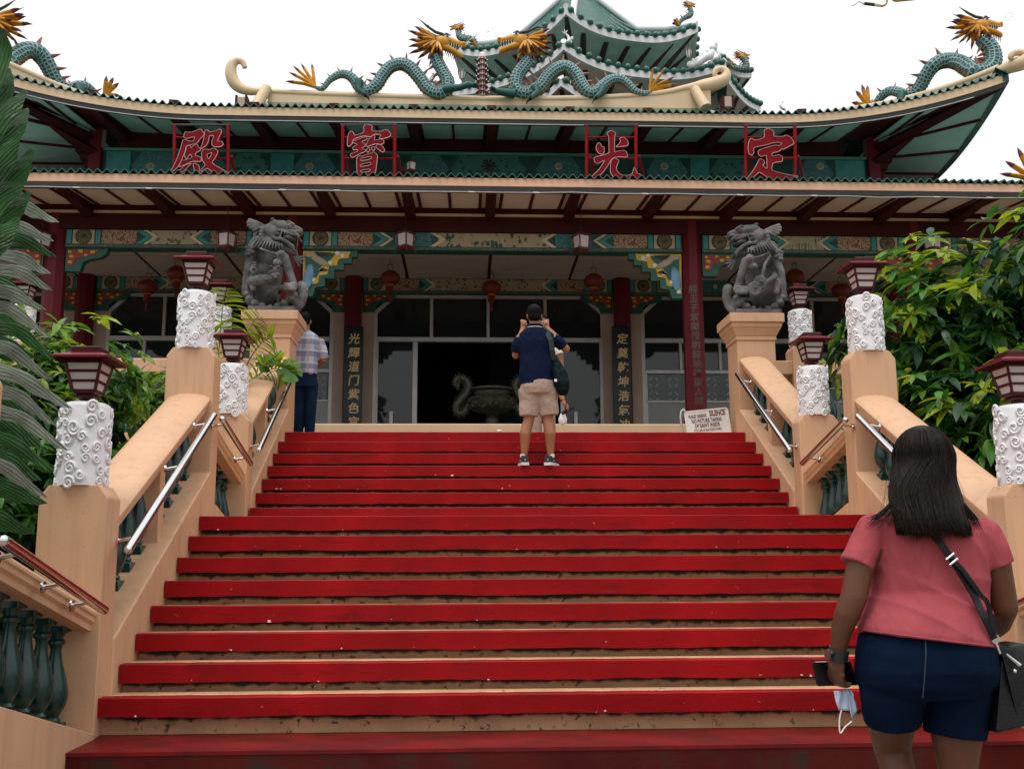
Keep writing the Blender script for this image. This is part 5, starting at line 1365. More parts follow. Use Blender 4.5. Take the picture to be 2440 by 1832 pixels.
square_lantern(2230, 335, 16.6, 'dark square lantern hanging under the raised right corner of the upper roof', .5, 30, ztop=8.2)
square_lantern(980, 397, 15.6, 'dark square lantern hanging between two character signs', .5, 18, ztop=7.6)
def round_lantern(px_, py_, Y, label):
    c = at(px_, py_, Y); k = Y/FOC*23
    t = thing('round_lantern', label, 'lantern', tuple(c), 'red round lanterns on the porch')
    b = MB(); n = 16; rr = []
    for i in range(9):
        th = pi*(.12+.76*i/8); rr.append([(k*(1+.05*(j % 2))*sin(th)*cos(2*pi*j/32), k*(1+.05*(j % 2))*sin(th)*sin(2*pi*j/32), k*.82*cos(th)) for j in range(32)])
    b.rings(rr); obj('globe', b, REDLAN, t, smooth=60, local=True)
    b = MB(); b.lathe([(.42*k,.74*k),(.42*k,.86*k)], seg=14); b.lathe([(.42*k,-.86*k),(.42*k,-.72*k)], seg=14); obj('collar', b, GOLD, t, local=True)
    b = MB(); b.lathe([(.36*k,-.86*k),(.40*k,-1.5*k),(.3*k,-1.55*k)], seg=12); b.tube([(0,0,-1.5*k),(0,0,-2.6*k)], [.12*k,.2*k], 8); obj('tassel', b, REDLAN, t, local=True)
    b = MB()
    for s_ in (-.25,.25): b.tube([(s_*k,0,.85*k),(s_*k,0,1.5*k)], .03*k, 4)
    b.tube([(-.25*k,0,1.5*k),(.25*k,0,1.5*k)], .03*k, 4); b.tube([(0,0,1.5*k),(0,0,ZCE-c.z)], .02*k, 4); obj('hook', b, HORN, t, local=True)
for px_, py_, lab in ((930,663,'red round lantern left of the centre door, third on the porch from the left'), (1171,686,'red round lantern hanging in the middle of the centre bay'), (1414,670,'red round lantern to the right of the centre door'), (352,684,'red round lantern on the porch behind the left newel lamps'), (422,652,'red round lantern behind the tall left lantern pillar'), (1894,660,'red round lantern just right of the right lion'), (2004,693,'red round lantern behind the tall right lantern pillar')):
    round_lantern(px_, py_, 17.6 if px_ not in (1171,352,2004) else 18.3, lab)

# ================================================================== couplet boards and inscriptions
BOARD = mat('black_board', (.010,.016,.017), .3, var=.3, vs=3)
GOLDL = mat('gold_letter', (.78,.55,.28), .5, metal=.0, var=.15, vs=20)
for x_, txt, lab in ((843,'光輝道门紫色宫','black couplet board with gilt characters left of the centre door'), (1480,'定奠乾坤浩氣冲','black couplet board with gilt characters right of the centre door')):
    c = at(x_, 800, YIN-.35); z1 = at(x_, 778, YIN-.35).z
    t = thing('couplet_board', lab, 'sign board', (c.x, YIN-.33, ZP), 'black couplet boards')
    b = MB(); b.cbox(c.x-.17, c.x+.17, YIN-.36, YIN-.28, ZP+.02, z1, .01); obj('board', b, BOARD, t)
    for i, chx in enumerate(txt):
        yy = 809+33*i if x_ == 843 else 809+34*i
        p = at(x_-.3*i if x_ == 843 else x_+.8*i+2, yy, YIN-.365)
        me = text_mesh(chx, .21, .004, .004, .12); me.materials.append(GOLDL); inst('character', me, t, p-wloc(t))
colt = 'rgt'
p0 = FCX[3]
for i, chx in enumerate('開玉子紫閣殿明龍映峰聖人師'):
    p = at(1650.5+i*1.25, 690+i*22.2, YC-.165)
    me = text_mesh(chx, .135, .004, .002, .1); me.materials.append(mat('olive_gilt', (.10,.075,.05), .4, metal=.3)); inst('inscription_character', me, cols[3], Vector((p.x, YC-.152, p.z))-wloc(cols[3]))
# ================================================================== lantern pillars on the newels
PLASTER = mat('white_plaster', (.74,.73,.75), .6, var=.05, vs=5, bump=.25, bs=80)
LAMPRED = mat('lamp_frame_maroon', (.055,.006,.008), .4, spec=.25, var=.15, vs=8)
LAMPTOP = mat('lamp_edge_red', (.15,.006,.016), .4, spec=.3, var=.1)
FROST = mat('frosted_pane', (.55,.48,.46), .35, var=.05)
DR, DH = .145, .50
def cyl(u, v, r): a = u/DR-pi/2; return Vector((r*cos(a), r*sin(a), v))
def spiral(b, cu, cv, R, turns, d, tr):
    pts = []; n = int(14*turns)
    for i in range(n+1):
        t = i/n; a = d*2*pi*turns*t; rr = R*(1-.82*t); pts.append(cyl(cu+rr*cos(a), cv+rr*sin(a), DR+.004))
    b.tube(pts, [tr*(1-.25*i/n) for i in range(n+1)], 6)
def cluster(kind, mirror=1):
    b = MB(); m = mirror
    if kind == 0:
        spiral(b, -.022*m, .032, .033, 1.5, m, .0105); spiral(b, .036*m, .0, .027, 1.3, -m, .0105); spiral(b, -.025*m, -.038, .034, 1.5, m, .0105); b.ell(cyl(-.03*m, -.005, DR), .011, 8, 6)
    elif kind == 1:
        spiral(b, 0, .026, .040, 1.7, m, .0105); spiral(b, -.048*m, -.018, .027, 1.3, -m, .0095); spiral(b, .03*m, -.028, .026, 1.3, m, .0095); b.ell(cyl(.055*m, .0, DR), .010, 8, 6)
    else:
        spiral(b, -.032*m, .02, .024, 1.4, -m, .008); spiral(b, .032*m, .024, .028, 1.5, m, .0085); spiral(b, -.028*m, -.03, .024, 1.4, m, .008); spiral(b, .034*m, -.03, .024, 1.4, -m, .008)
    me = mesh('scroll_relief', b, 60); me.materials.append(PLASTER); return me
CL = [cluster(0), cluster(1), cluster(2), cluster(0,-1), cluster(1,-1), cluster(2,-1)]
for m_ in CL: m_.transform(Matrix.Diagonal((1,1,1.25,1)))
def lamp_proto():
    t = thing('lantern_pillar', 'x', 'lantern pillar', (0,0,0), 'lantern pillars on the newel posts')
    b = MB(); b.lathe([(DR,0),(DR,DH-.03),(DR-.008,DH-.012),(DR-.03,DH),(.03,DH+.012)], seg=36); dr = obj('drum', b, PLASTER, t, smooth=40)
    rnd = random.Random(3); k = 0
    for row in range(4):
        for col in range(5):
            u = (col+.5*(row % 2))*2*pi/5; z = .065+row*.118+rnd.uniform(-.012,.012)
            inst('scroll_relief', CL[(k*5+row) % 6], dr, (0,0,z), rot=(0,0,u+rnd.uniform(-.1,.1))); k += 1
    z0 = DH+.012
    b = MB(); b.lathe([(.03,z0-.01),(.03,z0+.03)], seg=10); b.cbox(-.06,.06,-.06,.06,z0+.02,z0+.035,.004); obj('stem', b, LAMPRED, t)
    def sq(w, z): return [(-w,-w,z),(w,-w,z),(w,w,z),(-w,w,z)]
    zb, zt, wb, wt = z0+.06, z0+.235, .068, .108
    b = MB(); b.rings([sq(.045,z0+.034), sq(.066,z0+.05), sq(wb+.006,zb)]); fr = obj('frame_base', b, LAMPRED, t)
    for q in range(4):
        R_ = Matrix.Rotation(q*pi/2,4,'Z')
        for j in range(3):
            f0, f1 = j/3+.035, (j+1)/3-.035
            w0, w1 = lerp(wb,wt,f0), lerp(wb,wt,f1); a0, a1 = lerp(zb,zt,f0), lerp(zb,zt,f1)
            b = MB(); b.add([(-w0+.012,-w0+.003,a0),(w0-.012,-w0+.003,a0),(w1-.012,-w1+.003,a1),(-w1+.012,-w1+.003,a1)],[(0,1,2,3)]); b.xf(R_); obj('pane', b, FROST, t)
            b = MB(); w = lerp(wb,wt,j/3); z = lerp(zb,zt,j/3); b.box(-w,w,-w-.002,-w+.012,z-.008,z+.008); b.xf(R_); obj('cross_bar', b, LAMPRED, t)
        b = MB(); b.tube([(-wb,-wb,zb-.01),(-wt,-wt,zt+.01)], .010, 4); b.xf(R_); obj('corner_bar', b, LAMPRED, t)
    b = MB(); b.rings([sq(wt-.004,zb+.06), sq(wt-.03,zt)]); 
    b = MB(); b.rings([sq(wt+.006,zt-.012), sq(wt+.006,zt+.006)]); obj('top_rail', b, LAMPRED, t)
    b = MB(); b.rings([sq(.172,zt+.008), sq(.176,zt+.012), sq(.176,zt+.024), sq(.095,zt+.055), sq(.02,zt+.06)]); obj('roof', b, LAMPTOP, t)
    b = MB(); b.rings([sq(.169,zt+.0075), sq(.03,zt+.0075), sq(.03,zt+.004), sq(.169,zt+.004)]); obj('roof_underside', b, LAMPRED, t)
    b = MB(); b.cbox(-.088,.088,-.088,.088,zt+.05,zt+.095,.006); obj('roof_cap', b, LAMPRED, t)
    return t
lp = lamp_proto()
spots = []
for side, xi, w in ((-1, LI, 'left'), (1, RI, 'right')):
    xc = xi+side*NW/2
    spots += [((xc, 6.285, 1.60), f'white carved lantern pillar on the {w} newel at the foot of the lower flight'),
              ((xc, 8.645, 2.92), f'white carved lantern pillar on the tall {w} newel at the middle landing'),
              ((xc, 10.075, 2.565), f'white carved lantern pillar on the short {w} newel of the upper flight')]
PBY = 13.2; PBZ = at(1910, 827, PBY).z
plx = [at(522, 780, PBY).x, at(1907, 780, PBY).x, at(52, 780, PBY).x]
for x_, lab in zip(plx, ('white carved lantern pillar on the terrace railing behind the left lion', 'white carved lantern pillar on the terrace railing behind the right lion', 'white carved lantern pillar on the terrace railing, seen through banana leaves')):
    spots.append(((x_, PBY, PBZ), lab))
for i, (loc, lab) in enumerate(spots):
    if i == 0: lp.location = loc; LOC[lp.name] = Vector(loc); lp['label'] = lab
    else:
        c_ = copy_tree(lp, None, loc, label=lab)
        for ch in c_.children:
            if ch.name.startswith('drum'): ch.rotation_euler = (0,0,i*1.37)
# terrace railings
for side, xa_, xb_, pxs, w in ((-1, -9.5, -2.5, [plx[0], plx[2], -8.0], 'left'), (1, 3.7, 10.5, [plx[1], 7.4], 'right')):
    t = thing('terrace_railing', f'beige terrace railing with green balusters running off to the {w}', 'railing', ((xa_+xb_)/2, PBY, ZT), 'terrace railings')
    zt = at(1900, 863, PBY).z; zb_ = at(1900, 896, PBY).z
    b = MB(); b.cbox(xa_, xb_, PBY-.11, PBY+.11, zb_, zt, .012); obj('top_rail', b, BEIGE, t)
    b = MB(); b.cbox(xa_, xb_, PBY-.11, PBY+.11, ZT-.1, ZT+.14, .012); obj('curb', b, BEIGE, t)
    for x_ in pxs:
        b = MB(); b.prism([(x_-.17,ZT-.1),(x_+.17,ZT-.1),(x_+.17,PBZ-.06),(x_+.13,PBZ),(x_-.13,PBZ),(x_-.17,PBZ-.06)], 'y', PBY-.15, PBY+.15); obj('post', b, BEIGE, t)
    n = int((xb_-xa_)/.24)
    for i in range(n):
        x_ = xa_+(i+.5)*.24
        if any(abs(x_-q) < .24 for q in pxs): continue
        inst('baluster', BAL, t, Vector((x_, PBY, ZT+.13))-wloc(t), scale=(1,1,(zb_-ZT-.12)/.56))

# ================================================================== guardian lions
STONE = mat('grey_volcanic_stone', (.19,.172,.178), .9, spec=.12, var=.3, vs=7, bump=.6, bs=45, col2=(.06,.068,.066), c2s=4, c2t=.5, c2w=.14)
def remeshed(mb, name, voxel=.011, m=None, smooth=1):
    me = bpy.data.meshes.new(name); me.from_pydata(mb.v, [], mb.f)
    o = bpy.data.objects.new('tmp', me); COL.objects.link(o)
    md = o.modifiers.new('r', 'REMESH'); md.mode = 'VOXEL'; md.voxel_size = voxel; md.use_smooth_shade = True
    sm_ = o.modifiers.new('s', 'SMOOTH'); sm_.factor = .5; sm_.iterations = smooth
    bpy.context.view_layer.update()
    out = bpy.data.meshes.new_from_object(o.evaluated_get(bpy.context.evaluated_depsgraph_get()))
    bpy.data.objects.remove(o); out.name = name
    for p in out.polygons: p.use_smooth = True
    if m: out.materials.clear(); out.materials.append(m)
    return out
SC = 12.3/FOC/6.39*1.09
def lion(loc, label, flip, coins):
    s = -1 if flip else 1
    def Q(x, y, d=0.): return Vector((s*(x-600)*SC, d, (1510-y)*SC))
    def e(b, x, y, rx, rz, d=0., rd=None, rot=0.):
        b.ell(Q(x, y, d), (rx*SC, (rd if rd is not None else (rx+rz)/2)*SC, rz*SC), 16, 12, Matrix.Rotation(-s*rot, 3, 'Y') if rot else None)
    def tb(b, pts, r, seg=10):
        P = [Q(*p) for p in pts]; b.tube(P, [q*SC for q in r] if hasattr(r, '__len__') else r*SC, seg); b.ell(P[0], (r[0] if hasattr(r,'__len__') else r)*SC, seg, 6); b.ell(P[-1], (r[-1] if hasattr(r,'__len__') else r)*SC, seg, 6)
    t = thing('guardian_lion', label, 'lion statue', loc, 'grey stone guardian lions')
    b = MB()
    # seated body, set back so that head, legs and carving stand forward of it
    e(b, 450, 800, 215, 360, .10, 190, .10); e(b, 470, 610, 235, 210, .06, 210); e(b, 400, 1080, 200, 250, .13, 200); e(b, 310, 980, 150, 330, .12, 190)
    e(b, 300, 480, 130, 180, .05, 190, -.3)
    # hollowed base, swept up at both sides
    for (x, y, r) in ((225,1240,52),(270,1320,66),(350,1375,62),(450,1405,52),(560,1425,44),(660,1405,50),(760,1370,62),(850,1310,64),(895,1240,50)): e(b, x, y, r, r, -.15, r*1.5); e(b, x, y+25, r, r, .08, r*2.6)
    e(b, 830, 1300, 110, 120, .02, 170)
    # flank panel and left front leg
    tb(b, [(270,640,-.10),(225,820,-.13),(205,1020,-.14),(210,1220,-.13)], [66,58,52,56])
    tb(b, [(250,660,-.13),(212,860,-.175),(196,1050,-.18),(170,1220,-.17)], [20,16,16,18])
    tb(b, [(330,900,-.16),(300,1040,-.18),(320,1160,-.18)], [46,56,46])
    # right front leg and paw
    tb(b, [(720,700,-.14),(790,850,-.18),(850,1000,-.19),(890,1120,-.18)], [85,66,55,56])
    for dx in (-70,-30,10,45): tb(b, [(850+dx,1110,-.24),(852+dx,1190,-.25)], [26,30])
    tb(b, [(600,1150,-.20),(760,1150,-.22),(880,1160,-.2)], [30,40,50])
    # hind leg on the far side
    e(b, 950, 1060, 80, 90, .05, 90); tb(b, [(960,1060,.03),(985,1200,.02),(960,1330,.0),(900,1440,-.04),(880,1480,-.10)], [75,70,58,45,38])
    # neck, head, snout
    e(b, 470, 470, 190, 160, -.01, 210); e(b, 540, 300, 150, 165, -.03, 190); e(b, 690, 215, 165, 92, -.05, 165, -.22); e(b, 600, 190, 130, 80, -.04, 160)
    e(b, 850, 245, 110, 62, -.06, 110, -.2); e(b, 930, 262, 42, 44, -.07, 70); e(b, 900, 300, 70, 40, -.07, 110)
    for d in (-.12, .02): e(b, 790, 215, 42, 40, d-.03, 34); tb(b, [(700,190,d-.02),(780,160,d-.04),(860,205,d-.04)], [18,22,16])
    for k in range(6): tb(b, [(730+k*30,318+k*6,-.165),(730+k*30,350+k*7,-.165)], [11,6], 6)
    # upper lip, lower jaw, tongue
    for d in (-.155, .05): tb(b, [(560,330,d),(600,290,d),(690,290,d),(740,310,d),(830,300,d),(900,345,d),(930,380,d)], [20,22,20,22,22,22,18])
    for d in (-.155, .05): tb(b, [(545,370,d),(590,415,d),(680,420,d),(770,470,d),(850,540,d),(870,590,d)], [24,28,30,32,34,20])
    tb(b, [(620,480,-.05),(750,535,-.06),(840,590,-.06)], [66,60,36]); e(b, 810, 490, 46, 22, -.10, 50)
    tb(b, [(690,310,-.16),(660,400,-.16)], [10,14]); tb(b, [(905,350,-.10),(900,520,-.1),(880,600,-.08)], [8,8,8])
    # ear fan, crest and tassel fan
    for (x, y) in ((225,145),(208,185),(215,230),(245,270),(290,305)): tb(b, [(450,235,-.13),((450+x)/2,(235+y)/2-8,-.16),(x,y,-.16)], [26,24,26])
    for (x, y) in ((470,215),(520,180),(560,140),(600,150),(540,120)): e(b, x, y, 34, 32, -.10, 50)
    tb(b, [(560,120,-.04),(680,118,-.05),(790,150,-.05),(880,205,-.06)], [24,18,16,12])
    for (x, y) in ((995,648),(990,700),(965,745),(930,785)): tb(b, [(845,655,-.05),((845+x)/2,(655+y)/2,-.06),(x,y,-.06)], [18,18,16])
    # beard curls along the jaw and carved mane strands
    for (x, y) in ((425,285),(405,330),(400,380),(415,425),(455,450),(505,465),(555,485),(600,500),(645,505)): e(b, x, y, 34, 32, -.19, 30)
    for k in range(9):
        x0 = 400+k*38; tb(b, [(x0,440+k*9,-.20),(x0-35+k*6,520+k*6,-.235),(x0-80+k*14,590+k*4,-.245)], [15,14,4], 6)
    for k in range(6): tb(b, [(380-k*26,400+k*22,-.15),(330-k*20,470+k*25,-.18),(300-k*10,540+k*22,-.18)], [16,14,5], 6)
    # shoulder knobs, bell and collar
    for (x, y) in ((200,560),(240,545),(285,565),(215,610),(260,610),(245,655),(300,625),(210,660)): e(b, x, y, 27, 27, -.17, 30)
    for k in range(8): e(b, 710+48*cos(k*pi/4), 690+48*sin(k*pi/4), 22, 22, -.27, 22)
    e(b, 712, 690, 44, 44, -.28, 44); e(b, 660, 800, 66, 60, -.24, 60)
    tb(b, [(420,600,-.25),(560,660,-.275),(660,680,-.27)], [16,16,16])
    if coins:
        # strap, sash and two coins held under the paw
        tb(b, [(410,640,-.24),(500,780,-.27),(545,960,-.27)], 24, 8); tb(b, [(340,940,-.24),(430,1000,-.27),(520,1060,-.27)], [40,34,26], 8)
        for (x, y) in ((585,1050),(670,1140)):
            bb = MB(); c = Q(x, y, -.30); bb.lathe([(0,0),(.082,0),(.088,.012),(.088,.03),(0,.03)], seg=24, axis='y')
            bb.xf(Matrix.Translation(c) @ Matrix.Rotation(s*.1, 4, 'Z')); b.merge(bb)
            tb(b, [(x-28,y-8,-.315),(x+30,y-14,-.315)], 7, 6); tb(b, [(x+5,y-10,-.315),(x+12,y+34,-.315)], 7, 6)
    else:
        # a cub playing under the paw
        tb(b, [(300,1060,-.18),(420,1055,-.24),(560,1050,-.26),(650,1000,-.25)], [70,82,80,66]); e(b, 640, 930, 74, 66, -.25, 70)
        for (x, y) in ((590,880),(690,880),(560,980),(610,1010),(660,1040),(700,990),(530,1010),(580,960)): e(b, x, y, 24, 22, -.30, 24)
        tb(b, [(300,840,-.2),(280,900,-.21),(320,960,-.21)], [18,24,18])
        for k in range(3): tb(b, [(300,790+k*40,-.2),(345,800+k*36,-.22)], [14,16], 6)
    me = remeshed(b, 'body', .0066, STONE, 0)
    o = bpy.data.objects.new('body', me); link(o, t); LOC[o.name] = wloc(t)
    b = MB(); x0, x1 = sorted((s*(270-600)*SC, s*(930-600)*SC)); b.cbox(x0, x1, -.24, .24, .0, 85*SC, .006); obj('plinth', b, STONE, t, local=True)
    # black solids put in for the shade inside the open mouth
    b = MB(); b.ell(Q(625,352,-.135), (62*SC,.035,46*SC), 14, 8); b.ell(Q(785,400,-.10), (120*SC,.075,62*SC), 14, 8, Matrix.Rotation(s*.3,3,'Y')); obj('mouth_shade', b, BLACKP, t, smooth=180, local=True)
    return t
lion((at(656,738,12.35).x, 12.35, 4.10), 'grey stone guardian lion with a cub, on the left pedestal', False, False)
lion((at(1796,742,12.35).x, 12.35, 4.10), 'grey stone guardian lion with two coins, on the right pedestal', True, True)

# ================================================================== incense burner behind the door line
BRONZE = paint('dark_bronze', (.045,.05,.035), [('noise', 14, .55, .08, (.10,.085,.05), None), ('noise', 22, .66, .04, (.16,.04,.03), None), ('noise', 26, .66, .04, (.03,.09,.07), None)], .45)
BY = 17.4; bc = at(1172, 960, BY); k = BY/FOC
t = thing('incense_burner', 'dark bronze incense burner with curled dragon handles in the doorway', 'incense burner', (bc.x, BY, ZP))
zc = lambda y: at(1172, y, BY).z
b = MB(); b.lathe([(14*k,ZP),(16*k,zc(1000)),(10*k,zc(992)),(16*k,zc(986)),(40*k,zc(982)),(58*k,zc(970)),(62*k,zc(960)),(56*k,zc(950)),(44*k,zc(944))], (bc.x,BY,0), 36); obj('bowl', b, BRONZE, t, smooth=50)
b = MB(); b.lathe([(42*k,zc(946)),(44*k,zc(936)),(54*k,zc(931)),(54*k,zc(927)),(46*k,zc(926)),(44*k,zc(940))], (bc.x,BY,0), 36); obj('rim', b, BRONZE, t, smooth=50)
r_ = MB(); rnd = random.Random(5)
for i in range(60):
    a = rnd.uniform(pi,2*pi); v = rnd.random(); R_ = lerp(58,60,v)*k; r_.ell((bc.x+R_*cos(a), BY+R_*sin(a), lerp(zc(978),zc(952),v)), (rnd.uniform(2,5)*k,2*k,rnd.uniform(1.5,4)*k), 6, 4)
stuff(obj('relief_band', r_, BRONZE, t, smooth=180))
for s in (-1, 1):
    hx = lambda x: bc.x+s*(1172-x)*-1*k if s > 0 else bc.x+(x-1172)*k
    hx = (lambda x: bc.x+(x-1172)*k) if s < 0 else (lambda x: bc.x-(x-1172)*k)
    pts = [(1118,962,9),(1104,984,9),(1090,984,9),(1088,966,10),(1100,950,11),(1112,936,11),(1116,918,9),(1108,905,8),(1094,900,7),(1084,908,6),(1086,920,5),(1094,922,4)]
    sp = spline([(hx(x), zc(y), r*k) for x, y, r in pts], 5)
    b = MB(); b.tube([(p[0], BY-.02, p[1]) for p in sp], [p[2] for p in sp], 10); hd = obj('dragon_handle', b, BRONZE, t, smooth=60)
    b = MB()
    for j in range(0, len(sp), 2):
        p = sp[j]; n_ = Vector((sp[min(j+1,len(sp)-1)][1]-sp[max(0,j-1)][1], 0, -(sp[min(j+1,len(sp)-1)][0]-sp[max(0,j-1)][0]))).normalized()
        for q in (-1, 1): c_ = Vector((p[0], BY-.03, p[1])); b.tube([c_+n_*q*p[2]*.8, c_+n_*q*(p[2]+.045)], [.012,.002], 5)
    stuff(obj('handle_spikes', b, BRONZE, hd))

# ================================================================== SILENCE notice
INK = mat('dark_red_ink', (.10,.012,.012), .6, var=.2)
SGN = mat('notice_white', (.70,.71,.70), .5, var=.05, vs=8)
SY = 12.35; c = at(1690, 1004, SY); kk = SY/FOC
t = thing('notice_board', 'white notice board asking visitors to observe silence, on the top step', 'sign', (c.x, SY, ZT))
t.rotation_euler = (0, radians(-6), 0)
ctr = Vector((0, 0, c.z-ZT))
b = MB(); b.cbox(-53*kk, 53*kk, 0, .02, ctr.z-40*kk, ctr.z+28*kk, .003); obj('board', b, SGN, t, local=True)
for (x0, x1, z0, z1) in ((-54,54,27,30),(-54,54,-42,-39),(-54,-51,-42,30),(51,54,-42,30)):
    b = MB(); b.box(x0*kk, x1*kk, -.006, .024, ctr.z+z0*kk, ctr.z+z1*kk); obj('edge_strip', b, WHITEP, t, local=True)
for txt, x_, z_, size, bold, sx in (('PLEASE OBSERVE', -23, 15, 9.5, .0006, .50), ('SILENCE', 26, 18, 14, .0022, .60), ('NO PICTURE TAKING', -2, 3, 10.5, .0010, .58), ('OF SAINT INSIDE', -2, -9, 10.5, .0010, .62), ('(TO USE AS BACKGROUND)', -2, -20, 7, .0, .6)):
    me = text_mesh(txt, size*kk*1.25, .001, bold, 0, sx=sx); me.materials.append(INK); inst('lettering', me, t, (x_*kk, -.003, ctr.z+z_*kk))
b = MB(); b.tube([(-60*kk,.1,-.02),(-60*kk,.1,ctr.z+20*kk),(-56*kk,.1,ctr.z+34*kk),(-50*kk,.1,ctr.z+38*kk),(-46*kk,.1,ctr.z+30*kk)], .014, 8); obj('stand_hoop', b, ALU, t, smooth=60, local=True)
for x_ in (-40, 40):
    b = MB(); b.cbox(x_*kk-.015, x_*kk+.015, .02, .045, .0, ctr.z+20*kk, .003); obj('stand_leg', b, ALU, t, local=True)
# crumpled tissue on the top step and a scrap of paper lower down
c = at(1190, 1024, 12.0); b = MB(); rnd = random.Random(9)
for i in range(6): b.ell((c.x+rnd.uniform(-.02,.02), 11.96+rnd.uniform(-.01,.01), ZT+.012+rnd.uniform(0,.02)), (rnd.uniform(.012,.022),.014,rnd.uniform(.01,.02)), 7, 5, Matrix.Rotation(rnd.uniform(0,3),3,'Y'))
tag(obj('crumpled_tissue', b, WHITEP, origin=(c.x,11.96,ZT)), 'small crumpled white tissue lying on the top red step', 'tissue')
# ================================================================== people
def solid(name, b, m, parent, voxel=.009):
    me = remeshed(b, name, voxel, m); W = wloc(parent)
    me.transform(Matrix.Translation(-W)); o = bpy.data.objects.new(name, me); link(o, parent); LOC[o.name] = W; return o
def cap(b, pts, rad, seg=14, flat=1., ref=None):
    pts = [Vector(p) for p in pts]; b.tube(pts, rad, seg, flat=flat, ref=ref)
    for p, r in ((pts[0], rad[0]), (pts[-1], rad[-1])): b.ell(p, r*.99, seg, 8)
def ruffle(o, f):
    me = o.data; ns = [v.normal.copy() for v in me.vertices]
    for v, n_ in zip(me.vertices, ns): v.co += n_*f(v.co.x, v.co.y, v.co.z)
    me.update(); return o
def ring(c, rx, ry, n=32, tilt=0., sq=2.3):
    out = []
    for k in range(n):
        a = 2*pi*k/n; ca, sa = cos(a), sin(a)
        x = rx*math.copysign(abs(ca)**(2/sq), ca); y = ry*math.copysign(abs(sa)**(2/sq), sa)
        out.append((c[0]+x, c[1]+y, c[2]+tilt*x/max(rx,1e-6)))
    return out
def hand(b, wrist, d, side, out, curl=.5, size=1.):
    """palm and five bent fingers; d = direction of the fingers, side = across the palm towards the thumb, out = the way fingers curl"""
    d = Vector(d).normalized(); side = Vector(side); side = (side-d*side.dot(d)).normalized(); out = Vector(out); out = (out-d*out.dot(d)-side*out.dot(side)).normalized()
    w = Vector(wrist); s = size
    P = lambda a, l, o: w+d*a*s+side*l*s+out*o*s
    b.tube([P(-.01,0,0), P(.03,0,0), P(.085,0,.004)], [.026*s,.036*s,.036*s], 10, ref=tuple(side), flat=.5)
    b.ell(P(.05,0,.003), (.03*s,.03*s,.03*s), 10, 8)
    for i, (l, ln) in enumerate(((.030,.070),(.010,.080),(-.011,.074),(-.031,.058))):
        k0 = P(.082,l,.002); a = curl
        k1 = k0+(d*cos(a*.7)+out*sin(a*.7))*ln*.45*s; k2 = k1+(d*cos(a*1.9)+out*sin(a*1.9))*ln*.32*s; k3 = k2+(d*cos(a*2.8)+out*sin(a*2.8))*ln*.26*s
        b.tube([k0-d*.02*s, k0, k1, k2, k3], [.0105*s,.0105*s,.0098*s,.009*s,.007*s], 8)
        b.ell(k3, .007*s, 8, 6)
    t0 = P(.02,.026,.005); t1 = P(.05,.052,.014); t2 = P(.075,.058,.03)+out*.01*s*curl; t3 = P(.092,.05,.042)+out*.015*s*curl
    b.tube([t0,t1,t2,t3], [.016*s,.0135*s,.0115*s,.008*s], 8); b.ell(t3, .008*s, 8, 6)
def head(b, c, s, fwd=1.):
    """cranium, jaw, ears, nose, brow and lips; the face looks along +y*fwd"""
    c = Vector(c)
    b.ell(c+Vector((0,-.005*fwd,.02))*s, (.075*s,.093*s,.098*s), 18, 12); b.ell(c+Vector((0,.03*fwd,-.05))*s, (.056*s,.062*s,.066*s), 14, 10)
    for q in (-1, 1): b.ell(c+Vector((q*.076,-.005*fwd,-.005))*s, (.010*s,.018*s,.030*s), 10, 8)
    b.tube([c+Vector((0,.088*fwd,.02))*s, c+Vector((0,.112*fwd,-.02))*s], [.008*s,.015*s], 8); b.ell(c+Vector((0,.108*fwd,-.022))*s, .014*s, 8, 6)
    b.ell(c+Vector((0,.088*fwd,-.058))*s, (.022*s,.010*s,.008*s), 8, 6); b.ell(c+Vector((0,.082*fwd,.038))*s, (.05*s,.014*s,.010*s), 10, 6)
def face_parts(t, c, s, fwd=1.):
    c = Vector(c)
    for q in (-1, 1):
        b = MB(); b.ell(c+Vector((q*.031,.086*fwd,.012))*s, (.013*s,.008*s,.007*s), 10, 6); obj('eye', b, WHITEP, t, smooth=180)
        b = MB(); b.ell(c+Vector((q*.031,.0925*fwd,.012))*s, (.006*s,.003*s,.006*s), 8, 6); obj('iris', b, BLACKP, t, smooth=180)
SKIN1 = mat('brown_skin', (.105,.040,.020), .5, spec=.3, var=.12, vs=6, sub=.15, bump=.05, bs=120)
SKIN2 = mat('tan_skin', (.30,.13,.068), .5, spec=.3, var=.1, vs=6, sub=.12, bump=.05, bs=120)
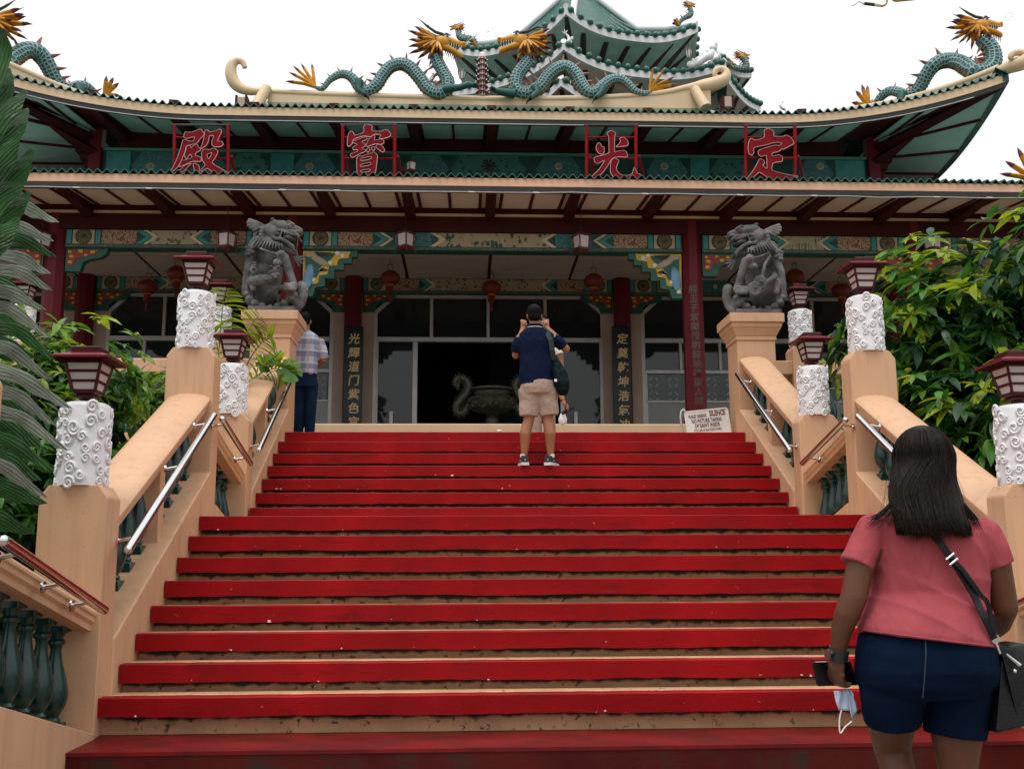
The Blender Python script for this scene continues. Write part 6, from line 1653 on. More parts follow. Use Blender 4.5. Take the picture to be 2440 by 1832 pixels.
def cloth(name, col, rough=.8, fold=.5, fs=7., st=(1,1,1), var=.12):
    m = mat(name, col, rough, var=var, vs=5, spec=.06)
    n = m.node_tree.nodes; l = m.node_tree.links; b_ = n['Principled BSDF']
    tc = n.new('ShaderNodeTexCoord'); mp = n.new('ShaderNodeMapping'); mp.inputs['Scale'].default_value = st; mp.inputs['Rotation'].default_value = (0,.5,0); l.new(tc.outputs['Object'], mp.inputs[0])
    w = n.new('ShaderNodeTexNoise'); w.inputs['Scale'].default_value = fs; w.inputs['Detail'].default_value = 2; w.inputs['Distortion'].default_value = .6; l.new(mp.outputs[0], w.inputs['Vector'])
    b1 = n.new('ShaderNodeBump'); b1.inputs['Strength'].default_value = fold; b1.inputs['Distance'].default_value = .05; l.new(w.outputs['Fac'], b1.inputs['Height'])
    w2 = n.new('ShaderNodeTexNoise'); w2.inputs['Scale'].default_value = 420; l.new(tc.outputs['Object'], w2.inputs['Vector'])
    b2 = n.new('ShaderNodeBump'); b2.inputs['Strength'].default_value = .12; b2.inputs['Distance'].default_value = .002; l.new(w2.outputs['Fac'], b2.inputs['Height']); l.new(b1.outputs[0], b2.inputs['Normal'])
    l.new(b2.outputs[0], b_.inputs['Normal'])
    return m
HAIR = mat('dark_brown_hair', (.006,.004,.0032), .42, var=.5, vs=30, stretch=(7,7,.35), spec=.09, col2=(.045,.022,.011), c2s=40, c2t=.62, c2w=.08)
HAIRB = mat('black_hair', (.004,.004,.004), .6, spec=.08, var=.4, vs=40, bump=.4, bs=130)

# ---- woman in the pink tee, walking up, seen from behind
WY = 3.75
def wp(cx, cy, dy=0., low=False): return at(1900+cx/2.311, (1420 if low else 1020)+cy/2.311, WY+dy)
PX = WY/FOC/2.311          # metres per crop pixel
wom = thing('person', 'woman in pink tee and navy shorts climbing the stairs, black shoulder bag', 'person', (wp(700,400,0,True).x, WY, 0))
PINK = cloth('pink_jersey', (.33,.066,.078), .9, .45, 6.5, (1.6,1,.7))
NAVY = cloth('navy_denim', (.0028,.008,.024), .9, .35, 6, var=.3)
LEATHER = mat('black_leather', (.004,.0045,.006), .38, spec=.3, var=.3, vs=12, bump=.2, bs=150)
b = MB()
neck = wp(700,470); hc = wp(690,215,.06)
head(b, hc, 1.12)
cap(b, [neck+Vector((0,.02,-.04)), hc+Vector((0,-.02,-.08))], [.065,.058])
# torso, pelvis
b.rings([ring(wp((xl+xr)/2,cy,d,lo), (xr-xl)/2*PX*.93, dep) for xl, xr, cy, dep, d, lo in ((600,810,500,.065,.0,0),(480,970,560,.10,.01,0),(425,1025,700,.118,.02,0),(415,1045,900,.125,.03,0),(400,1035,140,.13,.0,1),(385,1040,330,.15,-.0,1),(420,1010,450,.14,.0,1),(520,920,540,.10,.01,1))])
# arms: left hangs down holding the phone, right is bent forward at the elbow
cap(b, [wp(430,600,0), wp(345,760,-.02), wp(312,930,-.03)], [.056,.051,.047]); cap(b, [wp(312,930,-.03), wp(272,100,-.02,1), wp(240,200,0,1), wp(225,305,.02,1)], [.047,.045,.037,.028])
cap(b, [wp(1015,620,0), wp(1100,760,-.01), wp(1138,60,.01,1)], [.056,.051,.049]); cap(b, [wp(1138,60,.01,1), wp(1110,150,.10,1), wp(1075,200,.22,1)], [.049,.043,.030])
hand(b, wp(222,318,.02,1), (wp(200,520,.05,1)-wp(222,318,.02,1)), (-.4,.9,0), (.8,.35,0), .75, 1.02)
hand(b, wp(1070,205,.24,1), (-.3,.9,.1), (0,.1,1), (-.8,-.2,-.2), .9, 1.0)
# legs (left leg forward and higher, right leg straight)
kneeL = wp(520,830,.14,1); kneeR = wp(880,930,.0,1)
cap(b, [wp(525,520,.02,1), wp(515,650,.06,1), kneeL], [.098,.092,.068])
cap(b, [kneeL, Vector((kneeL.x,WY+.05,.32)), Vector((kneeL.x-.005,WY+.02,.22))], [.066,.056,.04]); 
cap(b, [Vector((kneeL.x-.005,WY+.02,.24)), Vector((kneeL.x,WY-.03,.10))], [.043,.038])
cap(b, [wp(880,520,.0,1), wp(875,720,.0,1), kneeR], [.100,.095,.070])
cap(b, [kneeR, Vector((kneeR.x,WY-.02,.30)), Vector((kneeR.x,WY-.03,.09))], [.068,.058,.037])
for kx in (kneeL.x, kneeR.x): b.tube([(kx,WY-.06,.045),(kx,WY+.06,.05),(kx,WY+.17,.03)], [.038,.043,.03], 12, flat=1.)
solid('body', b, SKIN1, wom, .0075)
face_parts(wom, hc, 1.12)
for kx in (kneeL.x, kneeR.x):
    b = MB(); b.hull([(kx+x,WY+y,z) for x, y in ((-.045,-.09),(.045,-.09),(.05,.12),(.03,.2),(-.03,.2),(-.05,.12)) for z in (.002,.022)]); o = obj('sandal', b, LEATHER, wom)
    b = MB(); b.tube([(kx-.05,WY+.1,.02),(kx,WY+.11,.075),(kx+.05,WY+.1,.02)], .012, 8); obj('sandal_strap', b, LEATHER, o, origin=wloc(wom))
# tee: trunk with a slanting hem, and two sleeves
b = MB(); rr = []
for xl, xr, cy, dep, d, tilt, lo in ((610,800,440,.06,.02,.0,0),(520,905,470,.085,.01,-.01,0),(440,1000,505,.11,.0,-.014,0),(405,1040,560,.128,.0,-.014,0),(398,1048,640,.138,.01,-.01,0),(404,1048,780,.142,.02,0,0),(404,1050,900,.142,.02,0,0),(382,1050,70,.152,.0,-.01,1),(364,1062,140,.165,-.01,-.02,1),(352,1072,200,.178,-.015,-.026,1),(354,1074,236,.180,-.015,-.030,1)):
    rr.append(ring(wp((xl+xr)/2,cy,d,lo), (xr-xl)/2*PX, dep, 48, tilt, 2.2))
b.rings(rr)
for p, r in (([wp(470,535,0), wp(425,570,0), wp(375,655,-.01), wp(328,758,-.02)], [.06,.066,.064,.061]), ([wp(980,560,0), wp(1025,595,0), wp(1070,675,-.01), wp(1106,757,-.01)], [.06,.066,.062,.059])):
    b.tube(p, r, 20); b.ell(p[1], .066, 14, 10)
tee = solid('tee_shirt', b, PINK, wom, .0062)
def crease(t): return (1-abs(sin(t)))**2.2-.28
def tee_folds(x, y, z):
    g = math.exp(-((z-.98)/.09)**2)                     # gathers above the hem
    f = .012*g*crease(27*z+5*x+1.3*sin(8*x))*(.6+.4*sin(5*x+1))
    m1 = math.exp(-((z-1.17)/.11)**2)                   # drag lines running down from the strap
    f += .011*m1*crease(15*(x*.85+z*.8)+.9*sin(9*z))*(.55+.45*sin(4*x+2))
    return f+.005*sin(13*x-9*z+2*sin(7*x))*math.exp(-((z-1.3)/.12)**2)
ruffle(tee, tee_folds)
b = MB(); hem = ring(wp(713,226,-.015,1), 360*PX+.001, .181, 48, -.030, 2.2); b.tube([Vector(p) for p in hem]+[Vector(hem[0])], .004, 6); obj('hem_seam', b, PINK, tee, smooth=60, origin=wloc(wom))
# denim shorts
b = MB()
b.rings([ring(wp((xl+xr)/2,cy,d,1), (xr-xl)/2*PX, dep, 40, 0, 2.5) for xl, xr, cy, dep, d in ((358,1068,205,.165,-.005),(346,1074,300,.182,-.01),(340,1076,400,.19,-.012),(346,1072,480,.18,-.005),(420,1000,545,.15,.0))])
b.tube([wp(530,440,-.01,1), wp(522,540,.0,1), wp(518,620,.02,1), wp(522,690,.035,1)], [.120,.116,.106,.099], 28, flat=1.0); b.tube([wp(885,440,-.01,1), wp(880,560,0,1), wp(874,680,0,1), wp(868,768,0,1)], [.122,.118,.111,.105], 28, flat=1.0)
sh = solid('denim_shorts', b, NAVY, wom, .007); ruffle(sh, lambda x, y, z: .003*sin(40*z+12*x)*math.exp(-((z-.72)/.06)**2)+.002*sin(22*x+15*z))
b = MB(); b.tube([wp(705,215,-.172,1), wp(708,330,-.196,1), wp(700,450,-.2,1), wp(690,560,-.19,1)], .0022, 6); obj('back_seam', b, mat('navy_thread', (.010,.024,.05), .7), sh, origin=wloc(wom))
# hair: a dark fall built up from many strands over a thin core
b = MB(); HC = hc+Vector((0,-.006,.024))
b.ell(HC, (.098,.114,.117), 20, 14)
b.rings([ring(wp((xl+xr)/2,cy,d), (xr-xl)/2*PX*.9, dep, 36, 0, 2.1) for xl, xr, cy, dep, d in ((560,820,160,.075,.045),(540,845,230,.085,.035),(532,866,310,.08,.01),(540,885,390,.058,-.035),(560,905,460,.036,-.085),(590,915,520,.02,-.118),(640,900,570,.008,-.14))])
ha = solid('hair', b, HAIR, wom, .009)
b = MB(); rnd = random.Random(21)
for i in range(1500):
    ph = rnd.uniform(-1.75,1.75); lay = rnd.uniform(.002,.013); u = sin(ph) if abs(ph) < pi/2 else math.copysign(1, ph)
    pts = []
    for th in (.12,.5,.9,1.3,1.65): pts.append(HC+Vector(((.100+lay)*sin(ph)*sin(th), -(.116+lay)*cos(ph)*sin(th), (.119+lay)*cos(th))))
    dp = max(0, cos(ph)); w = rnd.uniform(-1,1)
    pts.append(wp(697+u*186+w*6, 320, .012-.100*dp-lay)); pts.append(wp(712+u*196+w*10, 410, -.035-.078*dp-lay))
    out = rnd.random() < .22*abs(u)
    if out:      # locks that part over the shoulders
        pts.append(wp(712+u*(255 if u < 0 else 245)+w*18, 470, -.06-.06*dp-lay)); pts.append(wp(712+u*(325 if u < 0 else 300)+w*22, 500+(20 if u < 0 else 55)+rnd.uniform(-30,45), -.075-.055*dp-lay))
    else:
        pts.append(wp(735+u*190+w*14, 500, -.085-.058*dp-lay)); pts.append(wp(752+u*185+w*22, 575+rnd.uniform(-25,15), -.115-.040*dp-lay)); pts.append(wp(757+u*188+w*28, 632-abs(u)*40+28*sin(u*9)*.6-abs(rnd.gauss(0,42))+rnd.uniform(0,10), -.130-.030*dp-lay))
    r = rnd.uniform(.0010,.0026); sp_ = spline([tuple(q) for q in pts], 2); n_ = len(sp_)
    b.tube([Vector(q[:3]) for q in sp_], [r*min(1,(n_-1-k)/6+.06) for k in range(n_)], 4)
for i in range(26):   # flyaways
    u = rnd.uniform(-1,1); x0 = 697+u*190; b.tube([Vector(q) for q in spline([tuple(wp(x0*.98, 240, -.04)), tuple(wp(697+u*215, 330, -.03)), tuple(wp(705+u*245+rnd.uniform(-15,15), 420, -.04)), tuple(wp(712+u*265+rnd.uniform(-25,25), 500+rnd.uniform(-30,40), -.07))], 3)], .0006, 3)
stuff(obj('hair_strands', b, HAIR, ha, smooth=180, origin=wloc(wom)))
# watch
b = MB(); c = wp(226,318,.02,1); d = (wp(222,318,.02,1)-wp(240,200,0,1)).normalized(); b.tube([c-d*.022, c+d*.022], .036, 18); w_ = obj('wrist_watch', b, BLACKP, wom, smooth=50)
b = MB(); b.tube([c+Vector((-.034,-.012,0)), c+Vector((-.046,-.016,0))], .019, 16); obj('watch_case', b, STEEL, w_, smooth=50, origin=wloc(wom))
# things held
ph = thing('phone', 'black phone held in the left hand of the woman in pink', 'phone', tuple(wp(200,430,.06,1)))
A, B_, C_, D_ = wp(82,362,.06,1), wp(292,357,.10,1), wp(334,490,.10,1), wp(112,496,.06,1)
b = MB(); n_ = Vector((.1,.01,0)); b.hull([p+q for p in (A,B_,C_,D_) for q in (Vector((0,0,0)), Vector((0,.012,0)))]); o = obj('case', b, LEATHER, ph); m_ = o.modifiers.new('b','BEVEL'); m_.width = .006; m_.segments = 3
b = MB(); b.tube([A+Vector((.01,-.002,-.001)), B_+Vector((-.01,-.002,-.001))], .0022, 6); obj('steel_edge', b, STEEL, ph)
MASKM = mat('blue_mask_fabric', (.42,.50,.66), .8, var=.1, vs=30, bump=.2, bs=200)
mk = thing('face_mask', 'pale blue face mask dangling from the hand of the woman in pink', 'face mask', tuple(wp(260,520,.05,1)))
def sheet(corners, n, m, amp, name, par, mtl):
    a, b_, c_, d_ = corners; vs = []; fs = []
    for j in range(m+1):
        for i in range(n+1):
            p = a.lerp(b_, i/n).lerp(d_.lerp(c_, i/n), j/m); p.y += amp*sin(i/n*9+j*.7); p.x += amp*.3*sin(j/m*7); vs.append(p)
    for j in range(m):
        for i in range(n): o = j*(n+1)+i; fs.append((o,o+1,o+n+2,o+n+1))
    b = MB(); b.add(vs, fs); o = obj(name, b, mtl, par, smooth=180); md = o.modifiers.new('s','SOLIDIFY'); md.thickness = .0015; return o
sheet([wp(198,522,.04,1), wp(262,515,.05,1), wp(300,628,.05,1), wp(226,628,.04,1)], 8, 8, .006, 'front_panel', mk, MASKM)
sheet([wp(262,512,.045,1), wp(286,512,.05,1), wp(332,590,.05,1), wp(305,690,.045,1)], 6, 8, .008, 'folded_panel', mk, MASKM)
b = MB(); b.tube([Vector(p) for p in spline([tuple(wp(x,y,.045,1)) for x, y in ((243,626),(232,680),(236,752),(262,720),(300,688))], 5)], .0028, 6); obj('ear_loop', b, WHITEP, mk, smooth=60)
# shoulder bag with crossed strap
bag = thing('shoulder_bag', 'black leather bag on a strap at the right hip of the woman in pink', 'bag', tuple(wp(1150,500,-.05,1)))
P = [wp(1085,300,-.06,1), wp(1108,262,-.02,1), wp(1200,250,.0,1), wp(1330,330,.02,1), wp(1330,660,.0,1), wp(1230,692,-.06,1), wp(1050,745,-.08,1)]
b = MB(); n = len(P); f0 = [p+Vector((0,-.06,0)) for p in P]; f1 = [p+Vector((0,.06,0)) for p in P]; b.rings([f0, f1]); o = obj('bag_body', b, LEATHER, bag); md = o.modifiers.new('b','BEVEL'); md.width = .012; md.segments = 3
b = MB(); q = [wp(1120,290,-.125,1), wp(1165,470,-.135,1), wp(1212,670,-.13,1), wp(1262,690,-.12,1), wp(1262,420,-.12,1), wp(1180,300,-.12,1)]; b.hull([p+d for p in q for d in (Vector((0,0,0)), Vector((0,.02,0)))]); obj('front_pocket', b, LEATHER, bag)
b = MB(); b.tube([wp(1150,318,-.142,1), wp(1224,380,-.142,1)], [.004,.008], 8); obj('zip_pull', b, STEEL, bag, smooth=60)
b = MB(); b.ell(wp(1196,412,-.142,1), .008, 8, 6); obj('stud', b, STEEL, bag, smooth=180)
def strap(pts, w, name):
    sp = [Vector(p) for p in spline([tuple(p) for p in pts], 5)]; b = MB(); rr = []
    for i, p in enumerate(sp):
        t_ = (sp[min(i+1,len(sp)-1)]-sp[max(i-1,0)]).normalized(); s_ = t_.cross(Vector((0,1,0))).normalized()*w; rr.append([p-s_+Vector((0,-.003,0)), p+s_+Vector((0,-.003,0)), p+s_+Vector((0,.003,0)), p-s_+Vector((0,.003,0))])
    b.rings(rr); return obj(name, b, LEATHER, bag)
strap([wp(640,470,-.10), wp(700,540,-.128), wp(772,610,-.146), wp(845,715,-.148), wp(930,850,-.146), wp(985,945,-.15), wp(1030,120,-.17,1), wp(1085,235,-.16,1)], .0115, 'strap')
strap([wp(850,725,-.156), wp(900,770,-.158), wp(960,850,-.158), wp(1010,920,-.15), wp(1050,45,-.13,1), wp(1085,215,-.13,1)], .008, 'strap_end')
b = MB(); c = wp(843,708,-.158); b.tube([c+Vector((-.016,0,-.010)), c+Vector((.014,0,.012))], .004, 6); b.tube([c+Vector((-.004,0,-.028)), c+Vector((.026,0,-.006))], .004, 6); obj('buckle', b, STEEL, bag, smooth=60)
b = MB(); c = wp(1090,235,-.15,1); b.lathe([(.012,-.002),(.016,-.002),(.016,.002),(.012,.002)], tuple(c), 14, 'y'); b.tube([c+Vector((0,0,-.014)), c+Vector((.012,0,-.05))], .005, 8); obj('ring_clip', b, STEEL, bag, smooth=60)

# ---- man photographing the temple, seen from behind on the upper steps
MY = 10.93
def mp_(x, y, dy=0.): return at(x, y, MY+dy)
MPX = MY/FOC
zs = ZT-3*RISE
man = thing('person', 'man in navy polo and khaki shorts photographing the temple, on the upper steps', 'person', (mp_(1280,1100).x, MY, zs))
POLO = cloth('navy_pique', (.005,.010,.030), .8, .6, 8, (1.4,1,.6))
KHAKI = cloth('khaki_twill', (.36,.275,.225), .85, .6, 9, (1,1,.7))
b = MB(); hc = mp_(1273,752,.03); head(b, hc, 1.02); cap(b, [mp_(1274,792), mp_(1273,770,.01)], [.058,.055])
b.rings([ring(mp_((xl+xr)/2,y), (xr-xl)/2*MPX*.9, dep) for xl, xr, y, dep in ((1255,1295,788,.06),(1236,1318,805,.10),(1240,1318,850,.115),(1250,1312,905,.105),(1256,1308,930,.09))])
hL, hR = mp_(1246,783,.26), mp_(1304,782,.26)
cap(b, [mp_(1238,808), mp_(1229,846,.06)], [.052,.043]); cap(b, [mp_(1229,846,.06), mp_(1236,812,.17), hL], [.043,.037,.026])
cap(b, [mp_(1322,808), mp_(1349,832,.05)], [.052,.043]); cap(b, [mp_(1349,832,.05), mp_(1328,806,.17), hR], [.043,.037,.026])
hand(b, hL, (.15,.1,1), (.9,.3,0), (.6,.6,0), .8, .95); hand(b, hR, (-.2,.1,1), (-.9,.3,0), (-.6,.6,0), .8, .95)
for x0, x1, x2, x3 in ((1262,1260,1251,1249),(1303,1305,1311,1312)):
    cap(b, [mp_(x0,935), mp_(x0,970,.01), mp_(x1,1000,.01)], [.075,.070,.060]); cap(b, [mp_(x1,1000,.01), mp_(x2,1035,-.02), mp_(x2,1055,-.01), mp_(x3,1088,0)], [.060,.061,.050,.034]); cap(b, [mp_(x3,1088), mp_(x3,1100)], [.034,.034])
solid('body', b, SKIN2, man, .009); face_parts(man, hc, 1.02)
b = MB(); b.rings([ring(mp_((xl+xr)/2,y,d), (xr-xl)/2*MPX, dep, 40, tl) for xl, xr, y, dep, d, tl in ((1252,1297,782,.075,0,0),(1236,1320,796,.105,0,0),(1229,1325,815,.125,0,0),(1236,1320,845,.13,0,0),(1238,1320,880,.13,0,0),(1236,1320,905,.138,0,0),(1236,1322,918,.14,0,.0))])
b.tube([mp_(1240,806), mp_(1232,825,.02), mp_(1230,838,.045)], [.062,.066,.064], 16); b.tube([mp_(1318,806), mp_(1334,818,.02), mp_(1341,826,.04)], [.062,.064,.062], 16)
po = solid('polo_shirt', b, POLO, man, .0085); ruffle(po, lambda x, y, z: .006*sin(24*(z*.8-x*.7)+2*sin(8*x))*math.exp(-((z-.95)/.22)**2))
b = MB(); rg = ring(mp_(1274,781,.0), .078, .075, 28); b.tube([Vector(p) for p in rg]+[Vector(rg[0])], .006, 6); obj('collar_stripe', b, WHITEP, po, smooth=60, origin=wloc(man))
b = MB(); rg = ring(mp_(1274,777,.0), .074, .072, 28); b.tube([Vector(p) for p in rg]+[Vector(rg[0])], .016, 8); obj('collar', b, POLO, po, smooth=60, origin=wloc(man))
b = MB(); b.rings([ring(mp_((xl+xr)/2,y), (xr-xl)/2*MPX, dep, 32) for xl, xr, y, dep in ((1241,1321,908,.135),(1239,1323,925,.142),(1244,1320,940,.13))])
b.tube([mp_(1262,928), mp_(1262,950), mp_(1261,972), mp_(1260,992)], [.098,.094,.086,.081], 22, flat=1.25); b.tube([mp_(1302,928), mp_(1304,950), mp_(1307,972), mp_(1309,990)], [.098,.094,.086,.081], 22, flat=1.25)
ruffle(solid('khaki_shorts', b, KHAKI, man, .0085), lambda x, y, z: .005*sin(38*z+16*x)*math.exp(-((z-.70)/.10)**2)+.002*sin(30*x))
b = MB(); b.ell(hc+Vector((0,-.012,.034)), (.084,.101,.092), 18, 12); b.ell(hc+Vector((0,-.05,-.02)), (.074,.06,.062), 14, 10); solid('hair', b, HAIRB, man, .009)
SOLE = mat('white_sole', (.6,.62,.62), .6, var=.08); SHOE = mat('navy_shoe', (.012,.02,.032), .6, var=.3, vs=20)
for cx_, yaw in ((1248,-.12),(1313,.45)):
    c = mp_(cx_, 1095); R_ = Matrix.Translation((c.x, MY+.02, zs)) @ Matrix.Rotation(-yaw, 4, 'Z')
    b = MB(); b.rings([[(x*w,y_,z) for x in (-1,1) for _ in (0,)]+[(w*.9,y_+.0,z),] for w,y_,z in ()]) if 0 else None
    for name, zz0, zz1, gr, m_ in (('sole',.002,.032,1.0,SOLE),('upper',.03,.075,.92,SHOE)):
        b = MB(); b.hull([(x*gr,y_*gr,z) for x, y_ in ((-.04,-.10),(.04,-.10),(.048,.0),(.052,.1),(.03,.17),(-.03,.17),(-.046,.1),(-.044,0)) for z in (zz0,zz1 if not (name == 'upper' and y_ > .05) else zz1-.02)]); 
        if name == 'upper': b.hull([(x,y_,z) for x, y_, z in ((-.036,-.09,.03),(.036,-.09,.03),(-.034,-.085,.105),(.034,-.085,.105),(-.034,.02,.09),(.034,.02,.09),(.036,.05,.03),(-.036,.05,.03))])
        b.xf(R_); o = obj('shoe_'+name, b, m_, man, smooth=50)
    b = MB(); b.tube([(-.041,-.02,.055),(0,-.1,.06),(.041,-.02,.055)], .007, 6); b.xf(R_); obj('shoe_stripe', b, SOLE, man)
    b = MB(); b.lathe([(.038,.09),(.038,.125)], seg=14); b.xf(Matrix.Translation((c.x, MY, zs))); obj('sock', b, WHITEP, man, smooth=60)
sb = thing('sling_bag', 'dark teal sling bag hanging at the right side of the photographing man', 'bag', tuple(mp_(1335,890,-.05)))
BAGM = cloth('teal_nylon', (.005,.012,.015), .5, .6, 12, var=.3)
b = MB(); b.rings([ring(mp_((xl+xr)/2,y,-.06), (xr-xl)/2*MPX, dep, 24) for xl, xr, y, dep in ((1316,1326,848,.02),(1314,1340,868,.05),(1314,1352,890,.075),(1318,1358,912,.085),(1326,1356,932,.075),(1334,1350,942,.03))]); solid('bag_body', b, BAGM, sb, .009)
b = MB(); sp_ = [mp_(1303,789,-.085), mp_(1312,810,-.135), mp_(1316,835,-.14), mp_(1320,858,-.11)]; rr = []
for p in sp_: rr.append([p+Vector((-.028,0,0)), p+Vector((.028,0,0)), p+Vector((.028,.006,0)), p+Vector((-.028,.006,0))])
b.rings(rr); obj('strap', b, mat('dark_green_webbing', (.007,.018,.02), .8, var=.2), sb)
c = mp_(1324,906,-.15); b = MB(); b.box(c.x-.014,c.x+.014,c.y-.002,c.y+.002,c.z-.014,c.z+.014); obj('white_tag', b, WHITEP, sb)
cm = thing('camera_phone', 'small dark phone raised before the face of the photographing man', 'phone', tuple(mp_(1275,755,.36)))
b = MB(); c = mp_(1275,756,.38); b.cbox(c.x-.085,c.x+.085,c.y-.005,c.y+.005,c.z-.04,c.z+.04,.004); obj('case', b, LEATHER, cm)
b = MB(); b.ell((c.x+.06,c.y+.006,c.z+.02),(.01,.003,.01),10,6); obj('lens', b, BLACKP, cm)

# ---- man in a checked shirt beside the left pedestal
KY = 12.95
def kp(x, y, dy=0.): return at(x, y, KY+dy)
KPX = KY/FOC
chk = thing('person', 'man in checked shirt and blue jeans standing behind the left pedestal', 'person', (kp(730,1020).x, KY, ZT))
def plaid():
    m = mat('checked_shirt', (.42,.43,.52), .8, var=.06, vs=6, spec=.2)
    n = m.node_tree.nodes; l = m.node_tree.links; bs = n['Principled BSDF']; src = bs.inputs['Base Color'].links[0].from_socket
    tc = n.new('ShaderNodeTexCoord'); sp = n.new('ShaderNodeSeparateXYZ'); l.new(tc.outputs['Object'], sp.inputs[0]); prev = src
    for ax, per, off, wid, c in (('X',.15,.02,.35,(.17,.18,.27)),('Z',.16,.0,.42,(.11,.13,.24)),('X',.15,.10,.14,(.42,.30,.26)),('Z',.16,.09,.12,(.58,.58,.64))):
        a = n.new('ShaderNodeMath'); a.operation = 'ADD'; l.new(sp.outputs[ax], a.inputs[0]); a.inputs[1].default_value = off+5
        d = n.new('ShaderNodeMath'); d.operation = 'DIVIDE'; l.new(a.outputs[0], d.inputs[0]); d.inputs[1].default_value = per
        f = n.new('ShaderNodeMath'); f.operation = 'FRACT'; l.new(d.outputs[0], f.inputs[0])
        t_ = n.new('ShaderNodeMath'); t_.operation = 'LESS_THAN'; l.new(f.outputs[0], t_.inputs[0]); t_.inputs[1].default_value = wid
        h = n.new('ShaderNodeMath'); h.operation = 'MULTIPLY'; l.new(t_.outputs[0], h.inputs[0]); h.inputs[1].default_value = .62
        mx = n.new('ShaderNodeMix'); mx.data_type = 'RGBA'; l.new(h.outputs[0], mx.inputs[0]); l.new(prev, mx.inputs[6]); mx.inputs[7].default_value = c+(1,); prev = mx.outputs[2]
    l.new(prev, bs.inputs['Base Color']); return m
b = MB(); hc = kp(727,766,.03); head(b, hc, 1.0); cap(b, [kp(728,798), kp(727,780,.01)], [.06,.058])
b.rings([ring(kp((xl+xr)/2,y), (xr-xl)/2*KPX*.9, dep) for xl, xr, y, dep in ((705,752,795,.08),(694,762,812,.1),(696,758,880,.115)) ])
cap(b, [kp(762,815), kp(770,858)], [.055,.046]); cap(b, [kp(770,858), kp(758,872,.12), kp(742,868,.24)], [.045,.04,.028]); cap(b, [kp(694,815), kp(688,858)], [.055,.046]); cap(b, [kp(688,858), kp(700,872,.12), kp(714,868,.24)], [.045,.04,.028])
hand(b, kp(742,868,.25), (-.6,.6,.1), (0,.2,1), (-.5,-.5,0), .8, .95); hand(b, kp(714,868,.25), (.6,.6,.1), (0,.2,1), (.5,-.5,0), .8, .95)
zf = ZT
for s_ in (-1, 1): cap(b, [(kp(729,900).x+s_*.085,KY,zf+.8), (kp(729,900).x+s_*.08,KY,zf+.08)], [.06,.035])
solid('body', b, SKIN2, chk, .01); face_parts(chk, hc, 1.0)
b = MB(); b.rings([ring(kp((xl+xr)/2,y), (xr-xl)/2*KPX, dep, 36) for xl, xr, y, dep in ((714,742,789,.075),(698,758,800,.105),(692,764,818,.125),(696,760,850,.13),(698,757,880,.135),(698,757,892,.137))])
b.tube([kp(760,812), kp(768,835), kp(772,856)], [.065,.066,.066], 14); b.tube([kp(697,812), kp(690,835), kp(687,856)], [.065,.066,.066], 14)
solid('checked_shirt', b, plaid(), chk, .009)
b = MB(); xc = kp(728,900).x; b.rings([ring((xc,KY,z), rx, ry, 32) for z, rx, ry in ((kp(728,884).z,.135,.12),(kp(728,905).z,.148,.13),(kp(728,925).z,.15,.13))])
for s_ in (-1, 1): b.tube([(xc+s_*.075,KY,kp(728,915).z), (xc+s_*.075,KY,zf+.5), (xc+s_*.07,KY,zf+.06)], [.09,.075,.06], 18)
je = solid('jeans', b, cloth('blue_denim', (.006,.018,.045), .8, .5, 9, (1,1,.6), var=.3), chk, .009)
for s_ in (-1, 1):
    b = MB(); b.hull([(xc+s_*.075+x,KY+y_,zf+z) for x, y_ in ((-.045,-.09),(.045,-.09),(.05,.1),(.03,.18),(-.03,.18),(-.05,.1)) for z in (.0,.07)]); obj('shoe', b, SHOE, chk)
c = kp(740,890,-.14); b = MB(); b.box(c.x-.025,c.x+.025,c.y-.004,c.y+.004,c.z-.01,c.z+.01); obj('belt_patch', b, mat('tan_leather', (.30,.13,.07), .6), je, origin=wloc(chk))
b = MB(); b.ell(hc+Vector((0,-.012,.036)), (.081,.099,.088), 18, 12); b.ell(hc+Vector((0,-.048,-.012)), (.072,.06,.055), 14, 10); solid('hair', b, HAIRB, chk, .009)

# ---- visitor mostly hidden behind the photographer
VY = 12.75
def vp(x, y, dy=0.): return at(x, y, VY+dy)
vis = thing('person', 'visitor in pale trousers half hidden behind the photographing man, phone in hand', 'person', (vp(1296,1020).x, VY, ZT))
b = MB(); xc = vp(1292,900).x; hc = Vector((xc, VY, ZT+1.50)); head(b, hc, .98, -1); cap(b, [Vector((xc,VY,ZT+1.33)), hc+Vector((0,0,-.06))], [.058,.055])
b.rings([ring((xc,VY,ZT+z), rx, ry) for z, rx, ry in ((1.36,.07,.06),(1.28,.15,.09),(1.05,.14,.11),(.85,.14,.11))])
cap(b, [(xc+.17,VY,ZT+1.26), (xc+.235,VY+.02,ZT+1.0)], [.05,.042]); cap(b, [(xc+.235,VY+.02,ZT+1.0), vp(1338,945,-.1), vp(1345,963,-.16)], [.041,.034,.026])
cap(b, [(xc-.17,VY,ZT+1.26), (xc-.2,VY+.02,ZT+1.0), (xc-.18,VY-.1,ZT+.82)], [.05,.04,.028])
hand(b, vp(1345,963,-.16), (.35,-.5,-.35), (-.3,-.6,.6), (.2,-.1,-.8), .5, .95)
hand(b, (xc-.18,VY-.1,ZT+.82), (0,-.1,-1), (0,-1,0), (1,0,0), .5, .95)
for s_ in (-1, 1): cap(b, [(xc+s_*.08,VY,ZT+.75), (xc+s_*.08,VY,ZT+.08)], [.055,.035])
solid('body', b, SKIN2, vis, .01); face_parts(vis, hc, .98, -1)
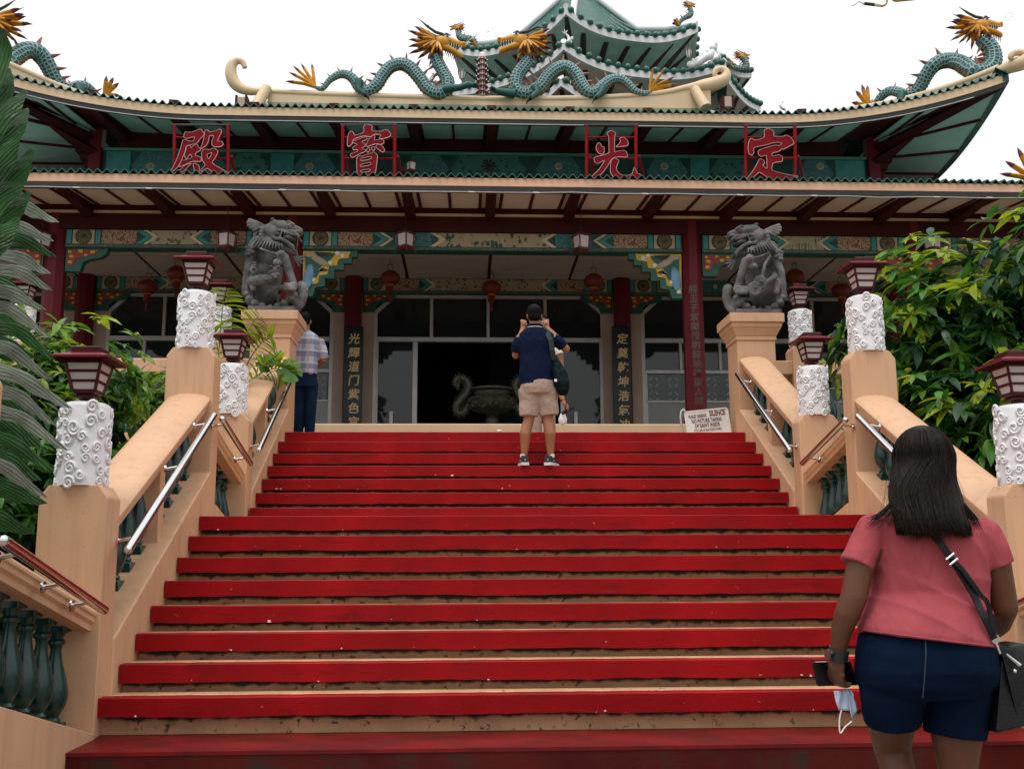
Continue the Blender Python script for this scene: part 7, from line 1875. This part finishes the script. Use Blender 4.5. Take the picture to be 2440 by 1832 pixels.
b = MB(); b.rings([ring((xc,VY,ZT+z), rx, ry, 32) for z, rx, ry in ((1.36,.085,.075),(1.31,.16,.105),(1.2,.175,.12),(1.0,.165,.13),(.82,.17,.135))]); b.tube([(xc+.16,VY,ZT+1.27),(xc+.215,VY,ZT+1.1)], [.06,.06], 14); b.tube([(xc-.16,VY,ZT+1.27),(xc-.2,VY,ZT+1.1)], [.06,.06], 14)
solid('white_shirt', b, cloth('white_cotton', (.68,.68,.66), .85, .5, 8), vis, .009)
b = MB(); b.rings([ring((xc,VY,ZT+z), rx, ry, 28) for z, rx, ry in ((.86,.15,.125),(.72,.165,.135))])
for s_ in (-1, 1): b.tube([(xc+s_*.08,VY,ZT+.76),(xc+s_*.085,VY,ZT+.45),(xc+s_*.085,VY,ZT+.06)], [.09,.08,.075], 18)
solid('trousers', b, KHAKI, vis, .009)
for s_ in (-1, 1):
    b = MB(); b.hull([(xc+s_*.085+x,VY-y_,ZT+z) for x, y_ in ((-.045,-.09),(.045,-.09),(.05,.1),(.03,.18),(-.03,.18),(-.05,.1)) for z in (.0,.07)]); obj('shoe', b, SHOE, vis)
b = MB(); b.ell(hc+Vector((0,.012,.036)), (.081,.099,.088), 16, 10); b.ell(hc+Vector((0,.05,-.01)), (.073,.06,.06), 14, 10); solid('hair', b, HAIRB, vis, .009)
b = MB(); b.lathe([(.032,-.01),(.032,.01)], tuple(vp(1341,954,-.13)), 14); obj('bracelet', b, BLACKP, vis)
p2 = thing('phone', 'phone held out by the visitor half hidden behind the photographing man', 'phone', tuple(vp(1352,980,-.2)))
b = MB(); a, c = vp(1338,986,-.2), vp(1366,970,-.24); b.tube([a, c], .02, 4, flat=.25); obj('case', b, LEATHER, p2)
pb = thing('plastic_bag', 'small white plastic bag hanging from the half hidden visitor\'s hand', 'bag', tuple(vp(1341,996,-.15)))
b = MB(); b.rings([ring(vp(1341,y,-.15), rx, ry, 20) for y, rx, ry in ((983,.02,.01),(988,.035,.025),(998,.055,.035),(1008,.05,.03),(1012,.02,.015))]); obj('bag_body', b, mat('white_plastic', (.72,.74,.75), .4, var=.06, vs=12, bump=.5, bs=30), pb, smooth=180)
# ================================================================== planting
def leaf_mat(name, col, tr=.35, rough=.35):
    m = bpy.data.materials.new(name); m.use_nodes = True
    n = m.node_tree.nodes; l = m.node_tree.links; b = n['Principled BSDF']; out = n['Material Output']
    oi = n.new('ShaderNodeObjectInfo'); geo = n.new('ShaderNodeNewGeometry'); tx = n.new('ShaderNodeTexNoise'); tx.inputs['Scale'].default_value = 6.; l.new(geo.outputs['Position'], tx.inputs['Vector'])
    r = n.new('ShaderNodeValToRGB'); r.color_ramp.elements[0].position = .3; r.color_ramp.elements[1].position = .7
    r.color_ramp.elements[0].color = tuple(c*.6 for c in col)+(1,); r.color_ramp.elements[1].color = tuple(min(1,c*1.45) for c in col)+(1,)
    l.new(tx.outputs['Fac'], r.inputs[0]); l.new(r.outputs[0], b.inputs['Base Color']); b.inputs['Roughness'].default_value = rough; b.inputs['Specular IOR Level'].default_value = .35
    t = n.new('ShaderNodeBsdfTranslucent'); l.new(r.outputs[0], t.inputs['Color'])
    mx = n.new('ShaderNodeMixShader'); mx.inputs[0].default_value = tr; l.new(b.outputs[0], mx.inputs[1]); l.new(t.outputs[0], mx.inputs[2]); l.new(mx.outputs[0], out.inputs['Surface'])
    return m
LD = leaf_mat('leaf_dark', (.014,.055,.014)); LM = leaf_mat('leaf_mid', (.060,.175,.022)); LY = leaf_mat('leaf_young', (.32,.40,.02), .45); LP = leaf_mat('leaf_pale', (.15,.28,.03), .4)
BARK = mat('bark', (.06,.045,.03), .9, var=.35, vs=12, bump=.7, bs=30)
def leaf_geo(L, W, bend=.25, fold=.18, n=5):
    """pointed leaf along +y from the origin, folded along the midrib, drooping at the tip"""
    vs = []; fs = []
    for i in range(n+1):
        t = i/n; w = W*sin(pi*min(1,t*.93+.06))**.8*(1-.25*t); y = L*t; z = -bend*L*t*t
        vs += [(-w/2, y, z+fold*w), (0, y, z), (w/2, y, z+fold*w)]
    for i in range(n):
        o = i*3; fs += [(o,o+1,o+4,o+3),(o+1,o+2,o+5,o+4)]
    return vs, fs
def leaf_mesh(name, L, W, m, bend=.25, fold=.18, n=5):
    b = MB(); b.add(*leaf_geo(L, W, bend, fold, n)); me = mesh(name, b, 180); me.materials.append(m); return me
def orient(d, roll=0.):
    d = Vector(d).normalized(); q = d.to_track_quat('Y', 'Z').to_matrix()
    return q @ Matrix.Rotation(roll, 3, 'Y')
def foliage(root, whorls, meshes_for, stuff_name, nparts, rnd, geo_for, key):
    """whorls: (pos, dir, leaves, size, kind). The leaves nearest the viewer become parts, the rest one mass per colour"""
    leaves = []
    for pos, d, nl, size, kind in whorls:
        d = Vector(d).normalized(); s1 = d.orthogonal().normalized(); s2 = d.cross(s1); a0 = rnd.uniform(0,6)
        for k in range(nl):
            a = a0+2*pi*k/nl*1.0+rnd.uniform(-.25,.25); sp = rnd.uniform(.7,1.5)
            ld = (d*rnd.uniform(.15,.7)+(s1*cos(a)+s2*sin(a))*sp+Vector((0,0,-.28))).normalized()
            leaves.append((Vector(pos)+d*rnd.uniform(-.04,.03)*size*4, ld, size*rnd.uniform(.7,1.15), kind if rnd.random() < .8 else rnd.choice(key), rnd.uniform(-.5,.5)))
    leaves.sort(key=lambda q: (q[0]-Vector((0,0,EYE))).length)
    W = wloc(root); mass = {}
    for i, (p, d, sz, kind, roll) in enumerate(leaves):
        R_ = orient(d, roll)
        if i < nparts:
            o = bpy.data.objects.new('leaf', meshes_for[kind]); link(o, root); o.matrix_local = Matrix.Translation(p-W) @ (R_.to_4x4() @ Matrix.Diagonal((sz,sz,sz,1)))
        else:
            b = mass.setdefault(kind, MB()); vs, fs = geo_for
            b.add([R_ @ (Vector(v)*sz)+p for v in vs], fs)
    for kind, b in mass.items():
        me = bpy.data.meshes.new(stuff_name); me.from_pydata([tuple(Vector(v)-W) for v in b.v], [], b.f)
        for pl in me.polygons: pl.use_smooth = True
        me.materials.append({'d':LD,'m':LM,'y':LY,'p':LP}[kind]); o = bpy.data.objects.new(stuff_name, me); link(o, root); stuff(o); LOC[o.name] = W
# ---- broad-leaved tree on the right
rnd = random.Random(11)
tr = thing('broadleaf_tree', 'bushy broad-leaved tree with yellow-green tips beside the right stairs', 'tree', (5.3, 9.9, .9))
MG = {k: leaf_mesh('leaf', 1., .40, m, .34, .10) for k, m in (('d',LD),('m',LM),('y',LY),('p',LP))}
GEO = leaf_geo(1., .40, .34, .10, 3)
wh = []
def ell_pts(c, r, n, shell=.72):
    out = []
    while len(out) < n:
        v = Vector((rnd.gauss(0,1), rnd.gauss(0,1), rnd.gauss(0,1))).normalized(); q = rnd.uniform(shell,1.0)*(1+.12*sin(v.x*7+v.z*5)+.08*sin(v.y*9+v.x*4)); out.append((Vector(c)+Vector((v.x*r[0],v.y*r[1],v.z*r[2]))*q, v, q))
    return out
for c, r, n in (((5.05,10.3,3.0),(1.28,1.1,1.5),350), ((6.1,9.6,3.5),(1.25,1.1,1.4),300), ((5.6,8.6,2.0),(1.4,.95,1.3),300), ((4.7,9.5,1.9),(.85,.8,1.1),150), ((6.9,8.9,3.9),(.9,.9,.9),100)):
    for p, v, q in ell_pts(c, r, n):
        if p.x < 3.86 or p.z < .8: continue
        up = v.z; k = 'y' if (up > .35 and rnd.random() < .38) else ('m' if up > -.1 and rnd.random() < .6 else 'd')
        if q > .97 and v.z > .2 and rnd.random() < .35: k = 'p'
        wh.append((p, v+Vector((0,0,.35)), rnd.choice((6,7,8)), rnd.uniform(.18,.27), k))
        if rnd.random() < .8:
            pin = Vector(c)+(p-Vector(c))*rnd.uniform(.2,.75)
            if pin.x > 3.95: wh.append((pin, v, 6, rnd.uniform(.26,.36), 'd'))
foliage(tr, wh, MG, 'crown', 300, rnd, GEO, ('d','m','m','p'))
b = MB(); b.tube([(5.3,9.9,.3),(5.25,9.9,1.3),(5.3,9.95,2.2),(5.2,10.1,3.3)], [.11,.09,.07,.03], 10); obj('trunk', b, BARK, tr, smooth=60)
for i, e in enumerate(((4.4,10.0,3.2),(6.2,9.5,3.6),(5.7,8.7,2.4),(4.8,9.4,2.5),(6.0,10.2,3.4),(6.8,8.9,4.2),(4.6,10.6,2.6))):
    a = Vector((5.27,9.92,1.3+.15*i)); e = Vector(e); b = MB(); b.tube([a, a.lerp(e,.5)+Vector((.05,0,-.12)), e], [.05,.032,.01], 7); obj('limb', b, BARK, tr, smooth=60)
# ---- small climbing plant in the gap between the right newels
pl = thing('climbing_plant', 'small leafy climber between the two right newel posts', 'plant', (3.92, 9.4, 1.6), 'garden shrubs')
wh = []
for i in range(34):
    p = Vector((rnd.uniform(3.75,4.0), rnd.uniform(9.0,10.4), rnd.uniform(1.7,3.05))); wh.append((p, Vector((-.5,-.6,.4)), 5, rnd.uniform(.08,.16), rnd.choice(('m','p','y','m'))))
foliage(pl, wh, MG, 'foliage', 60, rnd, GEO, ('m','p','y'))
b = MB(); b.tube([(3.95,9.5,1.0),(3.9,9.6,2.0),(3.92,9.7,3.0)], [.02,.015,.006], 6); obj('stem', b, BARK, pl)
# ---- shrubs on the left
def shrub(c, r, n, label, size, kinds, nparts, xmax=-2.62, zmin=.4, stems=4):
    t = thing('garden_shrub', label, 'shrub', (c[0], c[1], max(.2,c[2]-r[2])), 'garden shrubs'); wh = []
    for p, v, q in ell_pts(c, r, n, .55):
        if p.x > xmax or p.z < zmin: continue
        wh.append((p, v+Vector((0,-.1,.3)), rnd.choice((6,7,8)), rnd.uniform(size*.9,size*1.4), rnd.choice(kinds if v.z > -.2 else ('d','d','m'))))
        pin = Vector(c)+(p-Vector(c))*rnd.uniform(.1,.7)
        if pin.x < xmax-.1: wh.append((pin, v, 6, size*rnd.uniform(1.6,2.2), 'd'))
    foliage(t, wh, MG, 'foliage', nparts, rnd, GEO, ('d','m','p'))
    for i in range(stems):
        a = Vector((c[0]+rnd.uniform(-.2,.2), c[1]+rnd.uniform(-.2,.2), max(.1,c[2]-r[2]-.4))); e = Vector((c[0]+rnd.uniform(-.6,.6)*r[0], c[1]+rnd.uniform(-.5,.5)*r[1], c[2]+r[2]*.6)); b = MB(); b.tube([a, a.lerp(e,.5)+Vector((.05,0,0)), e], [.03,.02,.008], 6); obj('stem', b, BARK, t, smooth=60)
    return t
shrub((-3.45,8.6,2.35), (.85,.95,.85), 300, 'yellow-green shrub behind the left balustrade of the lower flight', .135, ('m','p','y','p','m'), 130)
shrub((-3.3,7.6,1.45), (.75,.8,.95), 260, 'dark green shrub low behind the front left newel post', .125, ('m','d','d','m'), 90)
shrub((-4.6,8.2,1.9), (1.1,.9,1.1), 260, 'dark shrub at the far left under the banana leaves', .14, ('d','d','m'), 70)
shrub((-3.4,6.0,.75), (.85,.8,.85), 230, 'dark low shrub at the left edge beside the steel handrail', .12, ('d','d','m'), 60, zmin=.1)
shrub((-2.98,10.3,2.5), (.36,.65,.6), 110, 'leafy shrub beside the short left newel post', .12, ('p','m','y'), 60, xmax=-2.66)
# ---- fern-like plants with upright stems beside the left lion pedestal
def fern(base, tip, n, L, label):
    t = thing('fern_plant', label, 'fern', base, 'ferns beside the left lion pedestal'); a = Vector(base); e = Vector(tip); sp = [Vector(p) for p in spline([tuple(a), tuple(a.lerp(e,.4)+Vector((0,0,.12))), tuple(a.lerp(e,.75)+Vector((0,0,.10))), tuple(e)], 6)]
    b = MB(); b.tube(sp, [.008*(1-.7*i/len(sp)) for i in range(len(sp))], 6); obj('stem', b, LP, t, smooth=60)
    for i in range(n):
        u = (i+1)/n*(len(sp)-1); k = min(int(u), len(sp)-2); p = sp[k].lerp(sp[k+1], u-k); d = (sp[k+1]-sp[k]).normalized()
        for s in (-1, 1):
            sd = d.cross(Vector((0,1,.2))).normalized()*s; ld = sd+d*.5+Vector((0,rnd.uniform(-.3,.3),-.15)); sz = L*(1-.55*abs(2*i/n-.9)**1.5)
            R_ = orient(ld, rnd.uniform(-.4,.4)); o = bpy.data.objects.new('leaflet', FL_M if i % 3 else FL_P); link(o, t); o.matrix_local = Matrix.Translation(p-a) @ (R_.to_4x4() @ Matrix.Diagonal((sz,sz,sz,1)))
    return t
FL_M = leaf_mesh('leaflet', 1., .26, LY, .35, .1, 4); FL_P = leaf_mesh('leaflet', 1., .26, LP, .35, .1, 4)
at2 = lambda x, y, Y: tuple(at(x, y, Y))
for bx_, tx_, ty_, Y_, n_, lab in ((515,535,690,10.6,13,'tall yellow-green fern frond rising beside the short left newel lamp'), (540,618,752,11.0,11,'fern frond leaning against the left pedestal cap'), (560,648,805,11.1,11,'fern frond spreading below the left pedestal cap'), (530,505,790,10.7,10,'fern frond behind the short left lantern pillar'), (575,690,890,11.3,11,'fern frond hanging over the left upper coping')):
    fern(at2(bx_, 930, Y_), at2(tx_, ty_, Y_), n_+4, .26, lab)
# ---- monstera leaf over the coping
mo = thing('monstera_plant', 'monstera leaf with split edges hanging over the left upper coping', 'plant', at2(640,900,11.35))
def monstera(c, sz, rz, tilt):
    b = MB(); out = []
    n = 40
    for i in range(n):
        a = -pi/2+2*pi*i/n; r = 1.0-.18*cos(a-pi/2)
        if .15*pi < (a+pi/2) % (2*pi) < 1.85*pi and i % 5 == 0: r *= .45
        out.append((r*.42*cos(a), 0, r*.5*sin(a)))
    b.add([(0,0,-.02)]+out, [(0, 1+i, 1+(i+1) % n) for i in range(n)])
    b.xf(Matrix.Translation(Vector(c)) @ Matrix.Rotation(rz, 4, 'Z') @ Matrix.Rotation(tilt, 4, 'X') @ Matrix.Diagonal((sz,sz,sz,1))); return b
for x_, y_, s_, rz, tl in ((690,878,.34,.3,-.5),(655,850,.26,-.4,-.7),(628,862,.24,.6,-.4)):
    p = at(x_, y_, 11.3); b = monstera(p, s_, rz, tl); o = obj('leaf', b, LM, mo); md = o.modifiers.new('s','SOLIDIFY'); md.thickness = .003
    b = MB(); b.tube([Vector(at2(600,935,11.45)), p.lerp(Vector(at2(600,935,11.45)),.5)+Vector((0,0,.10)), p], .006, 6); obj('stalk', b, LP, mo)
# ---- banana plants at the left edge, near the camera
BANF = leaf_mat('banana_blade', (.030,.105,.026), .35, .35); BANU = leaf_mat('banana_underside', (.24,.28,.22), .3, .6); 
for m_ in (BANF, BANU):     # parallel veins across each blade
    n_ = m_.node_tree.nodes; l_ = m_.node_tree.links; bs_ = n_['Principled BSDF']; uvn = n_.new('ShaderNodeUVMap'); sx_ = n_.new('ShaderNodeSeparateXYZ'); l_.new(uvn.outputs[0], sx_.inputs[0])
    wv = n_.new('ShaderNodeMath'); wv.operation = 'MULTIPLY'; l_.new(sx_.outputs['Y'], wv.inputs[0]); wv.inputs[1].default_value = 7.0
    sn = n_.new('ShaderNodeMath'); sn.operation = 'SINE'; l_.new(wv.outputs[0], sn.inputs[0]); mr2 = n_.new('ShaderNodeMapRange'); mr2.inputs[1].default_value = -1; mr2.inputs[3].default_value = .55; mr2.inputs[4].default_value = 1.15; l_.new(sn.outputs[0], mr2.inputs[0])
    src_ = bs_.inputs['Base Color'].links[0].from_socket; vm2 = n_.new('ShaderNodeVectorMath'); vm2.operation = 'SCALE'; l_.new(src_, vm2.inputs[0]); l_.new(mr2.outputs[0], vm2.inputs['Scale']); l_.new(vm2.outputs[0], bs_.inputs['Base Color'])
    bp2 = n_.new('ShaderNodeBump'); bp2.inputs['Strength'].default_value = .5; bp2.inputs['Distance'].default_value = .01; l_.new(sn.outputs[0], bp2.inputs['Height']); l_.new(bp2.outputs[0], bs_.inputs['Normal'])
RIB = mat('banana_midrib', (.16,.2,.06), .5, var=.1)
def strip_mesh(pts, wid, n=10, ripple=.004):
    """one torn strip of blade, cut obliquely so that its upper corner ends in a point"""
    sp = [Vector(p) for p in spline([tuple(p) for p in pts], n)]; vs = []; uvs = []; m = len(sp); NQ = 9
    for i, p in enumerate(sp):
        t_ = (sp[min(i+1,m-1)]-sp[max(i-1,0)]).normalized(); s_ = t_.cross(Vector((0,1,0)))
        s_ = (s_.normalized() if s_.length > .05 else Vector((0,0,1))); u = i/(m-1); w = lerp(wid[0], wid[1], min(1,u*1.1))
        cut = 1 if u < .62 else 1-1.9*((u-.62)/.38)**1.3
        for k in range(NQ):
            q = lerp(-cut, 1, k/(NQ-1)); vs.append(p+s_*w*q+Vector((0, .028*abs(q)**1.5*(1-.5*u)+ripple*sin(u*26+q*6), .004*sin(u*19+q*3)))); uvs.append((u, q*w*60))
    fs = [(i*NQ+k, i*NQ+k+1, (i+1)*NQ+k+1, (i+1)*NQ+k) for i in range(m-1) for k in range(NQ-1)]
    b = MB(); b.add(vs, fs); b.suv = uvs; return b
def banana(label, rib, strips, Y, m, wid, dy):
    R0 = [at(x, y, Y+d) for x, y, d in rib]; t = thing('banana_leaf', label, 'banana leaf', tuple(R0[0]), 'banana leaves at the left edge')
    sp = [Vector(p) for p in spline([tuple(p) for p in R0], 6)]; b = MB(); b.tube(sp, [.022*(1-.75*i/len(sp)) for i in range(len(sp))], 8); obj('midrib', b, RIB, t, smooth=60)
    strips = list(strips)+[(2*bx_-tx_+rnd.uniform(-20,20)-(tx_-bx_)*0, by_, 0, 0, 0) and (bx_-8, by_, bx_-8-(tx_-bx_)*rnd.uniform(.8,1.0), ty_+rnd.uniform(-20,40), sag) for bx_, by_, tx_, ty_, sag in strips]
    for i, (bx_, by_, tx_, ty_, sag) in enumerate(strips):
        a = at(bx_, by_, Y); e = at(tx_, ty_, Y+dy+rnd.uniform(-.12,.12)); mdl = a.lerp(e, .5)+Vector((0, rnd.uniform(-.05,.05), sag)); mm_ = m if not isinstance(m, tuple) else m[i % len(m)]
        sb_ = strip_mesh([a, mdl, e], (wid*1.15, wid*rnd.uniform(.75,1.0))); W_ = wloc(t)
        me = bpy.data.meshes.new('leaf_strip'); me.from_pydata([tuple(Vector(v)-W_) for v in sb_.v], [], sb_.f); ul = me.uv_layers.new(name='UVMap')
        for pl_ in me.polygons:
            pl_.use_smooth = True
            for li in pl_.loop_indices: ul.data[li].uv = sb_.suv[me.loops[li].vertex_index]
        me.materials.append(mm_); o_ = bpy.data.objects.new('leaf_strip', me); link(o_, t); LOC[o_.name] = W_
banana('dark green banana leaf with torn edges at the upper left edge', [(-150,820,0),(-100,560,0),(-50,280,0),(-20,60,.05)],
       [(-40,210,8,50,.02),(-70,330,42,165,.02),(-75,400,80,222,.05),(-85,470,88,268,.05),(-90,520,62,330,.06),(-95,560,96,365,.06),(-100,610,84,425,.07),(-105,650,88,470,.08),(-110,690,60,540,.06)], 4.7, BANF, .062, .1)
banana('pale underside of a torn banana leaf on the left, beside the column', [(-60,420,.1),(-60,640,.1),(-80,850,.1),(-110,1100,.1),(-140,1300,.15)],
       [(-60,480,130,540,.06),(-60,525,118,585,.05),(-60,560,122,622,.07),(-60,600,108,662,.06),(-65,640,112,700,.07),(-70,690,98,748,.05),(-75,735,110,812,.08),(-80,775,122,868,.09),(-85,830,112,915,.09),(-90,870,160,985,.07),(-95,930,120,1022,.09),(-100,970,150,1082,.08),(-105,1040,112,1130,.08),(-110,1090,100,1195,.07)], 5.0, (BANU, BANU, BANF, BANU, BANU), .036, .35)
banana('dark banana leaf hanging low at the left edge behind the newel post', [(-100,620,0),(-80,800,0),(-80,1000,0),(-110,1250,0)],
       [(-80,650,56,720,.02),(-80,730,44,790,.05),(-80,800,66,870,.03),(-80,900,76,1010,.05),(-85,980,84,1080,.06),(-90,1070,80,1160,.05),(-95,1150,96,1215,.05),(-100,1210,66,1285,.04)], 5.5, BANF, .06, .2)
bt = thing('banana_plant', 'banana stem rising at the left picture edge behind the railing', 'plant', tuple(at(-120, 1500, 5.2)))
b = MB(); p0 = at(-140,1500,5.3); b.tube([(p0.x,p0.y,.1),(p0.x+.02,p0.y,1.2),at(-110,700,5.0)], [.11,.10,.05], 12); obj('stem', b, mat('banana_stem_green', (.09,.12,.04), .6, var=.25, vs=4), bt, smooth=60)
